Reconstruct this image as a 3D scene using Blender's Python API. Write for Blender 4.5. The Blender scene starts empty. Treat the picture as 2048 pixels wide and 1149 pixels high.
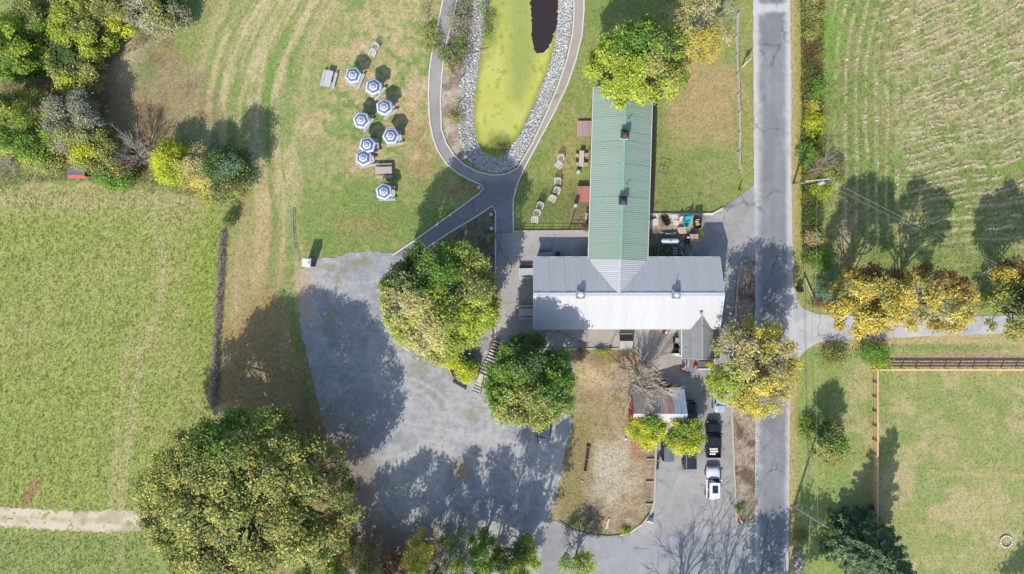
import bpy, math, random
import numpy as np
from mathutils import Vector, Matrix
from mathutils.geometry import delaunay_2d_cdt

# ------------------------------------------------------------------ camera, light, exposure
S = bpy.context.scene
PX, CAMH = 16.0, 85.0                      # one metre on the ground is 16 px of the photograph; drone height in metres
cam_d = bpy.data.cameras.new('drone_camera'); cam = bpy.data.objects.new('drone_camera', cam_d)
S.collection.objects.link(cam); cam.location = (0, 0, CAMH); cam.rotation_euler = (0, 0, 0)
cam_d.sensor_width = 36; cam_d.lens = 18 / (64.0 / CAMH); cam_d.clip_end = 6000; S.camera = cam
SUN_EL, SUN_AZ = 40.0, 198.5               # sun in the south-south-west
wd = bpy.data.worlds.new('World'); S.world = wd; wd.use_nodes = True
nt = wd.node_tree; sky = nt.nodes.new('ShaderNodeTexSky'); sky.sky_type = 'NISHITA'; sky.sun_disc = False
sky.sun_elevation = math.radians(SUN_EL); sky.sun_rotation = math.radians(SUN_AZ)
nt.links.new(sky.outputs[0], nt.nodes['Background'].inputs[0]); nt.nodes['Background'].inputs[1].default_value = 0.15
sl = bpy.data.lights.new('sun', 'SUN'); sun = bpy.data.objects.new('sun', sl); S.collection.objects.link(sun)
sl.energy = 3.6; sl.angle = math.radians(0.5); sl.color = (1.0, 0.95, 0.87)
_e, _a = math.radians(SUN_EL), math.radians(SUN_AZ)
sun.rotation_euler = Vector((-math.sin(_a)*math.cos(_e), -math.cos(_a)*math.cos(_e), -math.sin(_e))).to_track_quat('-Z', 'Y').to_euler()
vs = S.view_settings; vs.view_transform = 'Standard'; vs.look = 'None'; vs.gamma = 1.0; vs.exposure = 0.88
S.cycles.max_bounces = 6; S.cycles.transparent_max_bounces = 6
KALB = 1.75                                # how much brighter than its albedo a sunlit level surface shows in the photograph

# ------------------------------------------------------------------ helpers
COL = S.collection
rng = np.random.default_rng(7)
def W(px, py, h=0.0):
    s = (1 - h/CAMH)/PX
    return Vector(((px-1024)*s, (574.5-py)*s, h))
def C(r, g, b):
    out = []
    for c in (r, g, b):
        c /= 255.0
        l = c/12.92 if c <= 0.04045 else ((c+0.055)/1.055)**2.4
        out.append(min(0.82, l/KALB))
    return np.array(out)
_T = np.random.default_rng(3).random((8, 256, 256))
def vn(x, y, s=0):
    x = np.asarray(x, float); y = np.asarray(y, float)
    xi = np.floor(x); yi = np.floor(y); fx = x-xi; fy = y-yi
    fx = fx*fx*(3-2*fx); fy = fy*fy*(3-2*fy)
    a = xi.astype(int) % 256; b = yi.astype(int) % 256; a1 = (a+1) % 256; b1 = (b+1) % 256; T = _T[s % 8]
    return (T[a, b]*(1-fx)+T[a1, b]*fx)*(1-fy) + (T[a, b1]*(1-fx)+T[a1, b1]*fx)*fy
def fbm(x, y, s=0, o=4):
    r = 0; a = .5; t = 0
    for i in range(o):
        r = r + a*vn(x*2**i+17*i+s*31.7, y*2**i+9*i+s*12.3, s+i); t += a; a *= .55
    return r/t
def sm(a, b, x):
    t = np.clip((x-a)/(b-a), 0, 1); return t*t*(3-2*t)
def mix(c, d, m):
    m = np.clip(np.asarray(m), 0, 1)[..., None]; return c*(1-m) + d*m
def inpoly(P, x, y):
    r = np.zeros(np.shape(x), bool); n = len(P)
    for i in range(n):
        x1, y1 = P[i]; x2, y2 = P[(i+1) % n]
        if y1 == y2: continue
        k = ((y1 > y) != (y2 > y)) & (x < (x2-x1)*(y-y1)/(y2-y1)+x1); r ^= k
    return r
def blob(x, y, cx, cy, rx, ry, rot=0, soft=.5, amp=.35, sc=22, s=1):
    c, n = math.cos(math.radians(rot)), math.sin(math.radians(rot))
    u = ((x-cx)*c+(y-cy)*n)/rx; v = (-(x-cx)*n+(y-cy)*c)/ry
    d = np.sqrt(u*u+v*v) + amp*2*(fbm(x/sc, y/sc, s, 3)-.5)
    return 1-sm(1-soft, 1+soft, d)
def poldist(P, x, y):
    d = np.full(np.shape(x), 1e9)
    for (x1, y1), (x2, y2) in zip(P[:-1], P[1:]):
        L = (x2-x1)**2+(y2-y1)**2+1e-9
        t = np.clip(((x-x1)*(x2-x1)+(y-y1)*(y2-y1))/L, 0, 1)
        d = np.minimum(d, np.hypot(x-x1-t*(x2-x1), y-y1-t*(y2-y1)))
    return d

def tag(o, label=None, cat=None, group=None, kind=None):
    if label: o['label'] = label
    if cat: o['category'] = cat
    if group: o['group'] = group
    if kind: o['kind'] = kind
    return o
def link(name, me, mat=None, parent=None, mw=None):
    o = bpy.data.objects.new(name, me); COL.objects.link(o)
    if mat is not None and me is not None and not me.materials: me.materials.append(mat)
    if parent is not None: o.parent = parent
    if mw is not None: o.matrix_basis = mw
    return o
def thing(name, label, cat, loc=(0, 0, 0), rz=0.0, group=None):
    o = bpy.data.objects.new(name, None); COL.objects.link(o); o.empty_display_size = .3
    o.location = loc; o.rotation_euler = (0, 0, rz)
    return tag(o, label, cat, group)
def dup(root, loc, rz, label=None, group=None):
    r = root.copy(); COL.objects.link(r); r.location = loc; r.rotation_euler = (0, 0, rz)
    tag(r, label, None, group)
    for ch in list(root.children):
        c = ch.copy(); COL.objects.link(c); c.parent = r
        for g in list(ch.children):
            d = g.copy(); COL.objects.link(d); d.parent = c
    return r
def npmesh(name, V, F, col=None, smooth=False):
    me = bpy.data.meshes.new(name); V = np.ascontiguousarray(V, np.float32); F = np.ascontiguousarray(F, np.int32)
    n, k = F.shape
    me.vertices.add(len(V)); me.vertices.foreach_set('co', V.ravel())
    me.loops.add(n*k); me.loops.foreach_set('vertex_index', F.ravel())
    me.polygons.add(n); me.polygons.foreach_set('loop_start', np.arange(n, dtype=np.int32)*k)
    if smooth: me.polygons.foreach_set('use_smooth', np.ones(n, bool))
    me.update(calc_edges=True)
    if col is not None:
        a = me.color_attributes.new('Col', 'FLOAT_COLOR', 'POINT')
        a.data.foreach_set('color', np.concatenate([col, np.ones((len(V), 1))], 1).astype(np.float32).ravel())
    return me

class MB:
    """collects simple solids, links them as ONE mesh object"""
    def __init__(s): s.v = []; s.f = []; s.m = []; s.mi = 0
    def add(s, vs, fs):
        b = len(s.v); s.v += [tuple(p) for p in vs]; s.f += [tuple(b+i for i in f) for f in fs]; s.m += [s.mi]*len(fs); return s
    def box(s, c, d, rz=0.0, R=None):
        x, y, z = d[0]/2, d[1]/2, d[2]/2
        M_ = R if R is not None else Matrix.Rotation(rz, 3, 'Z')
        vs = [Vector(c)+M_ @ Vector((sx*x, sy*y, sz*z)) for sz in (-1, 1) for sy in (-1, 1) for sx in (-1, 1)]
        return s.add(vs, [(0, 2, 3, 1), (4, 5, 7, 6), (0, 1, 5, 4), (2, 6, 7, 3), (0, 4, 6, 2), (1, 3, 7, 5)])
    def bar(s, a, b, w, h=None):
        a = Vector(a); b = Vector(b); d = b-a; L = d.length
        if L < 1e-6: return s
        q = d.to_track_quat('Y', 'Z').to_matrix()
        return s.box((a+b)/2, (w, L, h or w), R=q)
    def tube(s, a, b, r0, r1=None, n=8, caps=True):
        a = Vector(a); b = Vector(b); r1 = r0 if r1 is None else r1
        q = (b-a).to_track_quat('Z', 'Y').to_matrix()
        vs = []
        for p, r in ((a, r0), (b, r1)):
            for i in range(n):
                t = 2*math.pi*i/n; vs.append(p+q @ Vector((r*math.cos(t), r*math.sin(t), 0)))
        fs = [(i, (i+1) % n, n+(i+1) % n, n+i) for i in range(n)]
        if caps: fs += [tuple(range(n-1, -1, -1)), tuple(range(n, 2*n))]
        return s.add(vs, fs)
    def lathe(s, prof, n=12, c=(0, 0, 0)):
        vs = [(c[0]+r*math.cos(2*math.pi*i/n), c[1]+r*math.sin(2*math.pi*i/n), c[2]+z) for r, z in prof for i in range(n)]
        fs = [(k*n+i, k*n+(i+1) % n, (k+1)*n+(i+1) % n, (k+1)*n+i) for k in range(len(prof)-1) for i in range(n)]
        fs += [tuple(range(n-1, -1, -1)), tuple((len(prof)-1)*n+i for i in range(n))]
        return s.add(vs, fs)
    def prism(s, poly, z0, z1):
        n = len(poly); vs = [(x, y, z0) for x, y in poly]+[(x, y, z1) for x, y in poly]
        return s.add(vs, [tuple(range(n-1, -1, -1)), tuple(range(n, 2*n))]+[(i, (i+1) % n, n+(i+1) % n, n+i) for i in range(n)])
    def mesh(s, name, smooth=False):
        me = bpy.data.meshes.new(name); me.from_pydata(s.v, [], s.f)
        if max(s.m, default=0) > 0: me.polygons.foreach_set('material_index', s.m)
        if smooth: me.polygons.foreach_set('use_smooth', [True]*len(me.polygons))
        me.update(); return me
    def build(s, name, mat, parent=None, mw=None, smooth=False):
        me = s.mesh(name, smooth)
        for m_ in (mat if isinstance(mat, (list, tuple)) else [mat]): me.materials.append(m_)
        return link(name, me, None, parent, mw)

# ------------------------------------------------------------------ materials
_mats = {}
def mat(name, rgb=(128, 128, 128), rough=.75, metal=0.0, ns=6.0, na=.18, bump=0.0, bs=20.0, attr=False, transl=0.0, ns2=0.0, na2=0.0, rnd=0.0, spec=.3, stretch=None):
    if name in _mats: return _mats[name]
    m = bpy.data.materials.new(name); m.use_nodes = True; n = m.node_tree.nodes; l = m.node_tree.links
    b = n['Principled BSDF']; b.inputs['Roughness'].default_value = rough; b.inputs['Metallic'].default_value = metal
    b.inputs['Specular IOR Level'].default_value = spec
    if attr:
        src = n.new('ShaderNodeAttribute'); src.attribute_name = 'Col'; cur = src.outputs['Color']
    else:
        src = n.new('ShaderNodeRGB'); c = C(*rgb); src.outputs[0].default_value = (c[0], c[1], c[2], 1); cur = src.outputs[0]
    geo = n.new('ShaderNodeNewGeometry') if attr else n.new('ShaderNodeTexCoord')
    vec = geo.outputs['Position'] if attr else geo.outputs['Object']
    if stretch:
        mp = n.new('ShaderNodeMapping'); mp.inputs['Scale'].default_value = stretch; l.new(vec, mp.inputs['Vector']); vec = mp.outputs[0]
    def mul(cur, sc, amt, det=4.0):
        t = n.new('ShaderNodeTexNoise'); t.inputs['Scale'].default_value = sc; t.inputs['Detail'].default_value = det; l.new(vec, t.inputs['Vector'])
        r = n.new('ShaderNodeMapRange'); r.inputs[1].default_value = .25; r.inputs[2].default_value = .75
        r.inputs[3].default_value = 1-amt; r.inputs[4].default_value = 1+amt; l.new(t.outputs['Fac'], r.inputs[0])
        x = n.new('ShaderNodeVectorMath'); x.operation = 'SCALE'; l.new(cur, x.inputs[0]); l.new(r.outputs[0], x.inputs['Scale'])
        return x.outputs[0]
    if na: cur = mul(cur, ns, na)
    if na2: cur = mul(cur, ns2, na2)
    if rnd:
        oi = n.new('ShaderNodeObjectInfo'); r = n.new('ShaderNodeMapRange'); r.inputs[3].default_value = 1-rnd; r.inputs[4].default_value = 1+rnd
        l.new(oi.outputs['Random'], r.inputs[0]); x = n.new('ShaderNodeVectorMath'); x.operation = 'SCALE'; l.new(cur, x.inputs[0]); l.new(r.outputs[0], x.inputs['Scale']); cur = x.outputs[0]
    l.new(cur, b.inputs['Base Color'])
    if bump:
        t = n.new('ShaderNodeTexNoise'); t.inputs['Scale'].default_value = bs; t.inputs['Detail'].default_value = 5; l.new(vec, t.inputs['Vector'])
        bp = n.new('ShaderNodeBump'); bp.inputs['Strength'].default_value = bump; bp.inputs['Distance'].default_value = .08
        l.new(t.outputs['Fac'], bp.inputs['Height']); l.new(bp.outputs[0], b.inputs['Normal'])
    if transl:
        tr = n.new('ShaderNodeBsdfTranslucent'); l.new(cur, tr.inputs['Color']); ms = n.new('ShaderNodeMixShader'); ms.inputs[0].default_value = transl
        l.new(b.outputs[0], ms.inputs[1]); l.new(tr.outputs[0], ms.inputs[2]); l.new(ms.outputs[0], n['Material Output'].inputs['Surface'])
    _mats[name] = m; return m
def hue_noise(m, sc, lo, hi):
    n = m.node_tree.nodes; l = m.node_tree.links; b = n['Principled BSDF']; k = b.inputs['Base Color'].links[0]; src = k.from_socket
    g = n.new('ShaderNodeNewGeometry'); t = n.new('ShaderNodeTexNoise'); t.inputs['Scale'].default_value = sc; t.inputs['Detail'].default_value = 6; t.inputs['Roughness'].default_value = .65; l.new(g.outputs['Position'], t.inputs['Vector'])
    r = n.new('ShaderNodeMapRange'); r.inputs[1].default_value = .36; r.inputs[2].default_value = .64; l.new(t.outputs['Fac'], r.inputs[0])
    mx = n.new('ShaderNodeMix'); mx.data_type = 'RGBA'; l.new(r.outputs[0], mx.inputs[0]); mx.inputs[6].default_value = (*lo, 1); mx.inputs[7].default_value = (*hi, 1)
    v = n.new('ShaderNodeVectorMath'); v.operation = 'MULTIPLY'; l.new(src, v.inputs[0]); l.new(mx.outputs[2], v.inputs[1]); l.new(v.outputs[0], b.inputs['Base Color'])
M_leaf = mat('leaf', attr=True, rough=.5, na=0, transl=.34, spec=.3)
M_blade = mat('grass_blade', attr=True, rough=.8, na=0, transl=.45, spec=.1)
M_soil = mat('grass_soil', attr=True, rough=.95, ns=9.0, na=.24, ns2=1.6, na2=.08, bump=.45, bs=9.0, spec=.1)
hue_noise(M_soil, 3.2, (.76, .91, .68), (1.22, 1.08, 1.26))
M_grav = mat('gravel', attr=True, rough=.92, ns=14.0, na=.20, ns2=3.5, na2=.10, bump=.35, bs=22.0, spec=.2)
M_asph = mat('asphalt', attr=True, rough=.9, ns=16.0, na=.10, ns2=.9, na2=.09, bump=.2, bs=40.0, spec=.2)
def cracks(m, sc, width, dark):
    n = m.node_tree.nodes; l = m.node_tree.links; b = n['Principled BSDF']; src = b.inputs['Base Color'].links[0].from_socket; g = n.new('ShaderNodeNewGeometry')
    w = n.new('ShaderNodeTexNoise'); w.inputs['Scale'].default_value = 1.3; w.inputs['Detail'].default_value = 5; l.new(g.outputs['Position'], w.inputs['Vector'])
    a = n.new('ShaderNodeVectorMath'); a.operation = 'MULTIPLY_ADD'; l.new(w.outputs['Color'], a.inputs[0]); a.inputs[1].default_value = (1.6, 1.6, 0); l.new(g.outputs['Position'], a.inputs[2])
    v = n.new('ShaderNodeTexVoronoi'); v.feature = 'DISTANCE_TO_EDGE'; v.inputs['Scale'].default_value = sc; l.new(a.outputs[0], v.inputs['Vector'])
    k = n.new('ShaderNodeTexNoise'); k.inputs['Scale'].default_value = .22; k.inputs['Detail'].default_value = 3; l.new(g.outputs['Position'], k.inputs['Vector'])
    r = n.new('ShaderNodeMapRange'); r.inputs[1].default_value = 0; r.inputs[2].default_value = width; r.inputs[3].default_value = 1; r.inputs[4].default_value = 0; l.new(v.outputs['Distance'], r.inputs[0])
    q = n.new('ShaderNodeMapRange'); q.inputs[1].default_value = .46; q.inputs[2].default_value = .56; l.new(k.outputs['Fac'], q.inputs[0])
    x = n.new('ShaderNodeMath'); x.operation = 'MULTIPLY'; l.new(r.outputs[0], x.inputs[0]); l.new(q.outputs[0], x.inputs[1])
    y = n.new('ShaderNodeMath'); y.operation = 'MULTIPLY_ADD'; l.new(x.outputs[0], y.inputs[0]); y.inputs[1].default_value = -dark; y.inputs[2].default_value = 1
    s = n.new('ShaderNodeVectorMath'); s.operation = 'SCALE'; l.new(src, s.inputs[0]); l.new(y.outputs[0], s.inputs['Scale']); l.new(s.outputs[0], b.inputs['Base Color'])
cracks(M_asph, .19, .022, .42)
M_weed = mat('duckweed_mat', attr=True, rough=.75, ns=7.0, na=.10, ns2=1.1, na2=.06, spec=.2)
M_stone = mat('riprap_stone', attr=True, rough=.9, ns=9.0, na=.15, spec=.2)
M_bark = mat('bark', (128, 112, 98), .95, ns=5, na=.3)
M_bark_pale = mat('pale_bark', (205, 196, 180), .95, ns=5, na=.22)
M_twig = mat('grey_twig', (190, 180, 166), .95, ns=5, na=.2)
# ------------------------------------------------------------------ plan of the place (in photograph pixels at ground level)
P_meadow = [(-900, 372), (150, 372), (300, 378), (420, 398), (452, 430), (447, 470), (440, 640), (428, 815), (395, 900), (330, 1000), (300, 1300), (-900, 1400)]
P_lot = [(601, 545), (612, 533), (640, 517), (672, 516), (700, 506), (748, 503), (790, 508), (842, 500), (905, 520), (960, 560), (985, 610), (985, 660), (975, 720), (962, 772), (1000, 800), (1050, 770), (1100, 745), (1145, 800), (1142, 865), (1128, 905), (1124, 950), (1108, 1000), (1098, 1042), (1088, 1090), (1080, 1230), (720, 1230), (690, 1150), (712, 1085), (690, 1010), (664, 925), (642, 835), (622, 745), (603, 665), (598, 610)]
P_path = [(785, 511), (830, 481), (870, 452), (920, 416), (958, 388), (967, 377), (960, 369), (940, 360), (915, 347), (893, 328), (876, 303), (866, 276), (859, 240), (857, 190), (859, 140), (866, 95), (875, 55), (886, 0), (893, -60), (921, -60), (914, 0), (902, 50), (890, 100), (884, 150), (881, 200), (883, 260), (893, 288), (908, 311), (930, 331), (955, 344), (985, 351), (1012, 349), (1035, 337), (1048, 316), (1066, 285), (1090, 233), (1114, 178), (1134, 120), (1145, 70), (1148, 30), (1147, -60), (1167, -60), (1168, 20), (1164, 70), (1152, 120), (1134, 172), (1108, 226), (1076, 285), (1052, 330), (1036, 365), (1027, 398), (1026, 430), (1027, 467), (991, 467), (991, 425), (985, 412), (955, 432), (905, 462), (850, 498), (828, 520)]
P_terrace = [(991.5, 466), (1030, 466), (1030, 463), (1178, 463), (1180, 480), (1180, 640), (1370, 640), (1370, 762), (1352, 772), (1335, 762), (1268, 697), (1135, 697), (1075, 697), (1000, 697), (991, 690)]
P_drive = [(1405, 430), (1424, 430), (1445, 418), (1500, 376), (1522, 360), (1522, 522), (1484, 520), (1474, 560), (1470, 620), (1464, 700), (1460, 765), (1462, 830), (1466, 930), (1471, 1042), (1479, 1049), (1508, 1046), (1522, 1040), (1522, 1230), (1070, 1230), (1082, 1110), (1092, 1046), (1112, 1042), (1140, 1060), (1175, 1071), (1215, 1075), (1250, 1069), (1285, 1050), (1300, 1026), (1306, 1004), (1309, 940), (1312, 870), (1312, 800), (1340, 772), (1362, 745), (1362, 700), (1362, 560), (1374, 520), (1382, 500), (1400, 462)]
P_road = [(1506, -260), (1506, 0), (1507, 200), (1508, 380), (1510, 574), (1510, 760), (1510, 950), (1511, 1300), (1512, 1900), (1580, 1900), (1577, 1300), (1578, 1000), (1580, 800), (1588, 640), (1586, 560), (1583, 400), (1582, 150), (1580, 0), (1580, -260), (1580, -900), (1506, -900)]
P_lane = [(1584, 545), (1588, 575), (1593, 598), (1605, 616), (1625, 626), (1660, 631), (1800, 634), (1985, 632), (2300, 628), (2900, 620), (2900, 668), (2300, 668), (2048, 666), (1900, 672), (1720, 678), (1670, 680), (1640, 685), (1618, 695), (1602, 711), (1590, 735), (1580, 770), (1576, 700)]
P_bed = [(988, 418), (991, 428), (991, 466), (990.5, 690), (975, 735), (958, 770), (900, 735), (900, 640), (880, 540), (835, 512), (905, 466), (955, 436)]
P_island = [(1140, 700), (1266, 701), (1334, 766), (1336, 775), (1311, 800), (1308, 1004), (1298, 1030), (1283, 1048), (1250, 1067), (1215, 1072), (1175, 1068), (1140, 1057), (1112, 1040), (1104, 1030), (1122, 950), (1130, 900), (1142, 870), (1146, 800), (1100, 745), (1060, 710)]
P_kerbisland = [(1484, 522), (1518, 525), (1518, 600), (1518, 760), (1518, 900), (1518, 1000), (1518, 1042), (1480, 1047), (1472, 1040), (1467, 930), (1463, 830), (1461, 765), (1465, 700), (1471, 620), (1475, 560)]
P_pond = [(968, -220), (969, 0), (961, 60), (955, 120), (948, 185), (943, 240), (951, 280), (970, 300), (995, 308), (1020, 299), (1045, 266), (1070, 216), (1095, 152), (1110, 102), (1119, 50), (1122, 0), (1120, -220)]
P_rip = [(945, -220), (948, 0), (940, 60), (928, 110), (919, 170), (914, 240), (922, 290), (940, 325), (965, 341), (988, 347), (1012, 345), (1033, 332), (1046, 311), (1064, 280), (1088, 229), (1112, 174), (1132, 117), (1142, 68), (1146, 30), (1144, -220)]
P_track = [(-900, 1012), (0, 1014), (60, 1018), (150, 1024), (250, 1020), (330, 1030), (380, 1050), (340, 1066), (280, 1064), (180, 1064), (80, 1058), (0, 1052), (-900, 1050)]
P_yard = [(1294, 429), (1404, 429), (1404, 437), (1398, 462), (1380, 500), (1372, 520), (1294, 530)]
PAVED = [P_lot, P_path, P_terrace, P_drive, P_road, P_lane]
P_house = [(1060, 512), (1180, 512), (1185, 160), (1290, 160), (1296, 512), (1430, 512), (1430, 740), (1364, 740), (1364, 660), (1060, 660)]

def stripe_u(x, y):                        # distance across the curved mowing stripes of the north-west lawn
    xc = np.interp(y, [-300, 0, 60, 120, 200, 300, 400, 500, 600, 720, 900], [760, 628, 592, 568, 548, 545, 552, 548, 535, 515, 500])
    return x-xc
def hay_lines(x, y):                       # rows of cut hay in the field east of the road
    k = np.interp(y, [-400, 0, 200, 420, 620], [.62, .44, .30, .10, .06])
    v = y + k*(x-1790) + 16*(fbm(x/60, y/60, 4, 2)-.5) + 5*(fbm(x/9, y/9, 1, 2)-.5)
    rows = np.exp(-((np.mod(v, 22)-11)/2.3)**2)+.6*np.exp(-((np.mod(v+8, 22)-11)/1.5)**2)
    u = x - 26*np.exp(-((y+20)/90.0)**2) + 9*(fbm(x/50, y/70, 5, 2)-.5)
    cols = np.exp(-((np.mod(u, 21)-10.5)/2.6)**2)
    t = sm(1785, 1830, x + .35*(y-200)*(y < 200) * -1)
    br = sm(.30, .56, fbm(x/18, y/18, 6, 3))
    e = sm(1655, 1690, x)*(1-.75*sm(440, 520, y))
    return (rows*t + cols*.7*(1-t))*br*e
LAWN = C(150, 163, 96); DEEP = C(120, 148, 74); TAN = C(194, 177, 134); TAN2 = C(178, 158, 116); BROWN = C(148, 126, 94); MUD = C(158, 138, 116); PALE = C(214, 198, 170)
def paint_ground(x, y):
    n1 = fbm(x/46, y/46, 1, 4); n2 = fbm(x/14, y/14, 2, 3); n3 = fbm(x/130, y/130, 3, 3); n4 = fbm(x/6, y/6, 5, 2)
    c = mix(np.broadcast_to(LAWN, x.shape+(3,)).copy(), TAN2, sm(.48, .72, n1*.6+n2*.4)*.75)
    c = mix(c, DEEP, sm(.55, .75, fbm(x/30, y/30, 6, 3))*.7)
    # north-west lawn: mown stripes, dry patches round the tables, greener to the south
    u = stripe_u(x, y); wob = u + 10*(fbm(x/40, y/90, 2, 2)-.5)
    nw = sm(170, 230, x)*(1-sm(905, 925, x))*(1-sm(850, 900, y))
    st = np.clip(.5+2.2*(fbm(wob/15, y/300, 2, 2)-.5)+.35*np.sin(wob*2*math.pi/36.0), 0, 1)
    st2 = np.clip(.5+2.4*(fbm(wob/6, y/120, 3, 2)-.5), 0, 1)
    sz = (1-sm(10, 90, u))*sm(-230, -120, u)
    c = mix(c, C(178, 170, 120), nw*sz*.55)
    c = mix(c, C(206, 190, 148), nw*sz*sm(.42, .85, st*.65+st2*.35+.8*(n1-.5))*.85)
    c = mix(c, C(128, 158, 80), nw*sz*sm(.45, .9, (1-st)*.65+(1-st2)*.35+.7*(n2-.5))*.8)
    dry = blob(x, y, 770, 170, 130, 210, 10, .7, .6, 40, 3)
    c = mix(c, C(204, 180, 138), dry*sm(.40, .58, n2*.45+n1*.55)*.9); c = mix(c, C(214, 196, 160), dry*sm(.56, .66, fbm(x/11, y/11, 6, 3))*.6)
    c = mix(c, C(124, 158, 80), dry*sm(.54, .66, fbm(x/24, y/24, 4, 3))*.75)
    c = mix(c, C(200, 178, 134), nw*sm(60, 100, u)*sm(.52, .64, fbm(x/20, y/20, 5, 4))*.55)
    c = mix(c, C(172, 140, 100), blob(x, y, 835, 300, 45, 80, 0, .6, .5, 20, 4)*.6*sm(.35, .6, n2))
    c = mix(c, C(126, 152, 78), blob(x, y, 740, 440, 150, 75, 0, .5, .5, 40, 5)*.75)
    c = mix(c, C(176, 150, 104), blob(x, y, 715, 455, 45, 18, 0, .6, .6, 10, 5)*.45)
    c = mix(c, C(168, 142, 100), blob(x, y, 935, 372, 40, 16, -25, .6, .5, 14, 2)*.7)
    # brown corner among the thickets
    br = blob(x, y, 275, 190, 125, 120, 0, .4, .5, 30, 2)
    c = mix(c, C(168, 148, 116), br*.85); c = mix(c, C(140, 118, 92), br*sm(.5, .65, n1)*.8)
    c = mix(c, PALE, blob(x, y, 255, 125, 32, 50, 20, .6, .6, 14, 3)*.6)
    c = mix(c, C(128, 150, 84), blob(x, y, 285, 140, 22, 30, 0, .6, .6, 14, 4)*.6)
    c = mix(c, C(150, 132, 106), blob(x, y, 90, 190, 90, 45, 0, .5, .5, 20, 4)*.9)
    # worn strip between the wall and the gravel
    c = mix(c, C(186, 164, 120), blob(x, y, 500, 560, 60, 170, 6, .5, .4, 30, 1)*.75)
    c = mix(c, C(134, 154, 84), np.exp(-((u-2)/9.0)**2)*sm(380, 430, y)*(1-sm(720, 760, y))*.8)
    c = mix(c, C(170, 144, 104), blob(x, y, 530, 740, 95, 140, 12, .4, .5, 34, 6)*.9)
    c = mix(c, C(124, 150, 74), np.exp(-((x-np.interp(y, [500, 620, 740, 860], [582, 585, 602, 622])+14*(n2-.5))/10.0)**2)*sm(440, 560, y)*(1-sm(850, 900, y))*.8*sm(.3, .6, n1))
    c = mix(c, C(198, 176, 138), blob(x, y, 600, 580, 12, 60, -4, .5, .4, 12, 1)*.8)
    c = mix(c, C(146, 122, 94), blob(x, y, 640, 930, 45, 130, -14, .5, .4, 30, 1)*.9)
    # bottom leaf litter
    lit = blob(x, y, 760, 1150, 150, 90, 8, .4, .4, 40, 3)
    c = mix(c, C(140, 116, 92), lit); c = mix(c, C(172, 106, 66), lit*sm(.6, .75, n2)*.5)
    # west meadow
    wx = x+26*(fbm(x/30, y/30, 7, 3)-.5); wy = y+30*(fbm(x/34, y/34, 6, 3)-.5)
    me = inpoly(P_meadow, wx, wy).astype(float)
    mc = mix(np.broadcast_to(C(162, 174, 94), x.shape+(3,)).copy(), C(182, 176, 116), sm(.40, .66, n1*.35+n3*.65)*.55)
    mc = mix(mc, C(154, 168, 90), sm(.50, .70, fbm(x/34, y/34, 3, 3))*.6); mc = mix(mc, C(190, 184, 130), np.clip(np.sin((x*.93+y*.12)*2*math.pi/31.0+2*n3), 0, 1)*.22)
    mc = mix(mc, C(194, 182, 136), (1-sm(395, 460, y))*.65)
    mc = mix(mc, C(152, 172, 78), blob(x, y, 415, 560, 35, 170, 4, .6, .3, 30, 2)*.6)
    tr = np.exp(-((x-np.interp(y, [430, 500, 600, 700, 800, 900, 1010], [300, 325, 320, 285, 268, 255, 240]))/10.0)**2)*sm(430, 520, y)
    tr += .8*np.exp(-((x-np.interp(y, [430, 500, 600, 700, 800, 900, 1010], [268, 292, 288, 255, 240, 232, 222]))/7.0)**2)*sm(600, 700, y)
    mc = mix(mc, C(202, 188, 142), tr*.6)
    mc = mix(mc, C(176, 140, 112), blob(x, y, 62, 985, 34, 9, -52, .6, .5, 10, 1)*.9)
    mc = mix(mc, C(142, 160, 96), sm(1060, 1080, y)*.6)
    mc = mix(mc, C(196, 172, 140), blob(x, y, 30, 345, 130, 22, 0, .6, .5, 20, 1)*.7)
    c = mix(c, mc, me)
    # strip west of the pond path inner bank
    bank = inpoly(P_rip, x, y) | inpoly([(900, 60), (950, 0), (950, 100), (925, 200), (930, 330), (960, 345), (930, 331), (893, 288), (881, 200), (890, 100)], x, y)
    c = mix(c, mix(np.broadcast_to(C(196, 180, 160), x.shape+(3,)).copy(), C(160, 140, 122), sm(.45, .65, n2)), bank)
    c = mix(c, C(118, 112, 92), bank*blob(x, y, 930, 40, 26, 90, 8, .6, .5, 12, 2)*.6)
    # lawn east of the pond path / round the green barn
    e1 = sm(1030, 1060, x)*(1-sm(1505, 1512, x))*(1-sm(462, 470, y))
    c = mix(c, C(146, 152, 88), e1*.35); c = mix(c, C(188, 162, 118), e1*blob(x, y, 1410, 195, 70, 90, 10, .6, .5, 34, 2)*.9)
    c = mix(c, C(182, 162, 104), e1*blob(x, y, 1135, 330, 22, 80, 8, .7, .5, 20, 2)*.5)
    c = mix(c, C(176, 152, 116), e1*blob(x, y, 1165, 430, 26, 40, 0, .5, .5, 14, 2)*.7)
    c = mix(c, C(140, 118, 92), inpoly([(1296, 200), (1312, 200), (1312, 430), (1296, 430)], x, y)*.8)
    c = mix(c, C(166, 164, 96), e1*sm(1478, 1484, x)*.4)
    c = c*(1+.34*(n4-.5)[..., None]*np.array([1.0, .8, 1.1]))
    # planting beds and islands
    bd = inpoly(P_bed, x, y); c = mix(c, mix(np.broadcast_to(C(150, 140, 118), x.shape+(3,)).copy(), C(112, 104, 88), sm(.4, .62, n4*.6+n2*.4)), bd)
    c = mix(c, C(140, 112, 96), bd*sm(560, 610, y)*.8)
    isl = inpoly(P_island, x, y)
    ic = mix(np.broadcast_to(C(184, 162, 134), x.shape+(3,)).copy(), C(146, 126, 100), sm(.42, .64, n2*.6+n1*.4)*.8)
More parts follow.
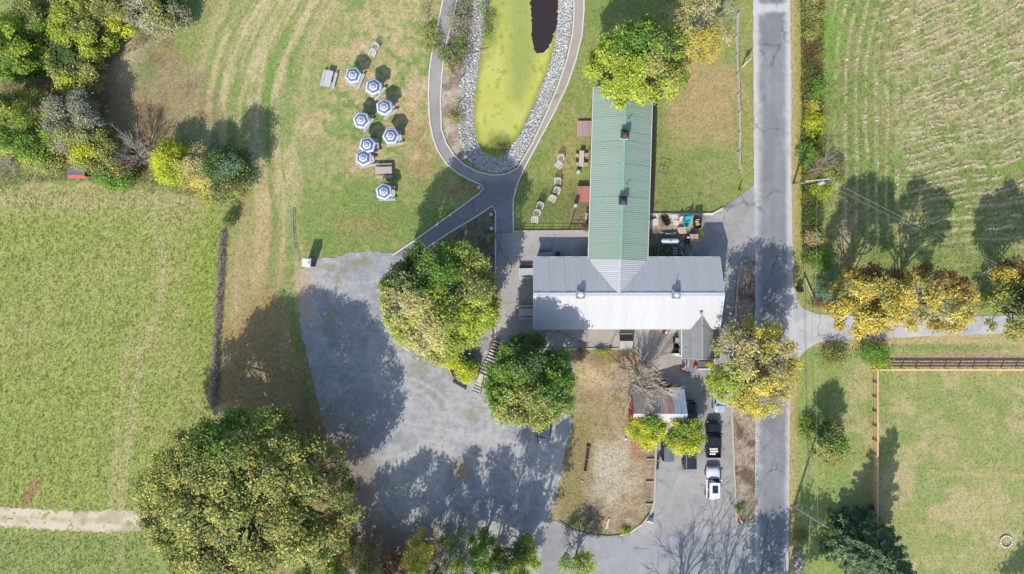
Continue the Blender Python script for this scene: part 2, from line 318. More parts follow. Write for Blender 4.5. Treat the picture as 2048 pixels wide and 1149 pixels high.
    ic = mix(ic, C(176, 148, 104), blob(x, y, 1195, 815, 58, 56, 0, .7, .6, 24, 1)*.75*sm(.3, .55, n2)); ic = mix(ic, C(160, 152, 100), blob(x, y, 1180, 850, 50, 50, 0, .7, .8, 14, 5)*.5); ic = mix(ic, C(142, 138, 84), sm(.56, .66, fbm(x/16+9, y/16, 3, 3))*.55)
    ic = mix(ic, C(206, 192, 170), blob(x, y, 1225, 940, 42, 70, 8, .6, .7, 18, 2)*.8)
    ic = mix(ic, C(150, 138, 82), blob(x, y, 1150, 960, 26, 95, 8, .5, .5, 20, 4)*.75)
    ic = mix(ic, C(120, 130, 66), blob(x, y, 1165, 1045, 26, 16, 20, .6, .5, 14, 4)*.7)
    ic = mix(ic, C(124, 146, 70), blob(x, y, 1252, 1062, 14, 10, 0, .6, .5, 10, 4)*.8)
    ic = mix(ic, C(184, 128, 92), blob(x, y, 1272, 905, 12, 34, 10, .6, .5, 12, 2)*.7)
    ic = mix(ic, C(112, 96, 84), blob(x, y, 1180, 1030, 34, 26, 0, .6, .6, 12, 2)*sm(.4, .6, n4)*.8)
    ic = mix(ic, C(132, 106, 80), blob(x, y, 1225, 715, 60, 14, 0, .6, .5, 14, 3)*.6)
    c = mix(c, ic, isl)
    ki = inpoly(P_kerbisland, x, y)
    c = mix(c, mix(np.broadcast_to(C(184, 166, 146), x.shape+(3,)).copy(), C(124, 104, 90), sm(.42, .62, n2*.5+n1*.5)), ki)
    yd = inpoly(P_yard, x, y)
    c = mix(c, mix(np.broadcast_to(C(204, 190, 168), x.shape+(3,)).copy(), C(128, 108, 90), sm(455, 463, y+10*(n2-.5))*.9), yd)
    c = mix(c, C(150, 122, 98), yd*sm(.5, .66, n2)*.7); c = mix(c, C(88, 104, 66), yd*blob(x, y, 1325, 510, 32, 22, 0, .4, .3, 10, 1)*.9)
    # east of the road
    ev = sm(1576, 1582, x)
    c = mix(c, C(164, 166, 102), ev*.5)
    c = mix(c, C(196, 168, 122), ev*(1-sm(1586, 1598, x+6*(n2-.5)))*.9)
    c = mix(c, C(170, 166, 92), ev*np.exp(-((x-1600)/7.0)**2)*.5)
    fld = sm(1636, 1652, x+14*(n1-.5))*(1-sm(596, 612, y))
    fc = mix(np.broadcast_to(C(140, 154, 88), x.shape+(3,)).copy(), C(164, 160, 108), sm(.36, .6, n1)*.85)
    fc = mix(fc, C(138, 172, 82), blob(x, y, 1665, 70, 26, 70, 6, .8, 1.0, 14, 2)*.7)
    fc = mix(fc, C(138, 166, 84), sm(.55, .7, fbm(x/28, y/28, 7, 3))*.6)
    fc = mix(fc, C(226, 212, 174), hay_lines(x, y)*1.0)
    fc = mix(fc, C(214, 198, 160), (sm(1740, 1840, x)*(1-sm(260, 360, y)))*.45*sm(.42, .58, n2))
    fc = mix(fc, C(198, 176, 140), blob(x, y, 1690, 470, 14, 60, 10, .6, .5, 14, 3)*.7)
    c = mix(c, fc, fld*ev)
    se = ev*sm(664, 672, y)
    sc_ = mix(np.broadcast_to(C(162, 166, 104), x.shape+(3,)).copy(), C(196, 180, 136), sm(.42, .64, n1*.6+n2*.4)*.8)
    sc_ = mix(sc_, C(140, 160, 90), sm(.54, .7, fbm(x/40, y/40, 7, 3))*.65)
    sc_ = mix(sc_, C(200, 180, 132), np.exp(-((y-948-.03*(x-1900))/6.0)**2)*sm(1860, 1900, x)*.6)
    sc_ = mix(sc_, C(136, 164, 84), (1-sm(1640, 1750, x))*.5)
    sc_ = mix(sc_, C(200, 176, 128), (1-sm(688, 704, y+.0*(x)))*.8)
    sc_ = mix(sc_, C(196, 168, 120), (1-sm(1582, 1598, x+6*(n2-.5)))*.9)
    sc_ = mix(sc_, C(186, 156, 130), blob(x, y, 1930, 722, 170, 15, 0, .3, .3, 14, 3)*.9)
    sc_ = mix(sc_, C(124, 152, 90), blob(x, y, 1880, 694, 140, 6, 0, .5, .3, 14, 3)*.7)
    c = mix(c, sc_, se)
    wz = ev*sm(1602, 1608, x+6*(n2-.5))*(1-sm(1634, 1646, x+14*(n1-.5)))*(1-sm(500, 530, y)); g_ = fbm(x/14, y/26, 4, 3)
    wc = mix(np.broadcast_to(C(134, 140, 84), x.shape+(3,)).copy(), C(150, 122, 96), sm(.50, .60, g_)); wc = mix(wc, C(112, 142, 72), 1-sm(.36, .46, g_)); wc = mix(wc, C(196, 180, 78), sm(.62, .68, fbm(x/16, y/20, 7, 2)))
    c = mix(c, wc, wz*.95)
    far = sm(1100, 2600, np.hypot(x-1024, y-574))
    return mix(c, C(150, 160, 98), far*.8)
def paint_lot(x, y):
    n1 = fbm(x/60, y/60, 1, 4); n2 = fbm(x/12, y/12, 2, 3)
    c = mix(np.broadcast_to(C(183, 183, 181), x.shape+(3,)).copy(), C(166, 168, 170), sm(.42, .62, n1))
    c = mix(c, C(150, 152, 156), sm(.56, .70, fbm(x/16, y/16, 6, 3))*.45)
    c = mix(c, C(204, 200, 194), sm(.48, .66, fbm(x/30, y/30, 4, 5))*.45); c = mix(c, C(146, 148, 153), sm(.54, .70, fbm(x/9+40, y/9, 7, 4))*.4)
    for cx, cy, r, w in ((760, 840, 120, 5), (760, 840, 145, 4), (905, 990, 150, 6), (905, 990, 128, 4)):   # wheel arcs
        c = mix(c, C(204, 198, 190), np.exp(-((np.hypot(x-cx, (y-cy)*1.6)-r)/w)**2)*.7*sm(.38, .55, n2*.4+n1*.6))
    d = y-(838+.19*(x-780)); c = mix(c, C(202, 196, 190), np.exp(-(d/4.0)**2)*sm(770, 820, x)*.6)
    d = y-(858+.15*(x-800)); c = mix(c, C(198, 194, 188), np.exp(-(d/3.0)**2)*sm(770, 820, x)*.5)
    n5 = fbm(x/5, y/5, 1, 2); c = mix(c, C(216, 213, 208), sm(.62, .78, n5)*.30); c = mix(c, C(136, 138, 142), sm(.62, .76, fbm(x/5+90, y/5, 6, 2))*.32)
    for cx, cy, rx, ry in ((722, 523, 26, 8), (705, 528, 14, 6), (680, 545, 20, 8), (655, 535, 22, 8), (728, 512, 8, 12), (660, 640, 14, 26), (672, 560, 14, 6), (836, 690, 18, 30), (838, 735, 22, 16), (945, 829, 16, 16), (870, 790, 6, 6), (920, 940, 16, 18), (655, 840, 14, 30)):
        c = mix(c, C(150, 146, 104), blob(x, y, cx, cy, rx, ry, 0, .8, 1.3, 7, 3)*.6)
    c = mix(c, C(180, 150, 112), blob(x, y, 925, 942, 15, 16, 0, .8, 1.3, 6, 3)*.6)
    c = mix(c, C(150, 136, 118), (blob(x, y, 700, 960, 60, 130, -14, .6, .4, 24, 2)+blob(x, y, 800, 1110, 140, 60, 0, .6, .5, 30, 2))*.85)
    c = mix(c, C(196, 176, 148), blob(x, y, 608, 580, 22, 60, 0, .6, .5, 14, 3)*.8)
    return c
def paint_drive(x, y):
    n1 = fbm(x/70, y/70, 1, 4); n2 = fbm(x/14, y/14, 2, 3)
    c = mix(np.broadcast_to(C(180, 177, 172), x.shape+(3,)).copy(), C(166, 163, 160), sm(.4, .62, n1))
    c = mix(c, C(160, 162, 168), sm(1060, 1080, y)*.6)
    c = mix(c, C(196, 192, 186), sm(.56, .7, n2*.5+n1*.5)*.4)
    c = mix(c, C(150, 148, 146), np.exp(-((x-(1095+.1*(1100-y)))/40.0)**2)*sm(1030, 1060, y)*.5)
    c = mix(c, C(178, 150, 122), blob(x, y, 1448, 905, 20, 12, -30, .7, .5, 10, 1)*.4)
    return c
def paint_path(x, y):
    n1 = fbm(x/50, y/50, 1, 4)
    c = mix(np.broadcast_to(C(176, 170, 164), x.shape+(3,)).copy(), C(164, 158, 154), sm(.4, .62, n1))
    c = mix(c, C(186, 172, 156), sm(1040, 1100, x)*(1-sm(300, 340, y))*.7)
    lower = sm(352, 372, y+.0*x); c = mix(c, C(134, 133, 138), lower*.85)  # lower path greyed down: shade put into its colour
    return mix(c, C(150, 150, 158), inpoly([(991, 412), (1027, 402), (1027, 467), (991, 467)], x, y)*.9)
def paint_terrace(x, y):
    n1 = fbm(x/60, y/60, 1, 4)
    c = mix(np.broadcast_to(C(190, 184, 176), x.shape+(3,)).copy(), C(178, 173, 167), sm(.4, .62, n1))
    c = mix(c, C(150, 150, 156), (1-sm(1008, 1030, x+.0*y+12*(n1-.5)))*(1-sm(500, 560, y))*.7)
    c = mix(c, C(186, 174, 160), sm(1165, 1180, x)*sm(655, 660, y)*.6)
    return c
def paint_road(x, y):
    n1 = fbm(x/30, y/90, 1, 4); n2 = fbm(x/10, y/40, 2, 3)
    xl = np.interp(y, [-300, 400, 560, 1200], [1517, 1520, 1519, 1518]); xr = np.interp(y, [-300, 0, 300, 500, 700, 1200], [1568, 1569, 1571, 1574, 1576, 1567])
    e = 5*(n2-.5)
    core = sm(-4, 4, x-xl+e)*sm(-4, 4, xr-x+e)
    c = mix(np.broadcast_to(C(206, 203, 199), x.shape+(3,)).copy(), C(146, 147, 149), core)
    c = mix(c, C(164, 165, 166), core*np.exp(-((x-1537)/4.0)**2)*.6*sm(.3, .6, n2)); c = mix(c, C(164, 165, 166), core*np.exp(-((x-1556)/3.5)**2)*.5)
    c = mix(c, C(132, 133, 137), core*sm(.5, .68, n1)*.6); c = mix(c, C(126, 130, 140), core*np.exp(-((y-131)/1.6)**2)*.7)
    c = mix(c, C(212, 210, 206), sm(6, 9, y+3*(n2-.5)-.06*(1545-x))*(1-sm(25, 28, y+3*(n2-.5)+.05*(x-1530)))*.9)
    jn = sm(560, 600, y)*(1-sm(700, 740, y)); c = mix(c, C(206, 203, 200), jn*sm(1558, 1582, x+10*(n1-.5))*.9)
    return mix(c, C(190, 188, 188), sm(360, 420, y)*(1-sm(520, 540, y))*(1-sm(1512, 1524, x))*.8)
def paint_lane(x, y):
    n1 = fbm(x/50, y/30, 1, 4)
    return mix(np.broadcast_to(C(204, 202, 200), x.shape+(3,)).copy(), C(190, 189, 190), sm(.4, .62, n1))
def paint_track(x, y):
    n1 = fbm(x/20, y/12, 1, 3); yc = 1038+.02*(x-100)
    c = mix(np.broadcast_to(C(222, 206, 182), x.shape+(3,)).copy(), C(196, 178, 152), sm(.45, .65, n1))
    return mix(c, C(178, 168, 122), np.exp(-((y-yc)/4.0)**2)*.6*(1-sm(200, 240, x)))

# ------------------------------------------------------------------ ground
def axis(lo, hi, step, far):
    core = np.arange(lo, hi+step/2, step); t = np.geomspace(step, far, 26); t = np.cumsum(t)
    return np.concatenate([(lo-t)[::-1], core, hi+t])
gx = axis(-70, 70, .25, 700); gy = axis(-42, 42, .25, 700)
GX, GY = np.meshgrid(gx, gy); gpx = 1024+GX*PX; gpy = 574.5-GY*PX
def seg_inside_depth(P, x, y):             # distance to the outline, positive inside
    d = poldist(P+[P[0]], x, y); return np.where(inpoly(P, x, y), d, -d)
def bank_z(x, y):
    d = seg_inside_depth(P_rip, x, y)/PX   # metres inside the stone bank
    return -0.02 - 0.30*sm(0, 1.1, d) - .55*sm(1.0, 3.0, d)
paved = np.zeros(gpx.shape, bool)
for P in PAVED: paved |= inpoly(P, gpx, gpy)
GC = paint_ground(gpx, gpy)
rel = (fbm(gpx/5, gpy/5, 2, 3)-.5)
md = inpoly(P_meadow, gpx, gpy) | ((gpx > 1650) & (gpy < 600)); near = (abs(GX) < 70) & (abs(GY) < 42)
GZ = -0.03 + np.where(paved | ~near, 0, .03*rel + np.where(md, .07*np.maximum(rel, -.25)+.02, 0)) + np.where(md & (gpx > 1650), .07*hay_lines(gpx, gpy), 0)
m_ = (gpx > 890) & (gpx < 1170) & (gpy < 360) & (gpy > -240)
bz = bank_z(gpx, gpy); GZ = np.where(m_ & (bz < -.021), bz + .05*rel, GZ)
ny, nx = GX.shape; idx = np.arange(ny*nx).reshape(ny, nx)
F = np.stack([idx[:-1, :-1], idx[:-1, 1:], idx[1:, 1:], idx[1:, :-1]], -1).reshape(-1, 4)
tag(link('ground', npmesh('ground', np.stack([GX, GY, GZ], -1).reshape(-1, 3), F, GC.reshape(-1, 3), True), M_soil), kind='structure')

def resample(P, step, closed=True, jit=0.0, r=None):
    Q = P+[P[0]] if closed else P; out = []
    for (x1, y1), (x2, y2) in zip(Q[:-1], Q[1:]):
        n = max(1, int(math.hypot(x2-x1, y2-y1)/step))
        for i in range(n):
            t = i/n; out.append((x1+(x2-x1)*t, y1+(y2-y1)*t))
    if not closed: out.append(P[-1])
    out = np.array(out)
    if jit: out = out + (r or rng).normal(0, jit, out.shape)
    return out
def chaikin(P, closed=True, n=2):
    for _ in range(n):
        Q = []; m = len(P)
        for i in range(m if closed else m-1):
            a, b = P[i], P[(i+1) % m]
            Q += [(a[0]*.75+b[0]*.25, a[1]*.75+b[1]*.25), (a[0]*.25+b[0]*.75, a[1]*.25+b[1]*.75)]
        P = Q if closed else [P[0]]+Q+[P[-1]]
    return P
def sheet(name, P, z, paint, m, step=8, jit=0.0, kind='structure', edge=6):
    B = resample(P, edge, True, jit); n = len(B)
    x0, y0 = B.min(0); x1, y1 = B.max(0); x0 = max(x0, -250); x1 = min(x1, 2300); y0 = max(y0, -300); y1 = min(y1, 1450)
    g = np.stack(np.meshgrid(np.arange(x0, x1, step), np.arange(y0, y1, step)), -1).reshape(-1, 2)+rng.normal(0, step*.15, (int(len(np.arange(x0, x1, step))*len(np.arange(y0, y1, step))), 2))
    k = inpoly([tuple(p) for p in B], g[:, 0], g[:, 1]); g = g[k]
    d = poldist([tuple(p) for p in B]+[tuple(B[0])], g[:, 0], g[:, 1]); g = g[d > step*.45]
    pts = [Vector(p) for p in np.concatenate([B, g])]
    r = delaunay_2d_cdt(pts, [(i, (i+1) % n) for i in range(n)], [], 1, 1e-4)
    V = np.array([(p[0], p[1]) for p in r[0]]); T = [f for f in r[2]]
    F = np.array([f for f in T if len(f) == 3])
    a = V[F[:, 1]]-V[F[:, 0]]; b = V[F[:, 2]]-V[F[:, 0]]; flip = (a[:, 0]*b[:, 1]-a[:, 1]*b[:, 0]) > 0   # photo y points down
    F[flip] = F[flip][:, ::-1]
    co = paint(V[:, 0], V[:, 1])
    X = (V[:, 0]-1024)/PX; Y = (574.5-V[:, 1])/PX
    o = link(name, npmesh(name, np.stack([X, Y, np.full(len(X), z)], -1), F, co), m)
    return tag(o, kind=kind)
sheet('parking_lot', P_lot, .004, paint_lot, M_grav, 4, 1.3)
sheet('dirt_track', P_track, .006, paint_track, M_grav, 7, 2.2)
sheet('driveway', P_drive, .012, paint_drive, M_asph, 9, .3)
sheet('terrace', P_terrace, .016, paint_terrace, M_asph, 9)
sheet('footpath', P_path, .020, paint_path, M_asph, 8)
sheet('farm_lane', P_lane, .008, paint_lane, M_asph, 9, .7)
sheet('road', P_road, .024, paint_road, M_asph, 8, .5)
# pond: dark water, with duckweed floating on most of it
M_water = mat('pond_water', (62, 48, 46), .12, ns=2, na=.1, spec=.5)
wp = chaikin(P_rip); wm = MB(); 
tag(link('pond_water', npmesh('pond_water', np.array([(*W(x, y)[:2], -.52) for x, y in [(905, 370), (1160, 370), (1160, -225), (905, -225)]]), np.array([[0, 1, 2, 3]])), M_water), kind='structure')
P_weed = [(938, -215), (1040, -215), (1062, -40), (1062, 0), (1063, 40), (1065, 78), (1068, 98), (1075, 105), (1090, 101), (1101, 88), (1110, 62), (1116, 30), (1119, 0), (1118, -40), (1130, -215), (1145, -215), (1146, 30), (1142, 68), (1132, 117), (1112, 174), (1088, 229), (1064, 280), (1046, 311), (1033, 332), (1012, 345), (988, 347), (965, 341), (940, 325), (922, 290), (914, 240), (919, 170), (928, 110), (940, 60)]
def paint_weed(x, y):
    n1 = fbm(x/40, y/40, 1, 4); n2 = fbm(x/9, y/9, 2, 3)
    c = mix(np.broadcast_to(C(205, 205, 112), x.shape+(3,)).copy(), C(199, 200, 96), sm(.4, .6, n1))
    sw = sm(-22, 22, x-np.interp(y, [-50, 0, 60, 120, 190, 240], [1002, 1010, 1020, 1012, 1024, 1040])+16*(n1-.5))*(1-sm(-16, 14, x-np.interp(y, [-50, 60, 110, 150, 200, 240], [1066, 1068, 1074, 1066, 1048, 1040])+8*(n1-.5)))*(1-sm(190, 235, y))
    c = mix(c, C(162, 172, 94), sw*.9)
    c = mix(c, C(172, 180, 98), sw*np.exp(-((x-1004)/12.0)**2)*.6)
    d = poldist(P_pond, x, y); c = mix(c, C(134, 140, 58), (1-sm(2, 16, d+8*(n2-.5)))*.75)
    c = mix(c, C(110, 116, 56), blob(x, y, 975, 50, 22, 60, 10, .7, .6, 12, 2)*.55); c = mix(c, C(96, 104, 46), blob(x, y, 1000, 285, 28, 18, 0, .6, .6, 8, 2)*.75)
    return mix(c, C(110, 118, 50), (n2 > .74)*.4)
sheet('duckweed', P_weed, -.505, paint_weed, M_weed, 4, 1.3, 'stuff', 4)

def kerb(P, w=.2, h=.10, m=None, name='kerb', z0=0.0, r=None):
    Q = resample(P, 14, False); pts = [W(x, y) for x, y in Q]; mb = MB(); L = []; R_ = []
    for i, p in enumerate(pts):
        t = (pts[min(i+1, len(pts)-1)]-pts[max(i-1, 0)]).normalized(); nn = Vector((-t.y, t.x, 0))
        L.append(p+nn*w/2); R_.append(p-nn*w/2)
    n = len(pts); vs = [(p.x, p.y, z0-.03) for p in L]+[(p.x, p.y, z0+h) for p in L]+[(p.x, p.y, z0+h) for p in R_]+[(p.x, p.y, z0-.03) for p in R_]
    fs = []
    for i in range(n-1):
        for k in range(3): fs.append((k*n+i, k*n+i+1, (k+1)*n+i+1, (k+1)*n+i))
    fs += [(0, n, 2*n, 3*n), (n-1, 4*n-1, 3*n-1, 2*n-1)]
    mb.add(vs, fs); return tag(mb.build(name, m), kind='structure')
M_kerb = mat('pale_concrete', (226, 220, 212), .9, ns=4, na=.10)
M_timber = mat('weathered_timber', (196, 186, 172), .9, ns=5, na=.15)
M_darktimber = mat('dark_timber', (112, 92, 78), .9, ns=5, na=.2)
i0 = P_path.index((967, 377)); i1 = P_path.index((893, -60)); i2 = P_path.index((921, -60)); i3 = P_path.index((1147, -60)); i4 = P_path.index((1167, -60))
kerb(P_path[:i1+1], .17, .10, M_kerb); kerb(P_path[i2:i3+1], .17, .10, M_kerb)
kerb(P_path[i4:P_path.index((1027, 467))+1], .17, .10, M_kerb)
kerb([(991, 690), (991, 467), (991, 425), (985, 412), (955, 432), (905, 462), (850, 498), (828, 520)], .17, .10, M_kerb)
kerb([(1027, 463), (1100, 463), (1177, 462)], .22, .14, mat('pink_kerb', (206, 186, 172), .9))
kerb([(1000, 698), (1075, 698), (1135, 698), (1266, 698), (1300, 728), (1336, 763)], .2, .14, M_timber)
kerb([(1298, 429), (1350, 429), (1424, 429), (1446, 417)], .28, .16, mat('yard_kerb', (206, 198, 188), .9))
kerb([(1311, 862), (1311, 920), (1308, 1004), (1300, 1028), (1283, 1050)], .26, .25, M_timber)
kerb([(1240, 1071), (1262, 1064), (1283, 1050)], .14, .08, M_kerb)
kerb([(1484, 522), (1475, 560), (1471, 620), (1465, 700), (1461, 765), (1463, 830), (1467, 930), (1472, 1042)], .24, .2, M_timber)
kerb([(1484, 522), (1495, 523)], .24, .2, M_timber)
kerb([(1118, 1042), (1140, 1058), (1175, 1069), (1215, 1073), (1240, 1071)], .14, .10, mat('grey_kerb', (150, 150, 146), .9))

for a_, b_ in (((1178, 659), (1168, 697)), ((1231, 659), (1220, 697)), ((1268, 660), (1266, 697))):
    kerb([a_, b_], .05, .021, mat('joint_tar', (96, 92, 90), .9), 'pavement_joint')
# ------------------------------------------------------------------ loose stones, grass, fallen leaves
ICO = []
_t = (1+5**.5)/2
ICOV = np.array([(-1, _t, 0), (1, _t, 0), (-1, -_t, 0), (1, -_t, 0), (0, -1, _t), (0, 1, _t), (0, -1, -_t), (0, 1, -_t), (_t, 0, -1), (_t, 0, 1), (-_t, 0, -1), (-_t, 0, 1)])/1.902
ICOF = np.array([(0, 11, 5), (0, 5, 1), (0, 1, 7), (0, 7, 10), (0, 10, 11), (1, 5, 9), (5, 11, 4), (11, 10, 2), (10, 7, 6), (7, 1, 8), (3, 9, 4), (3, 4, 2), (3, 2, 6), (3, 6, 8), (3, 8, 9), (4, 9, 5), (2, 4, 11), (6, 2, 10), (8, 6, 7), (9, 8, 1)])
def stones(name, pts, size, cols, zfn=None, parent=None):
    n = len(pts); r = np.random.default_rng(len(pts))
    sc = size*r.uniform(.6, 1.35, (n, 1, 1))*r.uniform(.65, 1.15, (n, 1, 3)); sc[:, :, 2] *= .7
    V = ICOV[None]*(1+r.normal(0, .16, (n, 12, 1)))*sc
    a = r.uniform(0, 6.28, n); ca, sa = np.cos(a)[:, None], np.sin(a)[:, None]
    V = np.stack([V[..., 0]*ca-V[..., 1]*sa, V[..., 0]*sa+V[..., 1]*ca, V[..., 2]], -1)
    V += np.array(pts)[:, None, :]
    F = (ICOF[None]+12*np.arange(n)[:, None, None]).reshape(-1, 3)
    cc = np.array(cols)[r.integers(0, len(cols), n)]*r.uniform(.75, 1.2, (n, 1))
    o = link(name, npmesh(name, V.reshape(-1, 3), F, np.repeat(cc, 12, 0)), M_stone, parent); return o
q = rng.uniform((905, -60), (1150, 350), (60000, 2)); d = seg_inside_depth(P_rip, q[:, 0], q[:, 1]); dw = seg_inside_depth(P_pond, q[:, 0], q[:, 1])
leftside = (q[:, 0] < 960) & (q[:, 1] < 240)
k = (d > 1) & (dw < 3) & ~(leftside & (rng.random(len(q)) < .45) & (q[:, 1] < 110)); q = q[k][:9500]
zz = bank_z(q[:, 0], q[:, 1])
tag(stones('riprap', np.stack([(q[:, 0]-1024)/PX, (574.5-q[:, 1])/PX, zz+.02], -1), .118, [C(212, 210, 206), C(188, 188, 188), C(230, 228, 224), C(164, 164, 166), C(196, 188, 176)]), kind='stuff')
q = rng.uniform((1590, 1098), (1604, 1200), (420, 2))
tag(stones('stone_bank', np.stack([(q[:, 0]-1024)/PX, (574.5-q[:, 1])/PX, rng.uniform(0, .12, len(q))], -1), .11, [C(206, 190, 188), C(170, 150, 150), C(224, 214, 208)]), kind='stuff')
q = rng.uniform((1120, 700), (1310, 1070), (1500, 2)); q = q[inpoly(P_island, q[:, 0], q[:, 1])]
q2 = rng.uniform((600, 510), (1140, 1080), (1500, 2)); q2 = q2[inpoly(P_lot, q2[:, 0], q2[:, 1])]
q3 = rng.uniform((1296, 430), (1400, 520), (700, 2)); q3 = q3[inpoly(P_yard, q3[:, 0], q3[:, 1])]
q = np.concatenate([q, q2[:1400], q3])
tag(stones('loose_stones', np.stack([(q[:, 0]-1024)/PX, (574.5-q[:, 1])/PX, np.full(len(q), .0)], -1), .055, [C(226, 218, 206), C(204, 194, 180), C(170, 160, 148)]), kind='stuff')

def blades(name, q, h, w, jit, keep=None, tint=None):
    n = len(q); r = np.random.default_rng(n+5)
    col = paint_ground(q[:, 0], q[:, 1])
    if tint is not None: col = col*tint
    X = (q[:, 0]-1024)/PX; Y = (574.5-q[:, 1])/PX
    nb = 3; X = np.repeat(X, nb)+r.normal(0, .05, n*nb); Y = np.repeat(Y, nb)+r.normal(0, .05, n*nb); col = np.repeat(col, nb, 0)*r.uniform(1-jit, 1+jit, (n*nb, 1))*r.uniform(.93, 1.07, (n*nb, 3))
    a = r.uniform(0, 6.28, n*nb); t = r.uniform(.35, 1.5, n*nb); hh = h*r.uniform(.5, 1.3, n*nb); ww = w*r.uniform(.6, 1.3, n*nb)
    dx, dy = np.cos(a), np.sin(a)
    V = np.stack([np.stack([X-dy*ww, Y+dx*ww, np.full(n*nb, -.05)], -1), np.stack([X+dy*ww, Y-dx*ww, np.full(n*nb, -.05)], -1), np.stack([X+dx*hh*t, Y+dy*hh*t, hh*.9], -1)], 1)
    F = np.arange(n*nb*3).reshape(-1, 3)
    return tag(link(name, npmesh(name, V.reshape(-1, 3), F, np.repeat(col, 3, 0)), M_blade), kind='stuff')
def scatter(n, x0, y0, x1, y1, fn):
    q = rng.uniform((x0, y0), (x1, y1), (n, 2)); return q[fn(q[:, 0], q[:, 1])]
def free(x, y):
    k = np.ones(len(x), bool)
    for P in PAVED+[P_rip, P_house, P_island, P_kerbisland, P_bed, P_yard]: k &= ~inpoly(P, x, y)
    return k
blades('meadow_grass', scatter(30000, -10, 375, 450, 1160, lambda x, y: inpoly(P_meadow, x, y) & ~inpoly(P_track, x, y)), .14, .045, .16, tint=np.array([1.3, 1.25, 1.15]))
blades('field_grass', scatter(24000, 1640, -10, 2060, 620, lambda x, y: free(x, y)), .12, .045, .22, tint=np.array([1.3, 1.24, 1.18]))
blades('lawn_grass', scatter(52000, -10, -10, 2060, 1160, lambda x, y: free(x, y) & ~inpoly(P_meadow, x, y) & ~((x > 1640) & (y < 620))), .075, .04, .24, tint=np.array([1.3, 1.25, 1.18]))
blades('roadside_weeds', scatter(3600, 1603, -10, 1644, 525, lambda x, y: x > 0), .42, .07, .35, tint=np.array([1.15, 1.15, 1.1]))
q = scatter(9000, 1680, -10, 2060, 430, lambda x, y: hay_lines(x, y) > .45)
blades('cut_hay', q, .16, .055, .18, tint=np.array([1.2, 1.16, 1.1]))
# ------------------------------------------------------------------ trees and shrubs
def unit(v): return v/np.maximum(np.linalg.norm(v, axis=-1, keepdims=True), 1e-9)
PALS = dict(
    oak=[(C(186, 182, 88), 4), (C(152, 160, 78), 3), (C(118, 138, 72), 3), (C(206, 196, 106), 2), (C(90, 112, 62), 2), (C(168, 130, 84), .3)],
    dark=[(C(98, 122, 62), 3), (C(76, 104, 54), 3), (C(120, 140, 70), 1)],
    green=[(C(126, 160, 58), 3), (C(100, 142, 48), 3), (C(152, 178, 76), 1)],
    lime=[(C(176, 192, 62), 4), (C(148, 172, 54), 3), (C(196, 202, 82), 2), (C(120, 150, 50), 1)],
    bright=[(C(214, 216, 52), 4), (C(196, 206, 50), 3), (C(168, 190, 48), 2), (C(230, 222, 70), 1)],
    yellow=[(C(222, 204, 78), 4), (C(204, 190, 74), 3), (C(184, 178, 80), 2), (C(228, 214, 110), 2)],
    gold=[(C(216, 192, 84), 4), (C(200, 180, 76), 3), (C(178, 154, 68), 2), (C(160, 154, 78), 2), (C(226, 212, 112), 2)],
    bronze=[(C(150, 114, 64), 3), (C(136, 112, 66), 2), (C(172, 138, 72), 2), (C(126, 120, 66), 2)],
    straw=[(C(196, 188, 118), 3), (C(206, 192, 130), 2), (C(178, 180, 104), 2), (C(216, 196, 148), 1)],
    scrub=[(C(150, 158, 84), 3), (C(176, 174, 100), 2), (C(122, 138, 72), 2), (C(184, 160, 104), .6), (C(204, 196, 90), 1)],
    grey=[(C(174, 172, 146), 3), (C(156, 160, 126), 2), (C(188, 180, 152), 2), (C(140, 150, 108), 2)],
    spruce=[(C(96, 122, 84), 3), (C(76, 102, 70), 3), (C(130, 152, 104), 1.4), (C(150, 166, 116), .5)],
    blue=[(C(118, 156, 118), 3), (C(96, 136, 98), 2), (C(142, 172, 132), 1)],
    rust=[(C(158, 118, 92), 3), (C(140, 108, 86), 2), (C(182, 140, 104), 1)])
for _p in PALS: PALS[_p] = [(np.minimum(c*(1.7 if _p == 'spruce' else 1.28), .8), w) for c, w in PALS[_p]]
def leaves(cl, cdir, lobeb, palidx, per, leaf, sig, r, flat=.75, droop=.0):
    """cl: cluster centres, cdir: outward directions; returns rhombic leaf faces"""
    n = len(cl)*per
    P = np.repeat(cl, per, 0) + r.normal(0, 1, (n, 3))*np.array([sig, sig, sig*flat])
    nr = unit(np.repeat(cdir, per, 0)*.45 + np.array([-.08, -.22, .80]) + r.normal(0, .42, (n, 3)))
    t = unit(np.cross(nr, r.normal(0, 1, (n, 3)))); b = np.cross(nr, t)
    L = leaf*r.uniform(.6, 1.35, (n, 1)); Wd = L*r.uniform(.34, .55, (n, 1))
    V = np.stack([P-t*L*.5, P+b*Wd*.5-nr*L*.06, P+t*L*.5, P-b*Wd*.5-nr*L*.06], 1)
    col = np.repeat(palidx*lobeb[:, None], per, 0)*r.uniform(.82, 1.16, (n, 1))*r.uniform(.95, 1.05, (n, 3))
    return V, col
def tube_arr(V, F, a, b, r0, r1, n=5):
    a = np.array(a, float); b = np.array(b, float); d = b-a; L = np.linalg.norm(d)
    if L < 1e-5: return
    d /= L; u = np.cross(d, (0, 0, 1.0) if abs(d[2]) < .9 else (1.0, 0, 0)); u /= np.linalg.norm(u); w = np.cross(d, u)
    base = len(V)
    for p, r in ((a, r0), (b, r1)):
        for i in range(n):
            t = 2*math.pi*i/n; V.append(p+(u*math.cos(t)+w*math.sin(t))*r)
    for i in range(n): F.append((base+i, base+(i+1) % n, base+n+(i+1) % n, base+n+i))
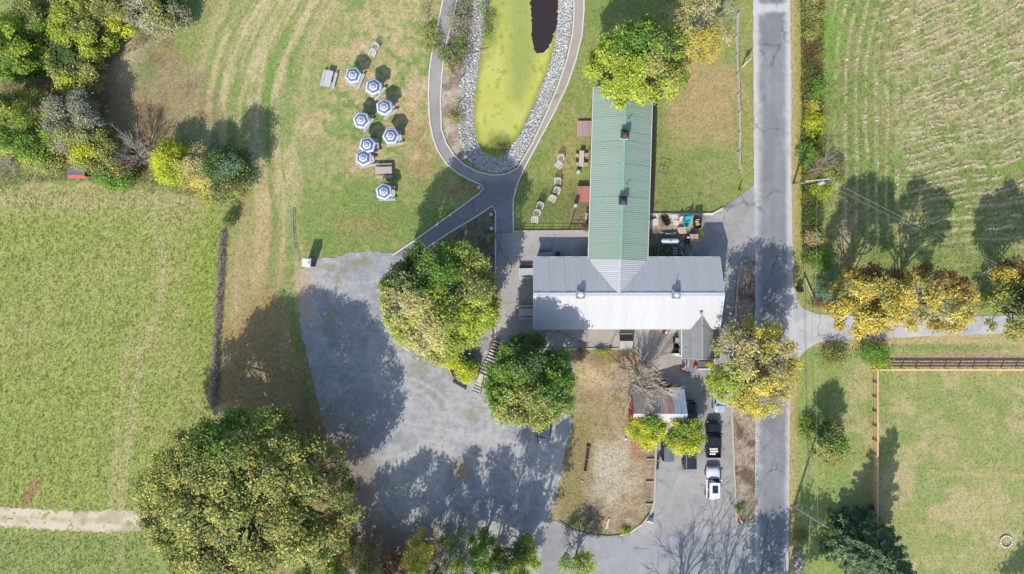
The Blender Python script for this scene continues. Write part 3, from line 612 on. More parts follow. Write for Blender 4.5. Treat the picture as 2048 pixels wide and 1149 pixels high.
def limb(V, F, a, b, r0, r1, r, seg=4, wob=.12, n=5):
    a = np.array(a, float); b = np.array(b, float); L = np.linalg.norm(b-a); pts = [a]
    for i in range(1, seg): pts.append(a+(b-a)*i/seg+r.normal(0, wob*L/seg, 3)+np.array([0, 0, .10*L*math.sin(math.pi*i/seg)*.5]))
    pts.append(b)
    for i in range(seg): tube_arr(V, F, pts[i], pts[i+1], r0+(r1-r0)*i/seg, r0+(r1-r0)*(i+1)/seg, n)
    return pts
def tree(name, label, cat, px, py, rx, ry, h0, h1, pal, n, seed, group=None, leaf=.34, lobes=22, lobe_r=.34, per=14, sig=.26, zones=(), hollow=.45, trunk_r=None, bark=None, rough=.12, twigs=0, base=None, extra=()):
    leaf *= .82; n = int(n*1.4); r = np.random.default_rng(seed); hm = h0+(h1-h0)*.55; c = W(px, py, hm); s = (1-hm/CAMH)/PX
    R = np.array([rx*s, ry*s, (h1-h0)/2]); cen = np.array([c.x, c.y, (h0+h1)/2])
    bx, by = (c.x+r.normal(0, .2), c.y+r.normal(0, .2)) if base is None else W(*base)[:2]
    root = thing(name, label, cat, (bx, by, 0), 0, group); off = np.array([bx, by, 0])
    # lobes: golden spiral over the crown, none in its underside
    nt_ = int(lobes*.72); i = np.arange(nt_)+.5; q = np.sqrt(i/nt_)*.90; ph = i*2.39996+r.uniform(0, 6.28)   # a sunflower of lobes over the top ...
    T = np.stack([q*np.cos(ph), q*np.sin(ph), np.sqrt(1-q*q)*r.uniform(.45, .98, nt_)], 1)+r.normal(0, rough*.8, (nt_, 3))
    ns_ = lobes-nt_; a = 2*math.pi*(np.arange(ns_)+r.uniform(0, .7, ns_))/max(1, ns_); qs = r.uniform(.68, .98, ns_)                 # ... and a ragged skirt
    B_ = np.stack([qs*np.cos(a), qs*np.sin(a), r.uniform(-.55, .15, ns_)], 1); T = np.concatenate([T, B_]); nl_ = np.linalg.norm(T, axis=1)
    
    if extra: T = np.concatenate([T, np.array(extra)]); nl_ = np.linalg.norm(T, axis=1); lobes = len(T)
    D = unit(T); rad = np.minimum(nl_, .95); LC = cen+D*R*rad[:, None]; LR = np.mean(R[:2])*lobe_r*r.uniform(.65, 1.3, lobes)*np.where(np.hypot(T[:, 0], T[:, 1]) > .74, .72, 1)
    nc = max(8, n//per); li = r.choice(lobes, nc, p=LR**2/np.sum(LR**2))
    dd = unit(r.normal(0, 1, (nc, 3))+D[li]*.75+np.array([0, 0, .35])); cl = LC[li]+dd*(LR[li]*r.uniform(.55, 1.06, nc))[:, None]*np.array([1, 1, .85])
    e = np.linalg.norm((cl-cen)/R, axis=1); k = (e > hollow) & (cl[:, 2] > .15); cl, dd, li, e = cl[k], dd[k], li[k], e[k]
    lb = r.uniform(.80, 1.20, lobes)[li]*r.uniform(.88, 1.12, len(li))
    def pick(pn, m):
        p = PALS[pn]; w = np.array([a[1] for a in p]); return np.array([a[0] for a in p])[r.choice(len(p), m, p=w/w.sum())]
    pc = pick(pal, len(cl))
    uu = (cl[:, 0]-cen[0])/R[0]; vv = (cl[:, 1]-cen[1])/R[1]
    for zu, zv, zr, zp in zones:           # (u east, v north, radius, palette): limbs of another colour
        w = np.hypot(uu-zu, vv-zv)+r.normal(0, .13, len(uu)) < zr
        alt = pick(zp, len(cl)) if zp else None
        if zp: pc[w] = alt[w]
        else:
            keep = ~(w & (r.random(len(uu)) < .75)); cl, dd, li, lb, pc, uu, vv = cl[keep], dd[keep], li[keep], lb[keep], pc[keep], uu[keep], vv[keep]
    V, col = leaves(cl, dd, lb, pc, per, leaf, sig, r)
    V = V.reshape(-1, 3)-off
    link('crown', npmesh('crown', V, np.arange(len(V)).reshape(-1, 4), np.repeat(col, 4, 0)), M_leaf, root)
    TV, TF = [], []; tr = trunk_r or max(.07, .028*np.mean(R[:2])*2+.05); top = np.array([cen[0], cen[1], h0+(h1-h0)*.35])-off
    tp = limb(TV, TF, (0, 0, -.1), top, tr, tr*.6, r, 6, .04, 8)
    for j in range(lobes):
        st = tp[r.integers(1, len(tp))]; limb(TV, TF, st, LC[j]-off, tr*.42, .03, r, 4, .16)
        for _ in range(twigs):
            limb(TV, TF, LC[j]-off, LC[j]-off+(unit(r.normal(0, 1, 3)+D[j])*LR[j]*r.uniform(.7, 1.2)), .03, .012, r, 3, .2, 3)
    link('trunk', npmesh('trunk', np.array(TV), np.array(TF), None, True), bark or M_bark, root)
    return root
def bare_tree(name, label, cat, px, py, rad_px, h, seed, group=None, m=None, n0=9, spread=.9, trunk_r=.18, depth=4, base=None, kids=(3, 4), hb=.22):
    r = np.random.default_rng(seed); c = W(px, py, h*.55); R = rad_px*(1-h*.55/CAMH)/PX
    bx, by = (c.x, c.y) if base is None else W(*base)[:2]
    root = thing(name, label, cat, (bx, by, 0), 0, group); lev = [([], []) for _ in range(3)]
    def grow(p, d, L, rad, k):
        q = p+d*L; V, F = lev[min(2, k)]
        pts = limb(V, F, p, q, rad, rad*.6, r, 3, .16, 6 if k < 1 else 4 if k < 2 else 3)
        if k >= depth: return
        for _ in range(r.integers(*kids)+(1 if k else 0)):
            t = r.uniform(.35, 1.0); o = pts[min(len(pts)-1, int(t*(len(pts)-1)+.5))]
            nd = unit(d+r.normal(0, .42, 3)+np.array([0, 0, .16])); grow(o, nd, L*r.uniform(.45, .75), rad*.5, k+1)
    V, F = lev[0]; top = np.array([0, 0, h*hb]); limb(V, F, (0, 0, -.1), top, trunk_r, trunk_r*.85, r, 3, .04, 8)
    for j in range(n0):
        a = 2*math.pi*j/n0+r.uniform(-.3, .3); el = r.uniform(.35, 1.2); sp = spread*r.uniform(.75, 1.1)
        d = unit(np.array([math.cos(a)*math.cos(el)*sp, math.sin(a)*math.cos(el)*sp, math.sin(el)]))
        L = .52*R/max(.35, math.hypot(d[0], d[1])); L = min(L, (h*(1-hb))*.55/max(.25, d[2])); grow(top*r.uniform(.6, 1), d, L, trunk_r*.5, 1)
    for nm, (V, F) in zip(('trunk', 'branch', 'twig'), lev):
        if F: link(nm, npmesh(nm, np.array(V), np.array(F), None, True), m or M_twig, root)
    return root

# the big trees
tree('oak_tree', 'huge spreading olive-green oak overhanging the south-west corner of the gravel lot', 'tree', 492, 1000, 210, 178, 3.5, 14.5, 'oak', 64000, 11, leaf=.40, lobes=120, lobe_r=.165, sig=.30, per=14, hollow=.46, zones=((-.1, .85, .25, 'green'),), twigs=1)
tree('maple_tree', 'large maple with dark green north side and yellowing south side between gravel lot and terrace', 'tree', 883, 600, 119, 118, 3, 13, 'lime', 40000, 12, leaf=.36, lobes=54, lobe_r=.22, zones=((.1, -.1, 1.6, 'lime'), (.55, .25, .5, 'scrub'), (-.55, .1, .42, 'straw'), (-.2, -.6, .4, 'straw'), (-.1, .75, .45, 'green'), (-.65, .6, .45, 'dark'), (.1, .45, .25, 'green'), (.45, -.35, .35, 'lime')), twigs=1)
tree('round_maple_tree', 'round dense green tree below the terrace, over the rear of a dark car', 'tree', 1057, 769, 87, 91, 2.5, 11, 'green', 28000, 13, leaf=.38, lobes=40, lobe_r=.26, zones=((0, -.7, .8, 'oak'), (.1, .8, .55, 'dark'), (.5, 0, .3, 'green')), twigs=1)
tree('walnut_tree', 'bright green tree overhanging the north end of the green roof', 'tree', 1277, 128, 97, 77, 3, 11.5, 'lime', 28000, 14, leaf=.38, lobes=40, lobe_r=.26, zones=((-.2, .5, .5, 'green'), (.4, -.3, .4, 'scrub'), (.5, .2, .2, 'dark')), twigs=1)
tree('golden_maple_tree', 'dense golden-yellow maple at the mouth of the farm lane', 'tree', 1734, 600, 72, 70, 2, 12, 'gold', 16000, 15, 'golden maples over the farm lane', leaf=.36, lobes=34, lobe_r=.25, zones=((-.2, .9, .42, 'bronze'), (.4, .9, .4, 'bronze'), (.35, -.75, .35, None), (-.1, .3, .25, 'scrub')), twigs=2)
tree('golden_maple_tree', 'golden maple whose bare grey branches show through the middle of its crown', 'tree', 1860, 599, 66, 66, 2, 12, 'gold', 11000, 16, 'golden maples over the farm lane', leaf=.36, lobes=34, lobe_r=.25, zones=((0, .85, .55, 'bronze'), (.6, .6, .4, 'bronze'), (-.15, .1, .5, None), (.15, -.1, .45, None), (-.5, -.75, .35, None)), twigs=5, bark=M_twig)
tree('golden_maple_tree', 'dark olive and gold maple cut by the east edge of the picture beside the lane', 'tree', 2046, 604, 50, 76, 2, 12, 'gold', 16000, 17, 'golden maples over the farm lane', leaf=.36, lobes=30, lobe_r=.27, zones=((-.3, -.4, .7, 'scrub'), (.1, .8, .5, 'bronze'), (-.6, .1, .4, 'dark')), twigs=1)
tree('locust_tree', 'thin pale yellow tree leaning over the road east of the grey porch', 'tree', 1511, 738, 90, 98, 3, 11, 'straw', 11500, 18, leaf=.33, lobes=74, lobe_r=.14, per=10, sig=.30, hollow=.3, zones=((0, -.75, .62, 'yellow'), (-.8, -.25, .38, 'lime'), (.9, -.1, .4, 'yellow'), (.2, .7, .4, 'yellow')), extra=((-.82, -.30, -.1), (-.88, -.12, .0), (-.80, -.45, -.2), (-.74, -.36, .1), (-.92, -.28, -.3)), twigs=3, base=(1492, 722))
tree('ash_tree', 'sparse yellowing tree with bare grey limbs at the top edge beside the rail fence', 'tree', 1392, 60, 66, 78, 2.5, 10, 'straw', 7500, 19, leaf=.30, lobes=30, lobe_r=.24, zones=((.2, -.75, .6, 'yellow'), (.5, .5, .5, None), (0, .2, .35, None)), twigs=5, bark=M_bark_pale)
bare_tree('dead_tree', 'leafless pale tree at the top edge west of the road', 'tree', 1428, 26, 62, 9, 41, m=M_bark_pale, n0=11)
bare_tree('leafless_tree', 'leafless spreading tree with pale limbs north of the rusty shed', 'tree', 1278, 757, 66, 5.5, 42, m=mat('bleached_bark', (232, 222, 200), .95, ns=5, na=.2), n0=17, kids=(3, 6), base=(1270, 755), hb=.3)
tree('lime_tree', 'bright yellow-green bushy tree over the west half of the rusty shed eave', 'tree', 1294, 860, 32, 31, 1.2, 4.6, 'bright', 6200, 20, 'bright trees below the rusty shed', leaf=.28, lobes=18, lobe_r=.34, zones=((.1, .7, .4, 'green'),))
tree('lime_tree', 'yellow-green bushy tree over the hood of the grey-topped jeep', 'tree', 1369, 870, 36, 31, 1.2, 4.6, 'lime', 6800, 21, 'bright trees below the rusty shed', leaf=.28, lobes=18, lobe_r=.34, zones=((-.5, .2, .4, 'green'), (.1, -.6, .6, 'bright')))
tree('spiraea_bush', 'bright yellow bush behind the slatted bench at the gravel edge', 'shrub', 935, 741, 22, 19, .3, 2.2, 'bright', 4200, 22, 'yellow bushes beside the bench', leaf=.24, lobes=14, lobe_r=.36, zones=((.2, .6, .4, 'green'),))
tree('spiraea_bush', 'smaller yellow bush touching the south tip of the large maple', 'shrub', 907, 719, 20, 15, .3, 2.2, 'bright', 2800, 23, 'yellow bushes beside the bench', leaf=.24, lobes=12, lobe_r=.36, zones=((.7, .5, .5, 'green'),))
tree('young_tree', 'small round olive tree between the road and the board fence', 'tree', 1658, 886, 32, 42, .8, 4.5, 'scrub', 6500, 24, leaf=.28, lobes=20, lobe_r=.30, zones=((-.3, .4, .5, 'dark'), (.2, .1, .4, 'green')))
# spruce: tiers of drooping boughs
def spruce(px, py, h, rad_px, seed, label):
    r = np.random.default_rng(seed); b = W(px, py); root = thing('spruce_tree', label, 'tree', (b.x, b.y, 0)); R = rad_px/PX
    cl, dd = [], []; TV, TF = [], []; limb(TV, TF, (0, 0, -.1), (0, 0, h), .25, .03, r, 5, .01, 8)
    for t in range(13):
        z = .8+(h-1.0)*t/13; rr = R*(1-t/13.5)**.85; nb = max(5, int(16*(1-t/18)))
        for j in range(nb):
            a = 2*math.pi*(j+.5*(t % 2))/nb+r.normal(0, .12); L = rr*r.uniform(.75, 1.1); d = np.array([math.cos(a), math.sin(a), 0])
            tip = np.array([0, 0, z])+d*L+np.array([0, 0, -.12*L]); tube_arr(TV, TF, (0, 0, z), tip, .04, .012, 3)
            for s in np.linspace(.25, 1, max(4, int(L*3.2))):
                w = .34*(1.15-s)*L*.6
                for sd in (-1, 0, 1): cl.append(np.array([0, 0, z])*(1-s)+tip*s+np.array([-d[1], d[0], 0])*sd*w); dd.append(d*.7+np.array([0, 0, .2]))
    cl = np.array(cl); dd = np.array(dd); p = PALS['spruce']; w = np.array([a[1] for a in p]); pc = np.array([a[0] for a in p])[r.choice(len(p), len(cl), p=w/w.sum())]
    V, col = leaves(cl, dd, r.uniform(.85, 1.15, len(cl)), pc, 11, .30, .13, r, .5); V = V.reshape(-1, 3)
    link('crown', npmesh('crown', V, np.arange(len(V)).reshape(-1, 4), np.repeat(col, 4, 0)), M_leaf, root)
    link('trunk', npmesh('trunk', np.array(TV), np.array(TF), None, True), M_bark, root)
spruce(1712, 1082, 13, 74, 31, 'dark blue-green spruce at the south end of the board fence')
# north-west thickets, named by how they look
TH = 'thickets in the north-west'
for i, (px, py, rx, ry, h, pal, zn, lab) in enumerate([
    (20, 96, 46, 62, 8, 'lime', ((0, -.6, .6, 'green'),), 'yellow-green tree on the west edge above the brown clearing'),
    (96, 40, 56, 52, 5, 'scrub', ((.4, -.5, .5, 'green'),), 'olive scrub tree in the upper left corner beside the bare soil patch'),
    (168, 60, 52, 58, 6, 'lime', ((.3, .2, .5, 'scrub'),), 'yellow-flecked bushy tree in the middle of the upper left thicket'),
    (152, 132, 46, 56, 5, 'scrub', ((-.2, .2, .6, 'dark'), (0, -.9, .35, 'bright')), 'dark olive thicket reaching down into the brown clearing'),
    (236, 26, 48, 40, 5.5, 'scrub', ((.2, -.8, .4, 'bright'),), 'pale green bush with a yellow skirt at the top of the brown clearing'),
    (312, 18, 52, 44, 6.5, 'grey', ((.5, .4, .6, 'dark'), (.2, -.4, .4, 'scrub')), 'grey-green bush at the top edge with a dark side toward the lawn'),
    (60, 110, 36, 40, 4, 'green', (), 'low mid-green bush between the west edge tree and the dark thicket')]):
    tree('bushy_tree', lab, 'tree', px, py, rx, ry, .3, h, pal, int(rx*ry*4.6), 50+i, TH, leaf=.32, lobes=36, lobe_r=.22, rough=.28, sig=.32, zones=zn)
HR = 'hedgerow above the west meadow'
for i, (px, py, rx, ry, h, pal, zn, lab) in enumerate([
    (38, 258, 66, 74, 7.5, 'lime', ((.4, -.4, .5, 'green'), (-.2, .6, .4, 'oak')), 'large yellow-green tree at the west end of the hedgerow'),
    (150, 250, 56, 66, 6, 'grey', ((.3, -.6, .4, 'scrub'),), 'feathery grey-green tree west of the yellow-topped bush'),
    (190, 302, 44, 44, 4.5, 'scrub', ((-.2, -.1, .45, 'bright'),), 'olive bush with a yellow middle behind the red-fronted coop'),
    (345, 326, 34, 42, 4, 'bright', ((.3, -.5, .5, 'lime'),), 'bright yellow bush right of the grey leafless tree'),
    (404, 346, 40, 50, 4.5, 'straw', ((-.2, -.7, .5, 'yellow'),), 'straw-coloured bush between the yellow bush and the dark bush'),
    (462, 346, 44, 48, 6.5, 'dark', ((.3, .1, .3, 'blue'), (.5, -.6, .5, 'scrub')), 'dark green bush at the east end of the hedgerow'),
    (438, 380, 48, 26, 2.6, 'scrub', (), 'low olive bush at the foot of the dark hedgerow end'),
    (228, 350, 42, 28, 2.4, 'green', ((.2, .5, .5, 'scrub'),), 'low green bramble below the grey leafless tree'),
    (252, 344, 24, 20, 1.8, 'rust', (), 'small russet bush under the grey leafless tree'),
    (92, 318, 42, 26, 2.5, 'scrub', (), 'low olive scrub just left of the red-fronted coop')]):
    tree('hedgerow_bush', lab, 'shrub', px, py, rx, ry, .2, h, pal, int(rx*ry*4.4), 70+i, HR, leaf=.28, lobes=34, lobe_r=.22, rough=.28, sig=.32, zones=zn, twigs=2 if pal == 'grey' else 0)
bare_tree('leafless_bush', 'grey leafless tree in the middle of the hedgerow', 'tree', 270, 306, 42, 4.5, 43, n0=14, kids=(3, 5), trunk_r=.12)
bare_tree('leafless_bush', 'pale leafless branches sprawling at the west end of the meadow edge', 'shrub', 14, 328, 36, 2.5, 44, m=M_bark_pale, n0=10, kids=(3, 5), trunk_r=.10)
bare_tree('leafless_bush', 'dead pale stems poking out of the dark end of the hedgerow', 'shrub', 412, 330, 24, 5.5, 45, m=M_bark_pale, n0=7, trunk_r=.10)
tree('small_bush', 'small dark bush at the north end of the brush fence', 'shrub', 460, 441, 12, 12, .1, 1.5, 'dark', 700, 90, leaf=.22, lobes=8, lobe_r=.42, zones=((0, -.8, .4, 'bronze'),))
# bottom edge thicket
BT = 'thicket along the south edge'
for i, (px, py, rx, ry, h, pal, zn, n, lab) in enumerate([
    (735, 1122, 30, 34, 5, 'scrub', (), 3000, 'olive and yellow sapling left of the russet bush'),
    (778, 1140, 40, 30, 3, 'rust', (), 3200, 'russet brown bush at the south edge'),
    (838, 1108, 26, 38, 7, 'yellow', ((.2, -.4, .6, 'lime'),), 3000, 'thin yellow sapling right of the russet bush'),
    (906, 1100, 28, 40, 6, 'grey', ((-.3, .6, .5, 'green'), (.4, -.5, .5, 'lime')), 3600, 'grey-green sapling between the yellow sapling and the pointed green one'),
    (966, 1104, 24, 42, 8, 'green', ((.2, -.7, .5, 'lime'),), 4200, 'pointed dark green sapling at the south edge'),
    (1034, 1118, 46, 36, 5.5, 'lime', ((.1, .75, .35, 'dark'), (-.6, 0, .4, 'dark')), 6500, 'wide yellow-green bush where the drive meets the gravel at the south edge'),
    (1155, 1126, 34, 24, 5, 'lime', ((-.6, .1, .5, 'green'),), 1500, 'thin green sapling over the drive at the south edge'),
    (660, 1118, 34, 34, 7, 'oak', ((.3, -.4, .5, 'green'),), 4200, 'green bush tucked under the east side of the huge oak'),
    (640, 1168, 60, 26, 4, 'green', (), 4200, 'green undergrowth at the south edge below the oak'),
    (880, 1152, 60, 20, 2.5, 'dark', (), 3200, 'low dark undergrowth below the yellow sapling')]):
    tree('sapling' if h > 4.5 else 'undergrowth_bush', lab, 'tree' if h > 4.5 else 'shrub', px, py, rx, ry, .3, h, pal, n, 100+i, BT, leaf=.30, lobes=18, lobe_r=.30, zones=zn, twigs=2)
bare_tree('leafless_sapling', 'thin grey leafless sapling over the russet bush', 'tree', 752, 1110, 36, 7, 46, n0=5, trunk_r=.06, spread=.5)
# trees just south of the picture: only their shadows reach into it
OFF = 'tall trees south of the picture'
for i, (px, py, rx, h, n, pal) in enumerate([(740, 1210, 44, 16, 3000, 'green'), (800, 1200, 28, 15, 1500, 'green'), (846, 1215, 24, 17, 1300, 'lime'), (905, 1190, 22, 16, 1300, 'green'), (965, 1185, 34, 18, 2400, 'lime'), (1020, 1190, 38, 18, 3200, 'green'), (690, 1245, 50, 17, 4200, 'oak'), (1555, 1262, 52, 14, 3600, 'oak'), (1490, 1270, 46, 12, 2400, 'oak'), (2030, 1320, 60, 13, 4000, 'oak')]):
    b = W(px, py); ap = (px-1024)/(1-h*.6/CAMH)+1024; aq = (py-574.5)/(1-h*.6/CAMH)+574.5
    tree('tall_tree', 'tall tree south of the picture casting '+['the westernmost gravel shadow', 'a thin shadow beside the dark western one', 'a slim shadow in the middle of the gravel', 'the slim shadow right of mid-gravel', 'the broad shadow left of the dirt island', 'the shadow touching the dirt island', 'the shadow just east of the huge oak', 'the shadow on the lower road', 'the shadow at the mouth of the drive', 'the shadow in the lower right corner'][i], 'tree', ap, aq, rx, rx, 4.5, h, pal, int(n*.42), 130+i, OFF, leaf=.55, lobes=22, lobe_r=.24, sig=.45, hollow=.2, twigs=1)
for i, (px, py) in enumerate([(1345, 1225), (1425, 1245)]):
    h = 13; ap = (px-1024)/(1-h*.55/CAMH)+1024; aq = (py-574.5)/(1-h*.55/CAMH)+574.5
    bare_tree('bare_tall_tree', 'tall bare tree beyond the south edge casting the '+['western', 'eastern'][i]+' branch shadow on the drive', 'tree', ap, aq, 78, h, 150+i, 'bare trees south of the picture', n0=10, kids=(3, 5), trunk_r=.22, hb=.3)
# roadside shrubs and weeds east of the road
VG = 'shrubs along the roadside wire'
for i, (px, py, rx, ry, h, pal, lab) in enumerate([
    (1622, 20, 20, 22, 0.9, 'scrub', 'olive weeds at the top of the roadside strip'),
    (1622, 62, 16, 16, 0.75, 'scrub', 'olive-yellow weeds beside the pale rim of the green patch'),
    (1632, 178, 13, 22, 0.83, 'green', 'dark green weeds above the goldenrod'),
    (1624, 212, 10, 8, 0.62, 'yellow', 'small clump of yellow goldenrod'),
    (1626, 250, 15, 23, 0.75, 'bright', 'large clump of yellow goldenrod'),
    (1612, 310, 15, 22, 0.9, 'green', 'green bush above the transformer pole'),
    (1640, 382, 16, 13, 0.9, 'lime', 'yellow-green bush below the transformer'),
    (1668, 350, 18, 24, 1.6, 'scrub', 'olive bush right of the transformer'),
    (1626, 478, 13, 13, 0.45, 'straw', 'straw-coloured tuft on the verge'),
    (1636, 520, 18, 21, 0.68, 'green', 'low green weeds above the leaning rail'),
    (1660, 580, 17, 30, 3.0, 'blue', 'blue-green juniper beside the golden maple'),
    (1640, 606, 18, 10, .8, 'rust', 'brown weeds at the corner of the lane'),
    (1980, 600, 15, 17, 1.8, 'green', 'green bush between two golden maples'),
    (1668, 716, 28, 14, 1.5, 'scrub', 'brownish weeds at the west end of the lane-side hedge'),
    (1742, 708, 32, 18, 2.0, 'green', 'green brambles near the corner of the board fence'),
    (1762, 728, 18, 12, 1.4, 'lime', 'yellow-green bush on the corner of the board fence'),
    (1612, 858, 9, 22, .9, 'green', 'low green weeds at the road edge across from the white car'),
    (1600, 1078, 14, 12, .7, 'scrub', 'rough grass tuft above the stone bank')]):
    tree('verge_shrub', lab, 'plant', px, py, rx, ry, .05, h, pal, int(rx*ry*2.6)+200, 170+i, VG, leaf=.24, lobes=18, lobe_r=.30, sig=.3, trunk_r=.04, rough=.25)
bare_tree('leafless_shrub', 'grey leafless shrub just above the transformer pole', 'shrub', 1632, 338, 20, 2.8, 47, n0=9, trunk_r=.06)
bare_tree('leafless_shrub', 'small grey leafless tree at the field edge above the transformer', 'shrub', 1662, 320, 22, 4.5, 48, n0=7, trunk_r=.08)
bare_tree('leafless_shrub', 'pale leafless shrub left of the golden maple at the east edge', 'shrub', 1992, 545, 26, 4, 49, m=M_bark_pale, n0=8, trunk_r=.08)
# plants by the pond and in the beds
PB = 'weeds on the pond bank'
for i, (px, py, rx, ry, h, pal, lab) in enumerate([
    (876, 86, 14, 22, .9, 'scrub', 'weeds spilling over the west pond path'), (890, 108, 14, 14, .9, 'green', 'green weeds at the inner kerb of the west pond path'),
    (918, 40, 18, 34, 1.4, 'grey', 'grey dry weeds on the north-west pond bank'), (920, 96, 12, 22, 1.0, 'green', 'green weeds among driftwood on the pond bank'),
    (906, 128, 16, 18, .9, 'scrub', 'olive weeds at the south end of the driftwood'), (914, 228, 14, 24, .5, 'scrub', 'low sparse weeds on the bare pond bank'),
    (972, 40, 12, 40, 1.0, 'green', 'reeds standing in the duckweed by the west shore'), (1004, 293, 20, 8, -.1, 'scrub', 'low waterside weeds at the south tip of the pond'),
    (855, 60, 16, 46, .8, 'scrub', 'rough tall grass outside the west pond path')]):
    tree('bank_weed', lab, 'plant', px, py, rx, ry, -.5 if i in (6, 7) else .0, h, pal, int(rx*ry*1.1)+120, 200+i, PB, leaf=.20, lobes=18, lobe_r=.26, sig=.3, trunk_r=.03, rough=.25)
for (px, py, rx, ry, h, pal, lab) in [(1478, 1019, 8, 9, .6, 'green', 'small green tuft on the south tip of the roadside island'), (1163, 700, 6, 6, .6, 'rust', 'small rusty mum by the terrace wall'),
    (1198, 704, 7, 6, .6, 'scrub', 'low olive plant by the terrace wall'), (1214, 704, 8, 6, .6, 'lime', 'low yellow-green plant by the terrace wall'), (1250, 1064, 9, 6, .4, 'lime', 'grass tuft at the south tip of the dirt island'),
    (982, 474, 10, 7, .5, 'scrub', 'low olive plant in the triangular bed'), (1210, 560 + 0, 1, 1, .1, 'lime', '')]:
    if lab: tree('low_plant', lab, 'plant', px, py, rx, ry, .0, h, pal, 420, int(px), None, leaf=.16, lobes=9, lobe_r=.4, sig=.12, trunk_r=.02)
# dry stems filling the beds, driftwood
def stems(name, P, n, h, cols, seed, w=.016):
    r = np.random.default_rng(seed); P_ = np.array(P); q = r.uniform(P_.min(0), P_.max(0), (n*3, 2)); q = q[inpoly(P, q[:, 0], q[:, 1])][:n]
    V, F, cc = [], [], []
    for x, y in q:
        p = np.array(W(x, y)); a = r.uniform(0, 6.28); L = h*r.uniform(.5, 1.4); e = r.uniform(.2, 1.2)
        tube_arr(V, F, p, p+L*np.array([math.cos(a)*math.cos(e), math.sin(a)*math.cos(e), math.sin(e)]), w, w*.5, 3); cc.append(np.array(cols)[r.integers(len(cols))]*r.uniform(.8, 1.2))
    return tag(link(name, npmesh(name, np.array(V), np.array(F), np.repeat(np.array(cc), 6, 0)), mat('dry_stem', attr=True, rough=.9, na=0)), kind='stuff')
stems('dry_bed_stems', P_bed, 2600, .5, [C(170, 164, 146), C(126, 120, 104), C(196, 188, 170)], 1)
stems('dry_bank_stems', [(905, 0), (945, 0), (945, 120), (925, 160), (900, 150), (895, 90)], 900, .6, [C(176, 166, 150), C(120, 104, 94), C(204, 196, 182)], 2)
stems('dry_island_stems', P_island, 1300, .24, [C(214, 198, 168), C(188, 166, 132), C(170, 160, 112)], 3)
stems('roadside_dry_stems', P_kerbisland, 1400, .28, [C(196, 180, 158), C(120, 100, 84), C(160, 140, 120)], 4)
r_ = np.random.default_rng(5)
for i, (pts, lab) in enumerate([([(912, 118), (930, 112), (952, 110), (973, 104)], 'long bleached driftwood branch reaching over the duckweed'), ([(900, 100), (906, 112), (916, 122), (922, 124)], 'thick curved grey driftwood trunk on the pond bank'), ([(920, 124), (932, 112)], 'short bleached driftwood stick beside the curved trunk'), ([(920, 78), (926, 72), (932, 70)], 'small bleached driftwood twig above the curved trunk')]):
    V, F = [], []; th = .16 if i == 1 else .055; pp = [np.array(W(x, y))+np.array([0, 0, .12 if i != 0 else .14]) for x, y in pts]
    for a, b in zip(pp[:-1], pp[1:]): limb(V, F, a, b, th, th*.75, r_, 3, .05, 6)
    tag(link('driftwood', npmesh('driftwood', np.array(V), np.array(F), None, True), M_bark_pale), lab, 'driftwood', 'driftwood on the pond bank')
stems('hedgerow_dry_stems', [(0, 300), (130, 320), (240, 300), (330, 290), (470, 300), (500, 370), (450, 410), (380, 390), (280, 370), (140, 362), (0, 372)], 3600, .7, [C(190, 178, 140), C(150, 136, 104), C(206, 196, 160), C(140, 150, 92)], 21, .02)
stems('thicket_dry_stems', [(0, 130), (120, 150), (210, 60), (350, 60), (300, 90), (200, 130), (190, 210), (100, 210), (0, 190)], 1800, .6, [C(176, 162, 128), C(140, 122, 98), C(196, 186, 150)], 22, .02)
# fallen leaves
def litter(name, q, cols, size, z=.02):
    n = len(q); r = np.random.default_rng(n); p = np.stack([(q[:, 0]-1024)/PX, (574.5-q[:, 1])/PX, np.full(n, z)+r.uniform(0, .03, n)], -1)
    nr = unit(np.array([0, 0, 1.0])+r.normal(0, .25, (n, 3))); t = unit(np.cross(nr, r.normal(0, 1, (n, 3)))); b = np.cross(nr, t); L = size*r.uniform(.6, 1.4, (n, 1))
    V = np.stack([p-t*L/2, p+b*L*.32, p+t*L/2, p-b*L*.32], 1).reshape(-1, 3); c = np.array(cols)[r.integers(0, len(cols), n)]*r.uniform(.8, 1.2, (n, 1))
    tag(link(name, npmesh(name, V, np.arange(4*n).reshape(-1, 4), np.repeat(c, 4, 0)), M_leaf), kind='stuff')
q = np.concatenate([rng.normal((740, 452), (60, 28), (700, 2)), rng.normal((762, 455), (16, 10), (160, 2)), rng.normal((790, 330), (120, 160), (300, 2)), rng.normal((1380, 250), (80, 90), (260, 2)), rng.normal((935, 375), (22, 12), (120, 2))])
litter('fallen_leaves', q[free(q[:, 0], q[:, 1])], [C(236, 226, 196), C(220, 180, 130), C(200, 140, 96), C(240, 220, 150)], .11, .06)
q = scatter(26000, 1680, -10, 2060, 430, lambda x, y: hay_lines(x, y) > .5)
litter('straw', q[:5200], [C(236, 226, 192), C(222, 206, 166), C(206, 188, 146)], .30, .10)
q = np.concatenate([rng.uniform((600, 520), (1480, 1140), (900, 2)), rng.normal((770, 1120), (70, 40), (2600, 2)), rng.normal((650, 900), (30, 110), (900, 2)), rng.normal((520, 760), (60, 70), (700, 2)), rng.normal((1500, 800), (40, 60), (500, 2)), rng.normal((900, 700), (60, 60), (260, 2)), rng.normal((1420, 880), (40, 80), (160, 2)), rng.normal((1400, 430), (60, 40), (120, 2))])
litter('leaf_litter', q, [C(176, 128, 88), C(150, 108, 78), C(206, 176, 120), C(126, 98, 78)], .12, .032)
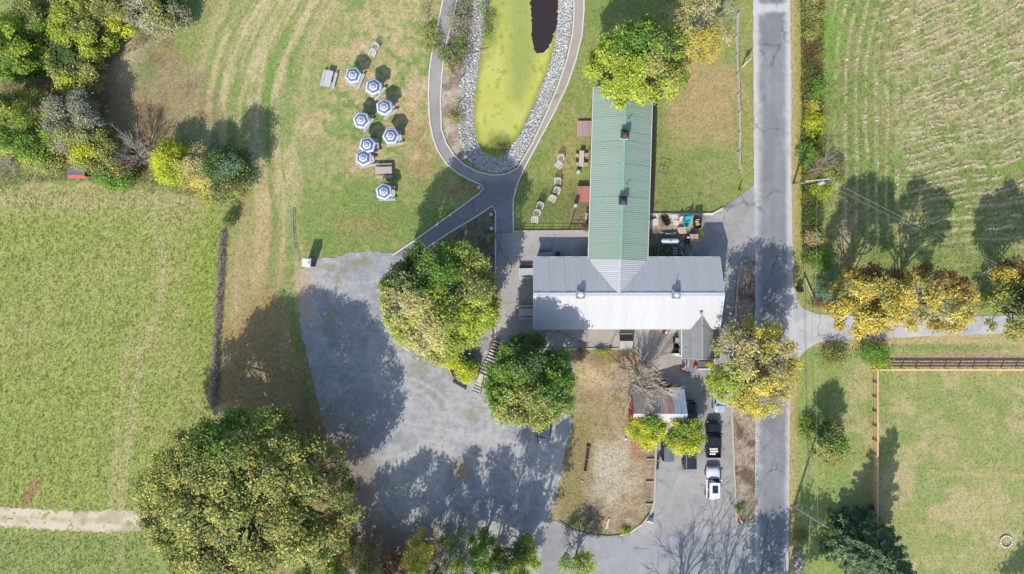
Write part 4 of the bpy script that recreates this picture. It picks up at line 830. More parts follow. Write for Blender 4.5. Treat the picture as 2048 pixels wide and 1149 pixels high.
# ------------------------------------------------------------------ buildings
M_white = mat('white_metal_roof', (206, 206, 206), .5, ns=.9, na=.07, ns2=6, na2=.10, rnd=.03, spec=.4, stretch=(1, .12, 1))
M_green = mat('green_metal_roof', (150, 170, 153), .55, ns=.5, na=.06, ns2=5, na2=.04, rnd=.03, spec=.4)
M_siding = mat('white_siding', (214, 212, 206), .8); M_redwall = mat('red_boards', (176, 66, 60), .8, ns=4, na=.2)
M_shingle = mat('grey_shingle', (146, 147, 146), .95, ns=18, na=.14, ns2=1.2, na2=.10, rnd=.08)
M_ridge = mat('ridge_metal', (206, 208, 212), .5); M_gridge = mat('green_ridge_metal', (146, 182, 160), .5)
M_glass = mat('window_glass', (40, 46, 54), .08, na=0, spec=.6); M_trim = mat('white_trim', (232, 232, 228), .6, na=.04); M_dark = mat('dark_metal', (52, 48, 52), .5)
M_wood = mat('wood', (188, 164, 136), .85, ns=6, na=.15, rnd=.10); M_greywood = mat('grey_wood', (186, 178, 170), .85, ns=6, na=.13, rnd=.10)
M_black = mat('black_plastic', (36, 36, 40), .5); M_white_p = mat('white_plastic', (240, 240, 240), .4, na=.04)
def panel_mesh(name, w, L, pitch, hgt):
    n = int(round(w/pitch)); p = w/n; us = []; 
    for i in range(n): us += [(i*p, 0), (i*p+p*.62, 0), (i*p+p*.72, hgt), (i*p+p*.90, hgt)]
    us.append((w+.03, 0)); m = len(us)
    V = [(u, v, z) for v in (0, L*.5, L) for u, z in us]; Fq = [(k*m+i, (k+1)*m+i, (k+1)*m+i+1, k*m+i+1) for k in (0, 1) for i in range(m-1)]
    me = bpy.data.meshes.new(name); me.from_pydata(V, [], Fq); me.update(); return me
def frame(o, u, v):
    u = Vector(u).normalized(); v = Vector(v).normalized(); n = v.cross(u) if v.cross(u).z > 0 else u.cross(v)
    return Matrix(((u.x, v.x, n.x, o[0]), (u.y, v.y, n.y, o[1]), (u.z, v.z, n.z, o[2]), (0, 0, 0, 1)))
def slope(root, a, b, d, L, m, w=.92, pitch=.23, hgt=.020, name='roof_panel', seed=0):
    """sheets laid side by side from ridge point a to ridge point b (local), running down unit vector d for length L"""
    a = Vector(a); b = Vector(b); T = (b-a).length; n = max(1, int(round(T/w))); w = T/n; u = (b-a).normalized(); me = panel_mesh(name, w, L, pitch, hgt); me.materials.append(m)
    r = np.random.default_rng(seed); nn = Vector(u).cross(Vector(d)); nn = nn if nn.z > 0 else -nn
    for i in range(n): link(name, me, None, root, frame(a+u*(i*w)+nn*(.002+.003*(i % 2)+.003*r.random()), u, d))
def windows(root, wall_pts, z, w=.8, h=1.0, name='window'):
    for (x, y, rz) in wall_pts:
        mb = MB(); mb.box((0, 0, 0), (w+.16, .08, h+.16)); f = mb.build(name, M_trim, root, Matrix.Translation((x, y, z)) @ Matrix.Rotation(rz, 4, 'Z'))
        g = MB(); g.box((-w*.26, -.045, 0), (w*.46, .02, h*.94)); g.box((w*.26, -.045, 0), (w*.46, .02, h*.94)); g.build('pane', M_glass, f)

# white barn -------------------------------------------------------
HE, HR_ = 4.0, 5.75
xw = W(1067, 588, HR_).x; xe = W(1446.5, 588, 5.2).x; yr = W(0, 589, HR_).y; yn = W(0, 515.5, HE).y; ys = W(0, 657.5, HE).y
wb = thing('white_barn', 'long barn with a white corrugated metal roof and two square ridge vents', 'barn', ((xw+xe)/2, yr, 0)); bx0 = (xw+xe)/2
hl = (xe-xw)/2; dn = yn-yr; ds = yr-ys
Ln = math.hypot(dn, HR_-HE); Ls = math.hypot(ds, HR_-HE)
slope(wb, (-hl, .0, HR_), (hl, 0, HR_), (0, dn, HE-HR_), Ln, M_white, seed=1); slope(wb, (-hl, 0, HR_), (hl, 0, HR_), (0, -ds, HE-HR_), Ls, M_white, seed=2)
mb = MB(); i_ = .35
mb.box((0, dn-i_, (HE-.3)/2), (2*hl-2*i_, .15, HE-.3)); mb.box((0, -ds+i_, (HE-.3)/2), (2*hl-2*i_, .15, HE-.3))
for sx in (-1, 1): mb.add([(sx*(hl-i_), -ds+i_+.08, 0), (sx*(hl-i_), dn-i_-.08, 0), (sx*(hl-i_), dn-i_-.08, HE-.25), (sx*(hl-i_), 0, HR_-.2), (sx*(hl-i_), -ds+i_+.08, HE-.25)], [(0, 1, 2, 3, 4)])
mb.build('wall', M_siding, wb)
mb = MB(); mb.add([(-hl+.05, dn-.03, HE-.10), (hl-.05, dn-.03, HE-.10), (hl-.05, 0, HR_-.10), (-hl+.05, 0, HR_-.10), (-hl+.05, -ds+.03, HE-.10), (hl-.05, -ds+.03, HE-.10)], [(0, 1, 2, 3), (3, 2, 5, 4)]); mb.build('roof_deck', M_wood, wb)
mb = MB(); mb.bar((-hl, -.10, HR_+.015), (hl, -.10, HR_+.015), .22, .03); mb.bar((-hl, .10, HR_+.02), (hl, .10, HR_+.02), .2, .03); mb.build('ridge_cap', M_ridge, wb)
for sx in (-1, 1):
    mb = MB(); mb.bar((sx*hl, dn, HE-.05), (sx*hl, 0, HR_-.05), .05, .2); mb.bar((sx*hl, -ds, HE-.05), (sx*hl, 0, HR_-.05), .05, .2); mb.build('verge_board', M_trim, wb)
for yy, nm in ((dn, 1), (-ds-.0, -1)):
    mb = MB(); mb.bar((-hl, yy+nm*.06, HE-.06), (hl, yy+nm*.06, HE-.06), .10, .09); mb.build('gutter', M_trim, wb)
windows(wb, [(-hl+3+k*3.4, -ds+i_-.09, 0) for k in range(5)], 1.9); windows(wb, [(-hl+2+k*2.2, dn-i_+.09, math.pi) for k in range(3)], 1.9)
mb = MB(); mb.box((-hl+14, -ds+i_-.09, 1.05), (1.0, .08, 2.1)); d_ = mb.build('door', mat('brown_door', (110, 80, 62)), wb); mb = MB(); mb.box((-hl+14.38, -ds+i_-.15, 1.0), (.05, .05, .12)); mb.build('handle', M_dark, d_)
for px in (1161.5, 1353.5):              # square ridge vents
    p = W(px, 587, 6.2); x = p.x-bx0
    mb = MB(); mb.prism([(x-.45, -.45), (x+.45, -.45), (x+.45, .45), (x-.45, .45)], HR_-.4, HR_+.16); v = mb.build('ridge_vent', mat('zinc', (150, 152, 156), .5), wb)
    mb = MB(); mb.lathe([(.24, HR_+.16), (.24, HR_+.52), (.34, HR_+.54), (.30, HR_+.60), (.05, HR_+.70)], 12, (x, -.02, 0)); mb.build('vent_cap', M_white_p if px < 1200 else mat('zinc_cap', (206, 208, 210), .4), v)
    mb = MB(); 
    for s1 in (-1, 1): mb.bar((x-.46, s1*.47, HR_+.12), (x+.46, s1*.47, HR_+.12), .07, .1); mb.bar((x+s1*.47, -.43, HR_+.12), (x+s1*.47, .43, HR_+.12), .07, .1)
    mb.build('vent_frame', mat('zinc', ), v)
mb = MB(); p = W(1184.5, 657, HE+.3); 
mb.tube((p.x-bx0, -ds+.12, HE-.2), (p.x-bx0, -ds+.12, HE+.45), .05); mb.build('vent_pipe', M_trim, wb)
mb = MB(); p = W(1352, 566, 5.2); mb.tube((p.x-bx0, p.y-yr, 4.9), (p.x-bx0, p.y-yr, 5.75), .05); mb.build('vent_pipe', M_dark, wb)

# green barn -------------------------------------------------------
g0 = W(1240.5, 519, 5.9); g1 = W(1251, 168, 5.9); ax = (g1-g0); LG = ax.length; rz = math.atan2(-ax.x, ax.y); hw = (1298-1180)/2*(1-4.2/CAMH)/PX; he, hr = 4.2, 5.9
gb = thing('green_barn', 'narrow barn with a green metal roof and two small dark cupolas', 'barn', (g0.x, g0.y, 0), rz)
Lg = math.hypot(hw, hr-he)
for sx in (-1, 1): slope(gb, (0, 0, hr), (0, LG, hr), (sx*hw, 0, he-hr), Lg, M_green, .92, .23, .016, seed=5+sx)
mb = MB(); mb.bar((-.09, 0, hr+.03), (-.09, LG, hr+.03), .2, .03); mb.bar((.09, 0, hr+.025), (.09, LG, hr+.025), .2, .03); mb.build('ridge_cap', M_gridge, gb)
for sx in (-1, 1):
    for yy in (LG*.353, LG*.676):
        mb = MB(); mb.bar((sx*.14, yy, hr+.0), (sx*(hw-.05), yy, he+.06), .10, .03); mb.build('lap_strip', M_gridge, gb)
    mb = MB(); mb.bar((sx*(hw+.04), 0, he-.06), (sx*(hw+.04), LG, he-.06), .09, .09); mb.build('gutter', M_trim, gb)
    for e, yy in enumerate((-.02, LG+.02)):
        mb = MB(); mb.bar((0, yy, hr-.06), (sx*hw, yy, he-.06), .05, .18); mb.build('verge_board', M_gridge, gb)
mb = MB(); i_ = .35
for sx in (-1, 1): mb.box((sx*(hw-i_), LG/2, (he-.3)/2), (.15, LG-.5, he-.3))
mb.add([(-hw+i_+.08, LG-.3, 0), (hw-i_-.08, LG-.3, 0), (hw-i_-.08, LG-.3, he-.25), (0, LG-.3, hr-.2), (-hw+i_+.08, LG-.3, he-.25)], [(0, 1, 2, 3, 4)])
mb.build('wall', mat('brown_siding', (150, 116, 92), .85, ns=5, na=.15), gb)
mb = MB(); mb.add([(-hw+.03, .05, he-.1), (-hw+.03, LG-.05, he-.1), (0, LG-.05, hr-.1), (0, .05, hr-.1), (hw-.03, .05, he-.1), (hw-.03, LG-.05, he-.1)], [(0, 1, 2, 3), (3, 2, 5, 4)]); mb.build('roof_deck', M_wood, gb)
windows(gb, [(-hw+i_-.09, y, -math.pi/2) for y in (3, 6.2, 11.5, 17.5)], 1.9); windows(gb, [(hw-i_+.09, y, math.pi/2) for y in (6, 9.2, 12.5, 16)], 1.9)
M_cup = mat('cupola_roof', (70, 64, 72), .6)
for py in (268, 401.5):
    p = W(np.interp(py, [168, 519], [1251, 1240.5]), py, 6.9); y = math.hypot(p.x-g0.x, p.y-g0.y)
    mb = MB(); mb.box((0, y, hr+.25), (.84, .84, .95)); c_ = mb.build('cupola', M_trim, gb)
    mb = MB(); 
    for a in range(4): mb.box((.425*math.cos(a*math.pi/2), y+.425*math.sin(a*math.pi/2), hr+.45), (.02, .5, .34), a*math.pi/2)
    mb.build('louvre', M_dark, c_)
    mb = MB(); q = .5; mb.add([(-q, y-q, hr+.72), (q, y-q, hr+.72), (q, y+q, hr+.72), (-q, y+q, hr+.72), (0, y, hr+1.25)], [(0, 1, 4), (1, 2, 4), (2, 3, 4), (3, 0, 4), (3, 2, 1, 0)]); mb.build('cupola_roof', M_cup, c_)
    mb = MB(); mb.tube((0, y, hr+1.2), (0, y, hr+1.95), .02, .02, 6); mb.bar((-.25, y-.1, hr+1.8), (.25, y+.1, hr+1.8), .02, .12); mb.bar((-.14, y+.08, hr+1.55), (.14, y-.08, hr+1.55), .025, .025); mb.build('weathervane', M_dark, c_)
# white cross gable that joins the two roofs (part of the white barn)
gl = (g0.x-bx0, g0.y-yr); ca, sa = math.cos(rz), math.sin(rz)
R2 = Matrix.Rotation(rz, 3, 'Z'); e0 = Vector((gl[0], gl[1], HR_+.04)); e1 = Vector((gl[0]+sa*gl[1], -.02, HR_+.04))
for sx in (-1, 1):
    d = R2 @ Vector((sx*hw, 0, he-hr)); slope(wb, e0+Vector((0, .35, 0)), e1, d, Lg*.93, M_white, .92, .23, .025, 'gable_panel', 9+sx)
    fl = MB(); k0 = e0+d.normalized()*Lg*.86; fl.bar(k0+Vector((0, -.2, .05)), e1+Vector((sx*.05, .02, .02)), .14, .05)
mb = MB(); mb.bar(e0+Vector((0, .3, .03)), e1+Vector((0, .12, .03)), .26, .035); mb.build('gable_ridge_cap', M_ridge, wb)

# grey entrance wing -----------------------------------------------
ah, ae = 4.75, 3.4
xr = W(1404.5, 0, ah).x; xl_ = W(1364.5, 0, ae).x; xrr = W(1438, 0, ae).x; y1_ = W(0, 717, ae+.4).y; y0_ = yr-1.6
an = thing('entrance_wing', 'grey shingled entrance wing with a gable roof and a small railed porch', 'building', (xr, y1_, 0))
LA = y0_-y1_
M_sh2 = M_shingle
for sx, hwx in ((-1, xr-xl_), (1, xrr-xr)):
    d = Vector((sx*hwx, 0, ae-ah)); L = d.length; d.normalize(); nrow = int(L/.20)
    for k in range(nrow):                 # courses of shingles, each lapped over the one below
        a = d*(L*k/nrow); b = d*(L*(k+1)/nrow+.03); mb = MB()
        up = Vector((0, 0, .012)); mb.add([Vector((0, 0, ah))+a+up*.2, Vector((0, LA, ah))+a+up*.2, Vector((0, LA, ah))+b+up*1.3, Vector((0, 0, ah))+b+up*1.3], [(0, 1, 2, 3)])
        mb.build('shingle_course', M_sh2, an)
    mb = MB(); mb.bar((0, -.03, ah-.06), (sx*hwx, -.03, ae-.06), .05, .18); mb.build('verge_board', M_trim, an)
    mb = MB(); mb.bar((sx*(hwx+.05), 0, ae-.05), (sx*(hwx+.05), LA-1.9, ae-.05), .16, .10); mb.build('gutter', M_trim, an)
mb = MB(); mb.bar((0, 0, ah+.02), (0, LA-.5, ah+.02), .22, .03); mb.build('ridge_cap', mat('ridge_shingle', (168, 168, 164), .9), an)
mb = MB(); mb.add([(-(xr-xl_)+.05, .02, ae-.08), (0, .02, ah-.08), (0, LA, ah-.08), (-(xr-xl_)+.05, LA, ae-.08), ((xrr-xr)-.05, .02, ae-.08), ((xrr-xr)-.05, LA, ae-.08)], [(0, 1, 2, 3), (1, 4, 5, 2)]); mb.build('roof_deck', M_wood, an)
mb = MB(); mb.box((-(xr-xl_)+.3, LA/2, (ae-.2)/2), (.12, LA-.4, ae-.2)); mb.box(((xrr-xr)-.3, LA/2, (ae-.2)/2), (.12, LA-.4, ae-.2))
mb.add([(-(xr-xl_)+.36, .25, 0), ((xrr-xr)-.36, .25, 0), ((xrr-xr)-.36, .25, ae-.1), (0, .25, ah-.2), (-(xr-xl_)+.36, .25, ae-.1)], [(0, 1, 2, 3, 4)]); mb.build('wall', M_siding, an)
windows(an, [(-1.4, .2, 0), (1.3, .2, 0)], 1.7, .7, .9)
mb = MB(); mb.box((0, .19, 1.35), (.95, .08, 2.05)); d_ = mb.build('door', M_redwall, an); mb = MB(); mb.box((.36, .12, 1.3), (.05, .05, .12)); mb.build('handle', M_dark, d_)
for px, py in ((1401.5, 655.5), (1426, 667), (1373.5, 699)):
    p = W(px, py, ae+.9); mb = MB(); zz_ = ah-(abs(p.x-xr))/(xr-xl_)*(ah-ae); mb.tube((p.x-xr, p.y-y1_, zz_-.1), (p.x-xr, p.y-y1_, zz_+.3), .05); mb.build('vent_pipe', M_white_p, an)
# flue at the tip
p = W(1403, 627, 5.2); mb = MB(); mb.box((p.x-xr, p.y-y1_, 4.8), (.40, .40, .6)); mb.build('flue', M_trim, an); mb = MB(); mb.tube((p.x-xr, p.y-y1_, 5.1), (p.x-xr, p.y-y1_, 5.2), .14); mb.build('flue_cap', mat('zinc'), an)
# porch: deck boards, rails, posts, steps
dk0 = W(1366, 716, .5); dk1 = W(1425.5, 738, .5); M_deck = mat('porch_boards', (150, 146, 146), .8, ns=5, na=.1, rnd=.08)
dx0, dx1 = dk0.x-xr, dk1.x-xr; dy1, dy0 = dk0.y-y1_, dk1.y-y1_; nb = 10
for k in range(nb):
    wb_ = (dy1-dy0)/nb; mb = MB(); mb.box(((dx0+dx1)/2, dy0+wb_*(k+.5), .48), (dx1-dx0, wb_-.015, .05)); mb.build('deck_board', M_deck, an)
mb = MB(); mb.box(((dx0+dx1)/2, (dy0+dy1)/2, .22), (dx1-dx0-.1, dy1-dy0-.1, .42)); mb.build('deck_base', M_darktimber, an)
M_rail = mat('grey_rail', (196, 200, 204), .6, na=.05)
def railing(a, b, m, n):
    a = Vector(a); b = Vector(b); mb = MB(); mb.bar(a+Vector((0, 0, 1.38)), b+Vector((0, 0, 1.38)), .12, .06); mb.bar(a+Vector((0, 0, .62)), b+Vector((0, 0, .62)), .05, .06)
    for k in range(n+1): mb.box(a+(b-a)*k/n+Vector((0, 0, .94)), (.05, .05, .85))
    mb.build('railing', m, an)
sx0 = W(1371, 0, .5).x-xr; sx1 = W(1390, 0, .5).x-xr
railing((dx0+.05, dy1-.1, 0), (dx0+.05, dy0, 0), M_rail, 8); railing((dx0+.4, dy1-.1, 0), (dx0+.4, dy0+.35, 0), M_rail, 7)
railing((dx1-.05, dy1-.1, 0), (dx1-.05, dy0, 0), M_trim, 8); railing((sx1+.2, dy0+.03, 0), (dx1-.1, dy0+.03, 0), M_trim, 12)
for x in (-1.35, .05): 
    mb = MB(); mb.bar((x, dy0+.1, .52), (x, dy0+.1, 3.2), .10); mb.build('porch_post', M_trim, an)
for k in range(2):
    mb = MB(); mb.box(((sx0+sx1)/2, dy0-.16-.3*k, .16-.08*k+.08), (sx1-sx0, .30, .32-.16*k)); mb.build('step', mat('bluestone', (128, 140, 150), .8), an)
def pumpkin(px, py, z, r, label):
    p = W(px, py, z+r); t = thing('pumpkin', label, 'pumpkin', (p.x, p.y, z), 0, 'pumpkins by the porch steps'); n = 24; V = []
    for k in range(9):
        a = math.pi*k/8
        for i in range(n): q = 1+.08*abs(math.cos(i*math.pi*8/n)); V.append((r*q*math.sin(a)*math.cos(2*math.pi*i/n), r*q*math.sin(a)*math.sin(2*math.pi*i/n), r*.8-r*.8*math.cos(a)))
    F_ = [(k*n+i, k*n+(i+1) % n, (k+1)*n+(i+1) % n, (k+1)*n+i) for k in range(8) for i in range(n)]
    me = bpy.data.meshes.new('body'); me.from_pydata(V, [], F_); me.update(); link('body', me, mat('pumpkin_skin', (214, 112, 48), .6), t)
    mb = MB(); mb.tube((0, 0, r*1.55), (.03, 0, r*1.95), .03, .02, 6); mb.build('stem', M_darktimber, t)
pumpkin(1367.5, 736.5, .5, .26, 'orange pumpkin at the left end of the porch steps'); pumpkin(1391, 732.5, .5, .24, 'orange pumpkin at the right end of the porch steps'); pumpkin(1366, 740, 0, .22, 'orange pumpkin on the ground in front of the left railing')
tree('potted_mum', 'round yellow chrysanthemum in the corner of the porch rail', 'plant', 1419.5, 730, 6.5, 6, .62, 1.6, 'bright', 520, 300, None, .14, 9, .4, 10, .12, trunk_r=.03)
p = W(1381, 743.5); mb = MB(); mb.box((p.x, p.y, .04), (.75, .34, .03)); tag(mb.build('doormat', mat('rust_mat', (156, 96, 66), .95, ns=20, na=.2)), 'rust-brown doormat at the foot of the porch steps', 'mat')

# cellar bulkhead --------------------------------------------------
p = W(1252, 682, .8); t = thing('cellar_bulkhead', 'small gabled bulkhead on the terrace, roof coloured as shaded to the north and sunlit to the south', 'shed', (p.x, p.y, 0))
mb = MB(); mb.box((0, 0, .35), (1.44, 1.72, .7)); mb.build('wall', M_siding, t)
mb = MB(); mb.add([(-.78, .92, .62), (.78, .92, .62), (.78, 0, 1.25), (-.78, 0, 1.25), (-.78, .92, .57), (.78, .92, .57), (.78, 0, 1.2), (-.78, 0, 1.2)], [(0, 3, 2, 1), (4, 5, 6, 7), (0, 1, 5, 4), (1, 2, 6, 5), (3, 0, 4, 7)]); mb.build('north_roof', mat('shaded_shingle', (84, 82, 84), .9, ns=14, na=.12), t)  # same shingle as the south slope, with shade put into its colour
mb = MB(); mb.add([(-.78, -.92, .62), (.78, -.92, .62), (.78, 0, 1.25), (-.78, 0, 1.25), (-.78, -.92, .57), (.78, -.92, .57), (.78, 0, 1.2), (-.78, 0, 1.2)], [(0, 1, 2, 3), (7, 6, 5, 4), (4, 5, 1, 0), (5, 6, 2, 1), (7, 4, 0, 3)]); mb.build('south_roof', mat('sunlit_shingle', (176, 172, 166), .9, ns=14, na=.1), t)  # sunlit copy of the shingle, the light is in the paler colour

# rusty shed -------------------------------------------------------
sh, se = 4.0, 2.4
rxw = W(1267, 0, sh).x; rxe = W(1375, 0, sh).x; ry = W(0, 828, sh).y; ryn = W(0, 779, se).y; dns = ryn-ry
t = thing('rusty_shed', 'low red shed whose rusty roof ends in a strip of new pale metal', 'shed', (rxw, ry, 0)); LX = rxe-rxw; L = math.hypot(dns, sh-se)
M_rust = mat('rusty_roof', (196, 178, 170), .9, ns=1.2, na=.18, ns2=9, na2=.16, rnd=.14, stretch=(1.6, .5, 1)); M_rust2 = mat('rust_red_roof', (202, 158, 138), .9, ns=1.5, na=.2, ns2=9, na2=.16, rnd=.1, stretch=(1.6, .5, 1)); M_pale = mat('pale_metal', (190, 206, 220), .45, ns=2, na=.05)
M_sunlit = mat('sunlit_rust_roof', (214, 200, 200), .85, ns=3, na=.14, ns2=12, na2=.1, rnd=.06)  # south slope of the rusty roof, bright sun put into the paler colour
xm = LX-W(1375, 0, sh).x+W(1350.5, 0, sh).x
for k in range(6):
    a = xm*k/6; b = xm*(k+1)/6; slope(t, (a, 0, sh+.01*(k % 2)), (b, 0, sh+.01*(k % 2)), (0, dns, se-sh), L, M_rust2 if k == 5 else M_rust, 2, .30, .02, seed=k)
    slope(t, (a, 0, sh+.01*(k % 2)), (b, 0, sh+.01*(k % 2)), (0, -dns, se-sh), L, M_sunlit, 2, .30, .02, seed=20+k)
slope(t, (xm, 0, sh+.03), (LX, 0, sh+.03), (0, dns, se-sh), L, M_pale, .36, .36, .035, 'pale_panel', 3); slope(t, (xm, 0, sh+.03), (LX, 0, sh+.03), (0, -dns, se-sh), L, M_pale, .36, .36, .035, 'pale_panel', 4)
mb = MB(); mb.box((LX/2, dns-.3, (se-.15)/2), (LX-.6, .12, se-.15)); mb.box((LX/2, -dns+.3, (se-.15)/2), (LX-.6, .12, se-.15))
for x in (.12, LX-.3): mb.add([(x, -dns+.37, 0), (x, dns-.37, 0), (x, dns-.37, se-.1), (x, 0, sh-.15), (x, -dns+.37, se-.1)], [(0, 1, 2, 3, 4)])
mb.build('wall', M_redwall, t)
mb = MB(); mb.bar((-.04, -dns, se-.05), (-.04, 0, sh-.05), .08, .25); mb.bar((-.04, dns, se-.05), (-.04, 0, sh-.05), .08, .25); mb.build('verge_board', M_redwall, t)
mb = MB(); mb.box((xm*.55, -.02, sh+.10), (.9, .3, .06)); mb.build('ridge_cap', M_rust, t)
mb = MB(); mb.box((1.6, -dns+.22, .95), (1.1, .06, 1.9)); d_ = mb.build('door', M_trim, t); mb = MB(); mb.box((2.0, -dns+.17, .95), (.05, .05, .12)); mb.build('handle', M_dark, d_)

# red-fronted coop in the hedgerow ---------------------------------
p = W(150, 342, 2.1); t = thing('red_coop', 'tiny shed with a grey shingle roof and a red front tucked into the hedgerow', 'shed', (p.x, p.y, 0))
for k in range(5):
    mb = MB(); y0c = .55-k*.22; mb.add([(-1.05, y0c, 1.75+.06*k), (1.05, y0c, 1.75+.06*k), (1.05, y0c-.25, 1.83+.06*k), (-1.05, y0c-.25, 1.83+.06*k), (-1.05, y0c, 1.70+.06*k), (1.05, y0c, 1.70+.06*k), (1.05, y0c-.25, 1.78+.06*k), (-1.05, y0c-.25, 1.78+.06*k)], [(0, 3, 2, 1), (4, 5, 6, 7), (0, 1, 5, 4), (2, 3, 7, 6), (1, 2, 6, 5), (3, 0, 4, 7)]); mb.build('shingle_course', mat('coop_shingle', (150, 150, 156), .95, ns=14, na=.35, rnd=.15), t)
mb = MB(); mb.box((0, -.02, .85), (1.9, 1.0, 1.7)); mb.build('wall', mat('coop_boards', (150, 110, 100), .9), t)
mb = MB(); mb.add([(-1.05, -.56, 2.06), (1.05, -.56, 2.06), (1.05, -.78, 1.3), (-1.05, -.78, 1.3), (-1.05, -.5, 2.06), (1.05, -.5, 2.06), (1.05, -.7, 1.3), (-1.05, -.7, 1.3)], [(0, 3, 2, 1), (4, 5, 6, 7), (0, 1, 5, 4), (3, 7, 6, 2)]); mb.build('front_board', mat('coop_red', (230, 96, 110), .7, na=.08), t)

# ------------------------------------------------------------------ picnic tables, umbrellas, chairs
def picnic_table(mt, label, group=None):
    t = thing('picnic_table', label, 'picnic table', group=group)
    mb = MB()
    for k in range(5): mb.box((0, (k-2)*.176, .745), (2.05, .166, .04))
    mb.build('tabletop', mt, t)
    for s in (-1, 1):
        mb = MB(); mb.box((0, s*.66, .44), (2.05, .145, .04)); mb.box((0, s*.82, .44), (2.05, .145, .04)); mb.build('bench', mt, t)
    for s in (-1, 1):
        mb = MB(); mb.bar((s*.62, -.72, 0), (s*.62, -.22, .72), .05, .10); mb.bar((s*.62, .72, 0), (s*.62, .22, .72), .05, .10); mb.bar((s*.62+.045, -.82, .40), (s*.62+.045, .82, .40), .04, .09); mb.build('leg', mt, t)
    return t
TG = 'picnic tables on the lawn'; UG = 'striped umbrellas over the picnic tables'
TT = [(656, 157.5, 76, 0, 'bare grey picnic table without umbrella west of the umbrella group'),
      (709.5, 157, 67, (705, 150), 'picnic table under the northernmost striped umbrella'),
      (750, 179, 50, (745.5, 173), 'picnic table under the striped umbrella second from the top of the group'),
      (773, 218, 35, (768, 213.5), 'picnic table under the easternmost umbrella of the upper pair in the middle'),
      (726, 243, 55, (722, 238), 'picnic table under the umbrella directly south-west of the middle pair'),
      (787, 276.5, 8, (781.5, 272), 'picnic table under the umbrella farthest east in the lower group'),
      (741, 292.5, 9, (734.5, 289), 'picnic table under the upper of two close umbrellas near the bare tan table'),
      (731.5, 320, 9, (725.5, 317), 'picnic table under the lower of two close umbrellas near the bare tan table'),
      (767, 341, 2, 0, 'bare tan picnic table with two benches in view below the lower umbrellas'),
      (773, 387, 0, (767, 383.5), 'picnic table under the southernmost lone umbrella')]
ULAB = ['northernmost striped umbrella right of the bare grey table', 'striped umbrella second from the top, tilted over a skewed table', 'striped umbrella on the east side just below the second one', 'striped umbrella on the west side in the middle of the group', 'striped umbrella farthest east in the lower group', 'striped umbrella just above its twin near the bare tan table', 'striped umbrella directly above the bare tan table', 'lone striped umbrella south of the bare tan table']
M_navy = mat('canvas_blue', (112, 126, 158), .8, na=.05); M_canvas = mat('canvas_white', (243, 244, 247), .8, na=.03); M_edge = mat('canvas_edge', (150, 166, 196), .8, na=.05)
def umbrella(label, group):
    t = thing('umbrella', label, 'umbrella', group=group)
    rad = [0, .12, .22, .38, .54, .86, 1.02, 1.12]; zz = lambda r: 2.52-.50*(r/1.12)**1.15; ms = [0, 1, 0, 1, 0, 1, 2]
    n = 6; mb = MB(); vs = [(0, 0, zz(0))]
    for r in rad[1:]:
        for i in range(2*n): a = math.pi*i/n; q = r*(1 if i % 2 == 0 else .862); vs.append((q*math.cos(a), q*math.sin(a), zz(r)-(.0 if i % 2 == 0 else -.01)))
    mb.mi = 0; b = 2*n; mb.add(vs, []); base = 0
    for i in range(b): mb.f.append((0, 1+i, 1+(i+1) % b)); mb.m.append(ms[0])
    for k in range(len(rad)-2):
        for i in range(b): mb.f.append((1+k*b+i, 1+(k+1)*b+i, 1+(k+1)*b+(i+1) % b, 1+k*b+(i+1) % b)); mb.m.append(ms[k+1])
    mb.build('canopy', [M_navy, M_canvas, M_edge], t)
    mb = MB(); mb.tube((0, 0, .0), (0, 0, 2.5), .022); mb.build('pole', M_greywood, t)
    mb = MB(); mb.lathe([(.03, 2.50), (.04, 2.55), (.01, 2.62)], 8); mb.build('finial', M_navy, t)
    mb = MB(); mb.lathe([(.22, 0), (.22, .06), (.06, .10), (.04, .25)], 12); mb.build('base', M_dark, t)
    for i in range(6):
        a = math.pi*i/3; mb = MB(); mb.bar((.05*math.cos(a), .05*math.sin(a), 2.44), (1.08*math.cos(a), 1.08*math.sin(a), 1.99), .015); mb.build('rib', M_greywood, t)
    return t
M_tgrey = mat('table_grey', (204, 202, 202), .85, ns=5, na=.08, rnd=.06); M_ttan = mat('table_tan', (196, 182, 168), .85, ns=5, na=.1, rnd=.06)
tg = picnic_table(M_tgrey, '', TG); ub = umbrella('', UG); first = True; ui = 0
for k, (px, py, an_, um, lab) in enumerate(TT):
    p = W(px, py, .75)
    if k == 8: o = picnic_table(M_ttan, lab, TG); o.location = (p.x, p.y, 0); o.rotation_euler = (0, 0, math.radians(an_))
    elif k == 0: o = tg; o.location = (p.x, p.y, 0); o.rotation_euler = (0, 0, math.radians(an_)); tag(o, lab)
    else: dup(tg, (p.x, p.y, 0), math.radians(an_), lab, TG)
    if um:
        q = W(um[0], um[1], 2.3); rzz = math.radians(10+13*ui)
        if ui == 0: ub.location = (q.x, q.y, 0); ub.rotation_euler = (0, 0, rzz); tag(ub, ULAB[0])
        else: o = dup(ub, (q.x, q.y, 0), rzz, ULAB[ui], UG); tl = np.random.default_rng(ui); o.rotation_euler = (tl.normal(0, .022), tl.normal(0, .022), rzz)
        ui += 1
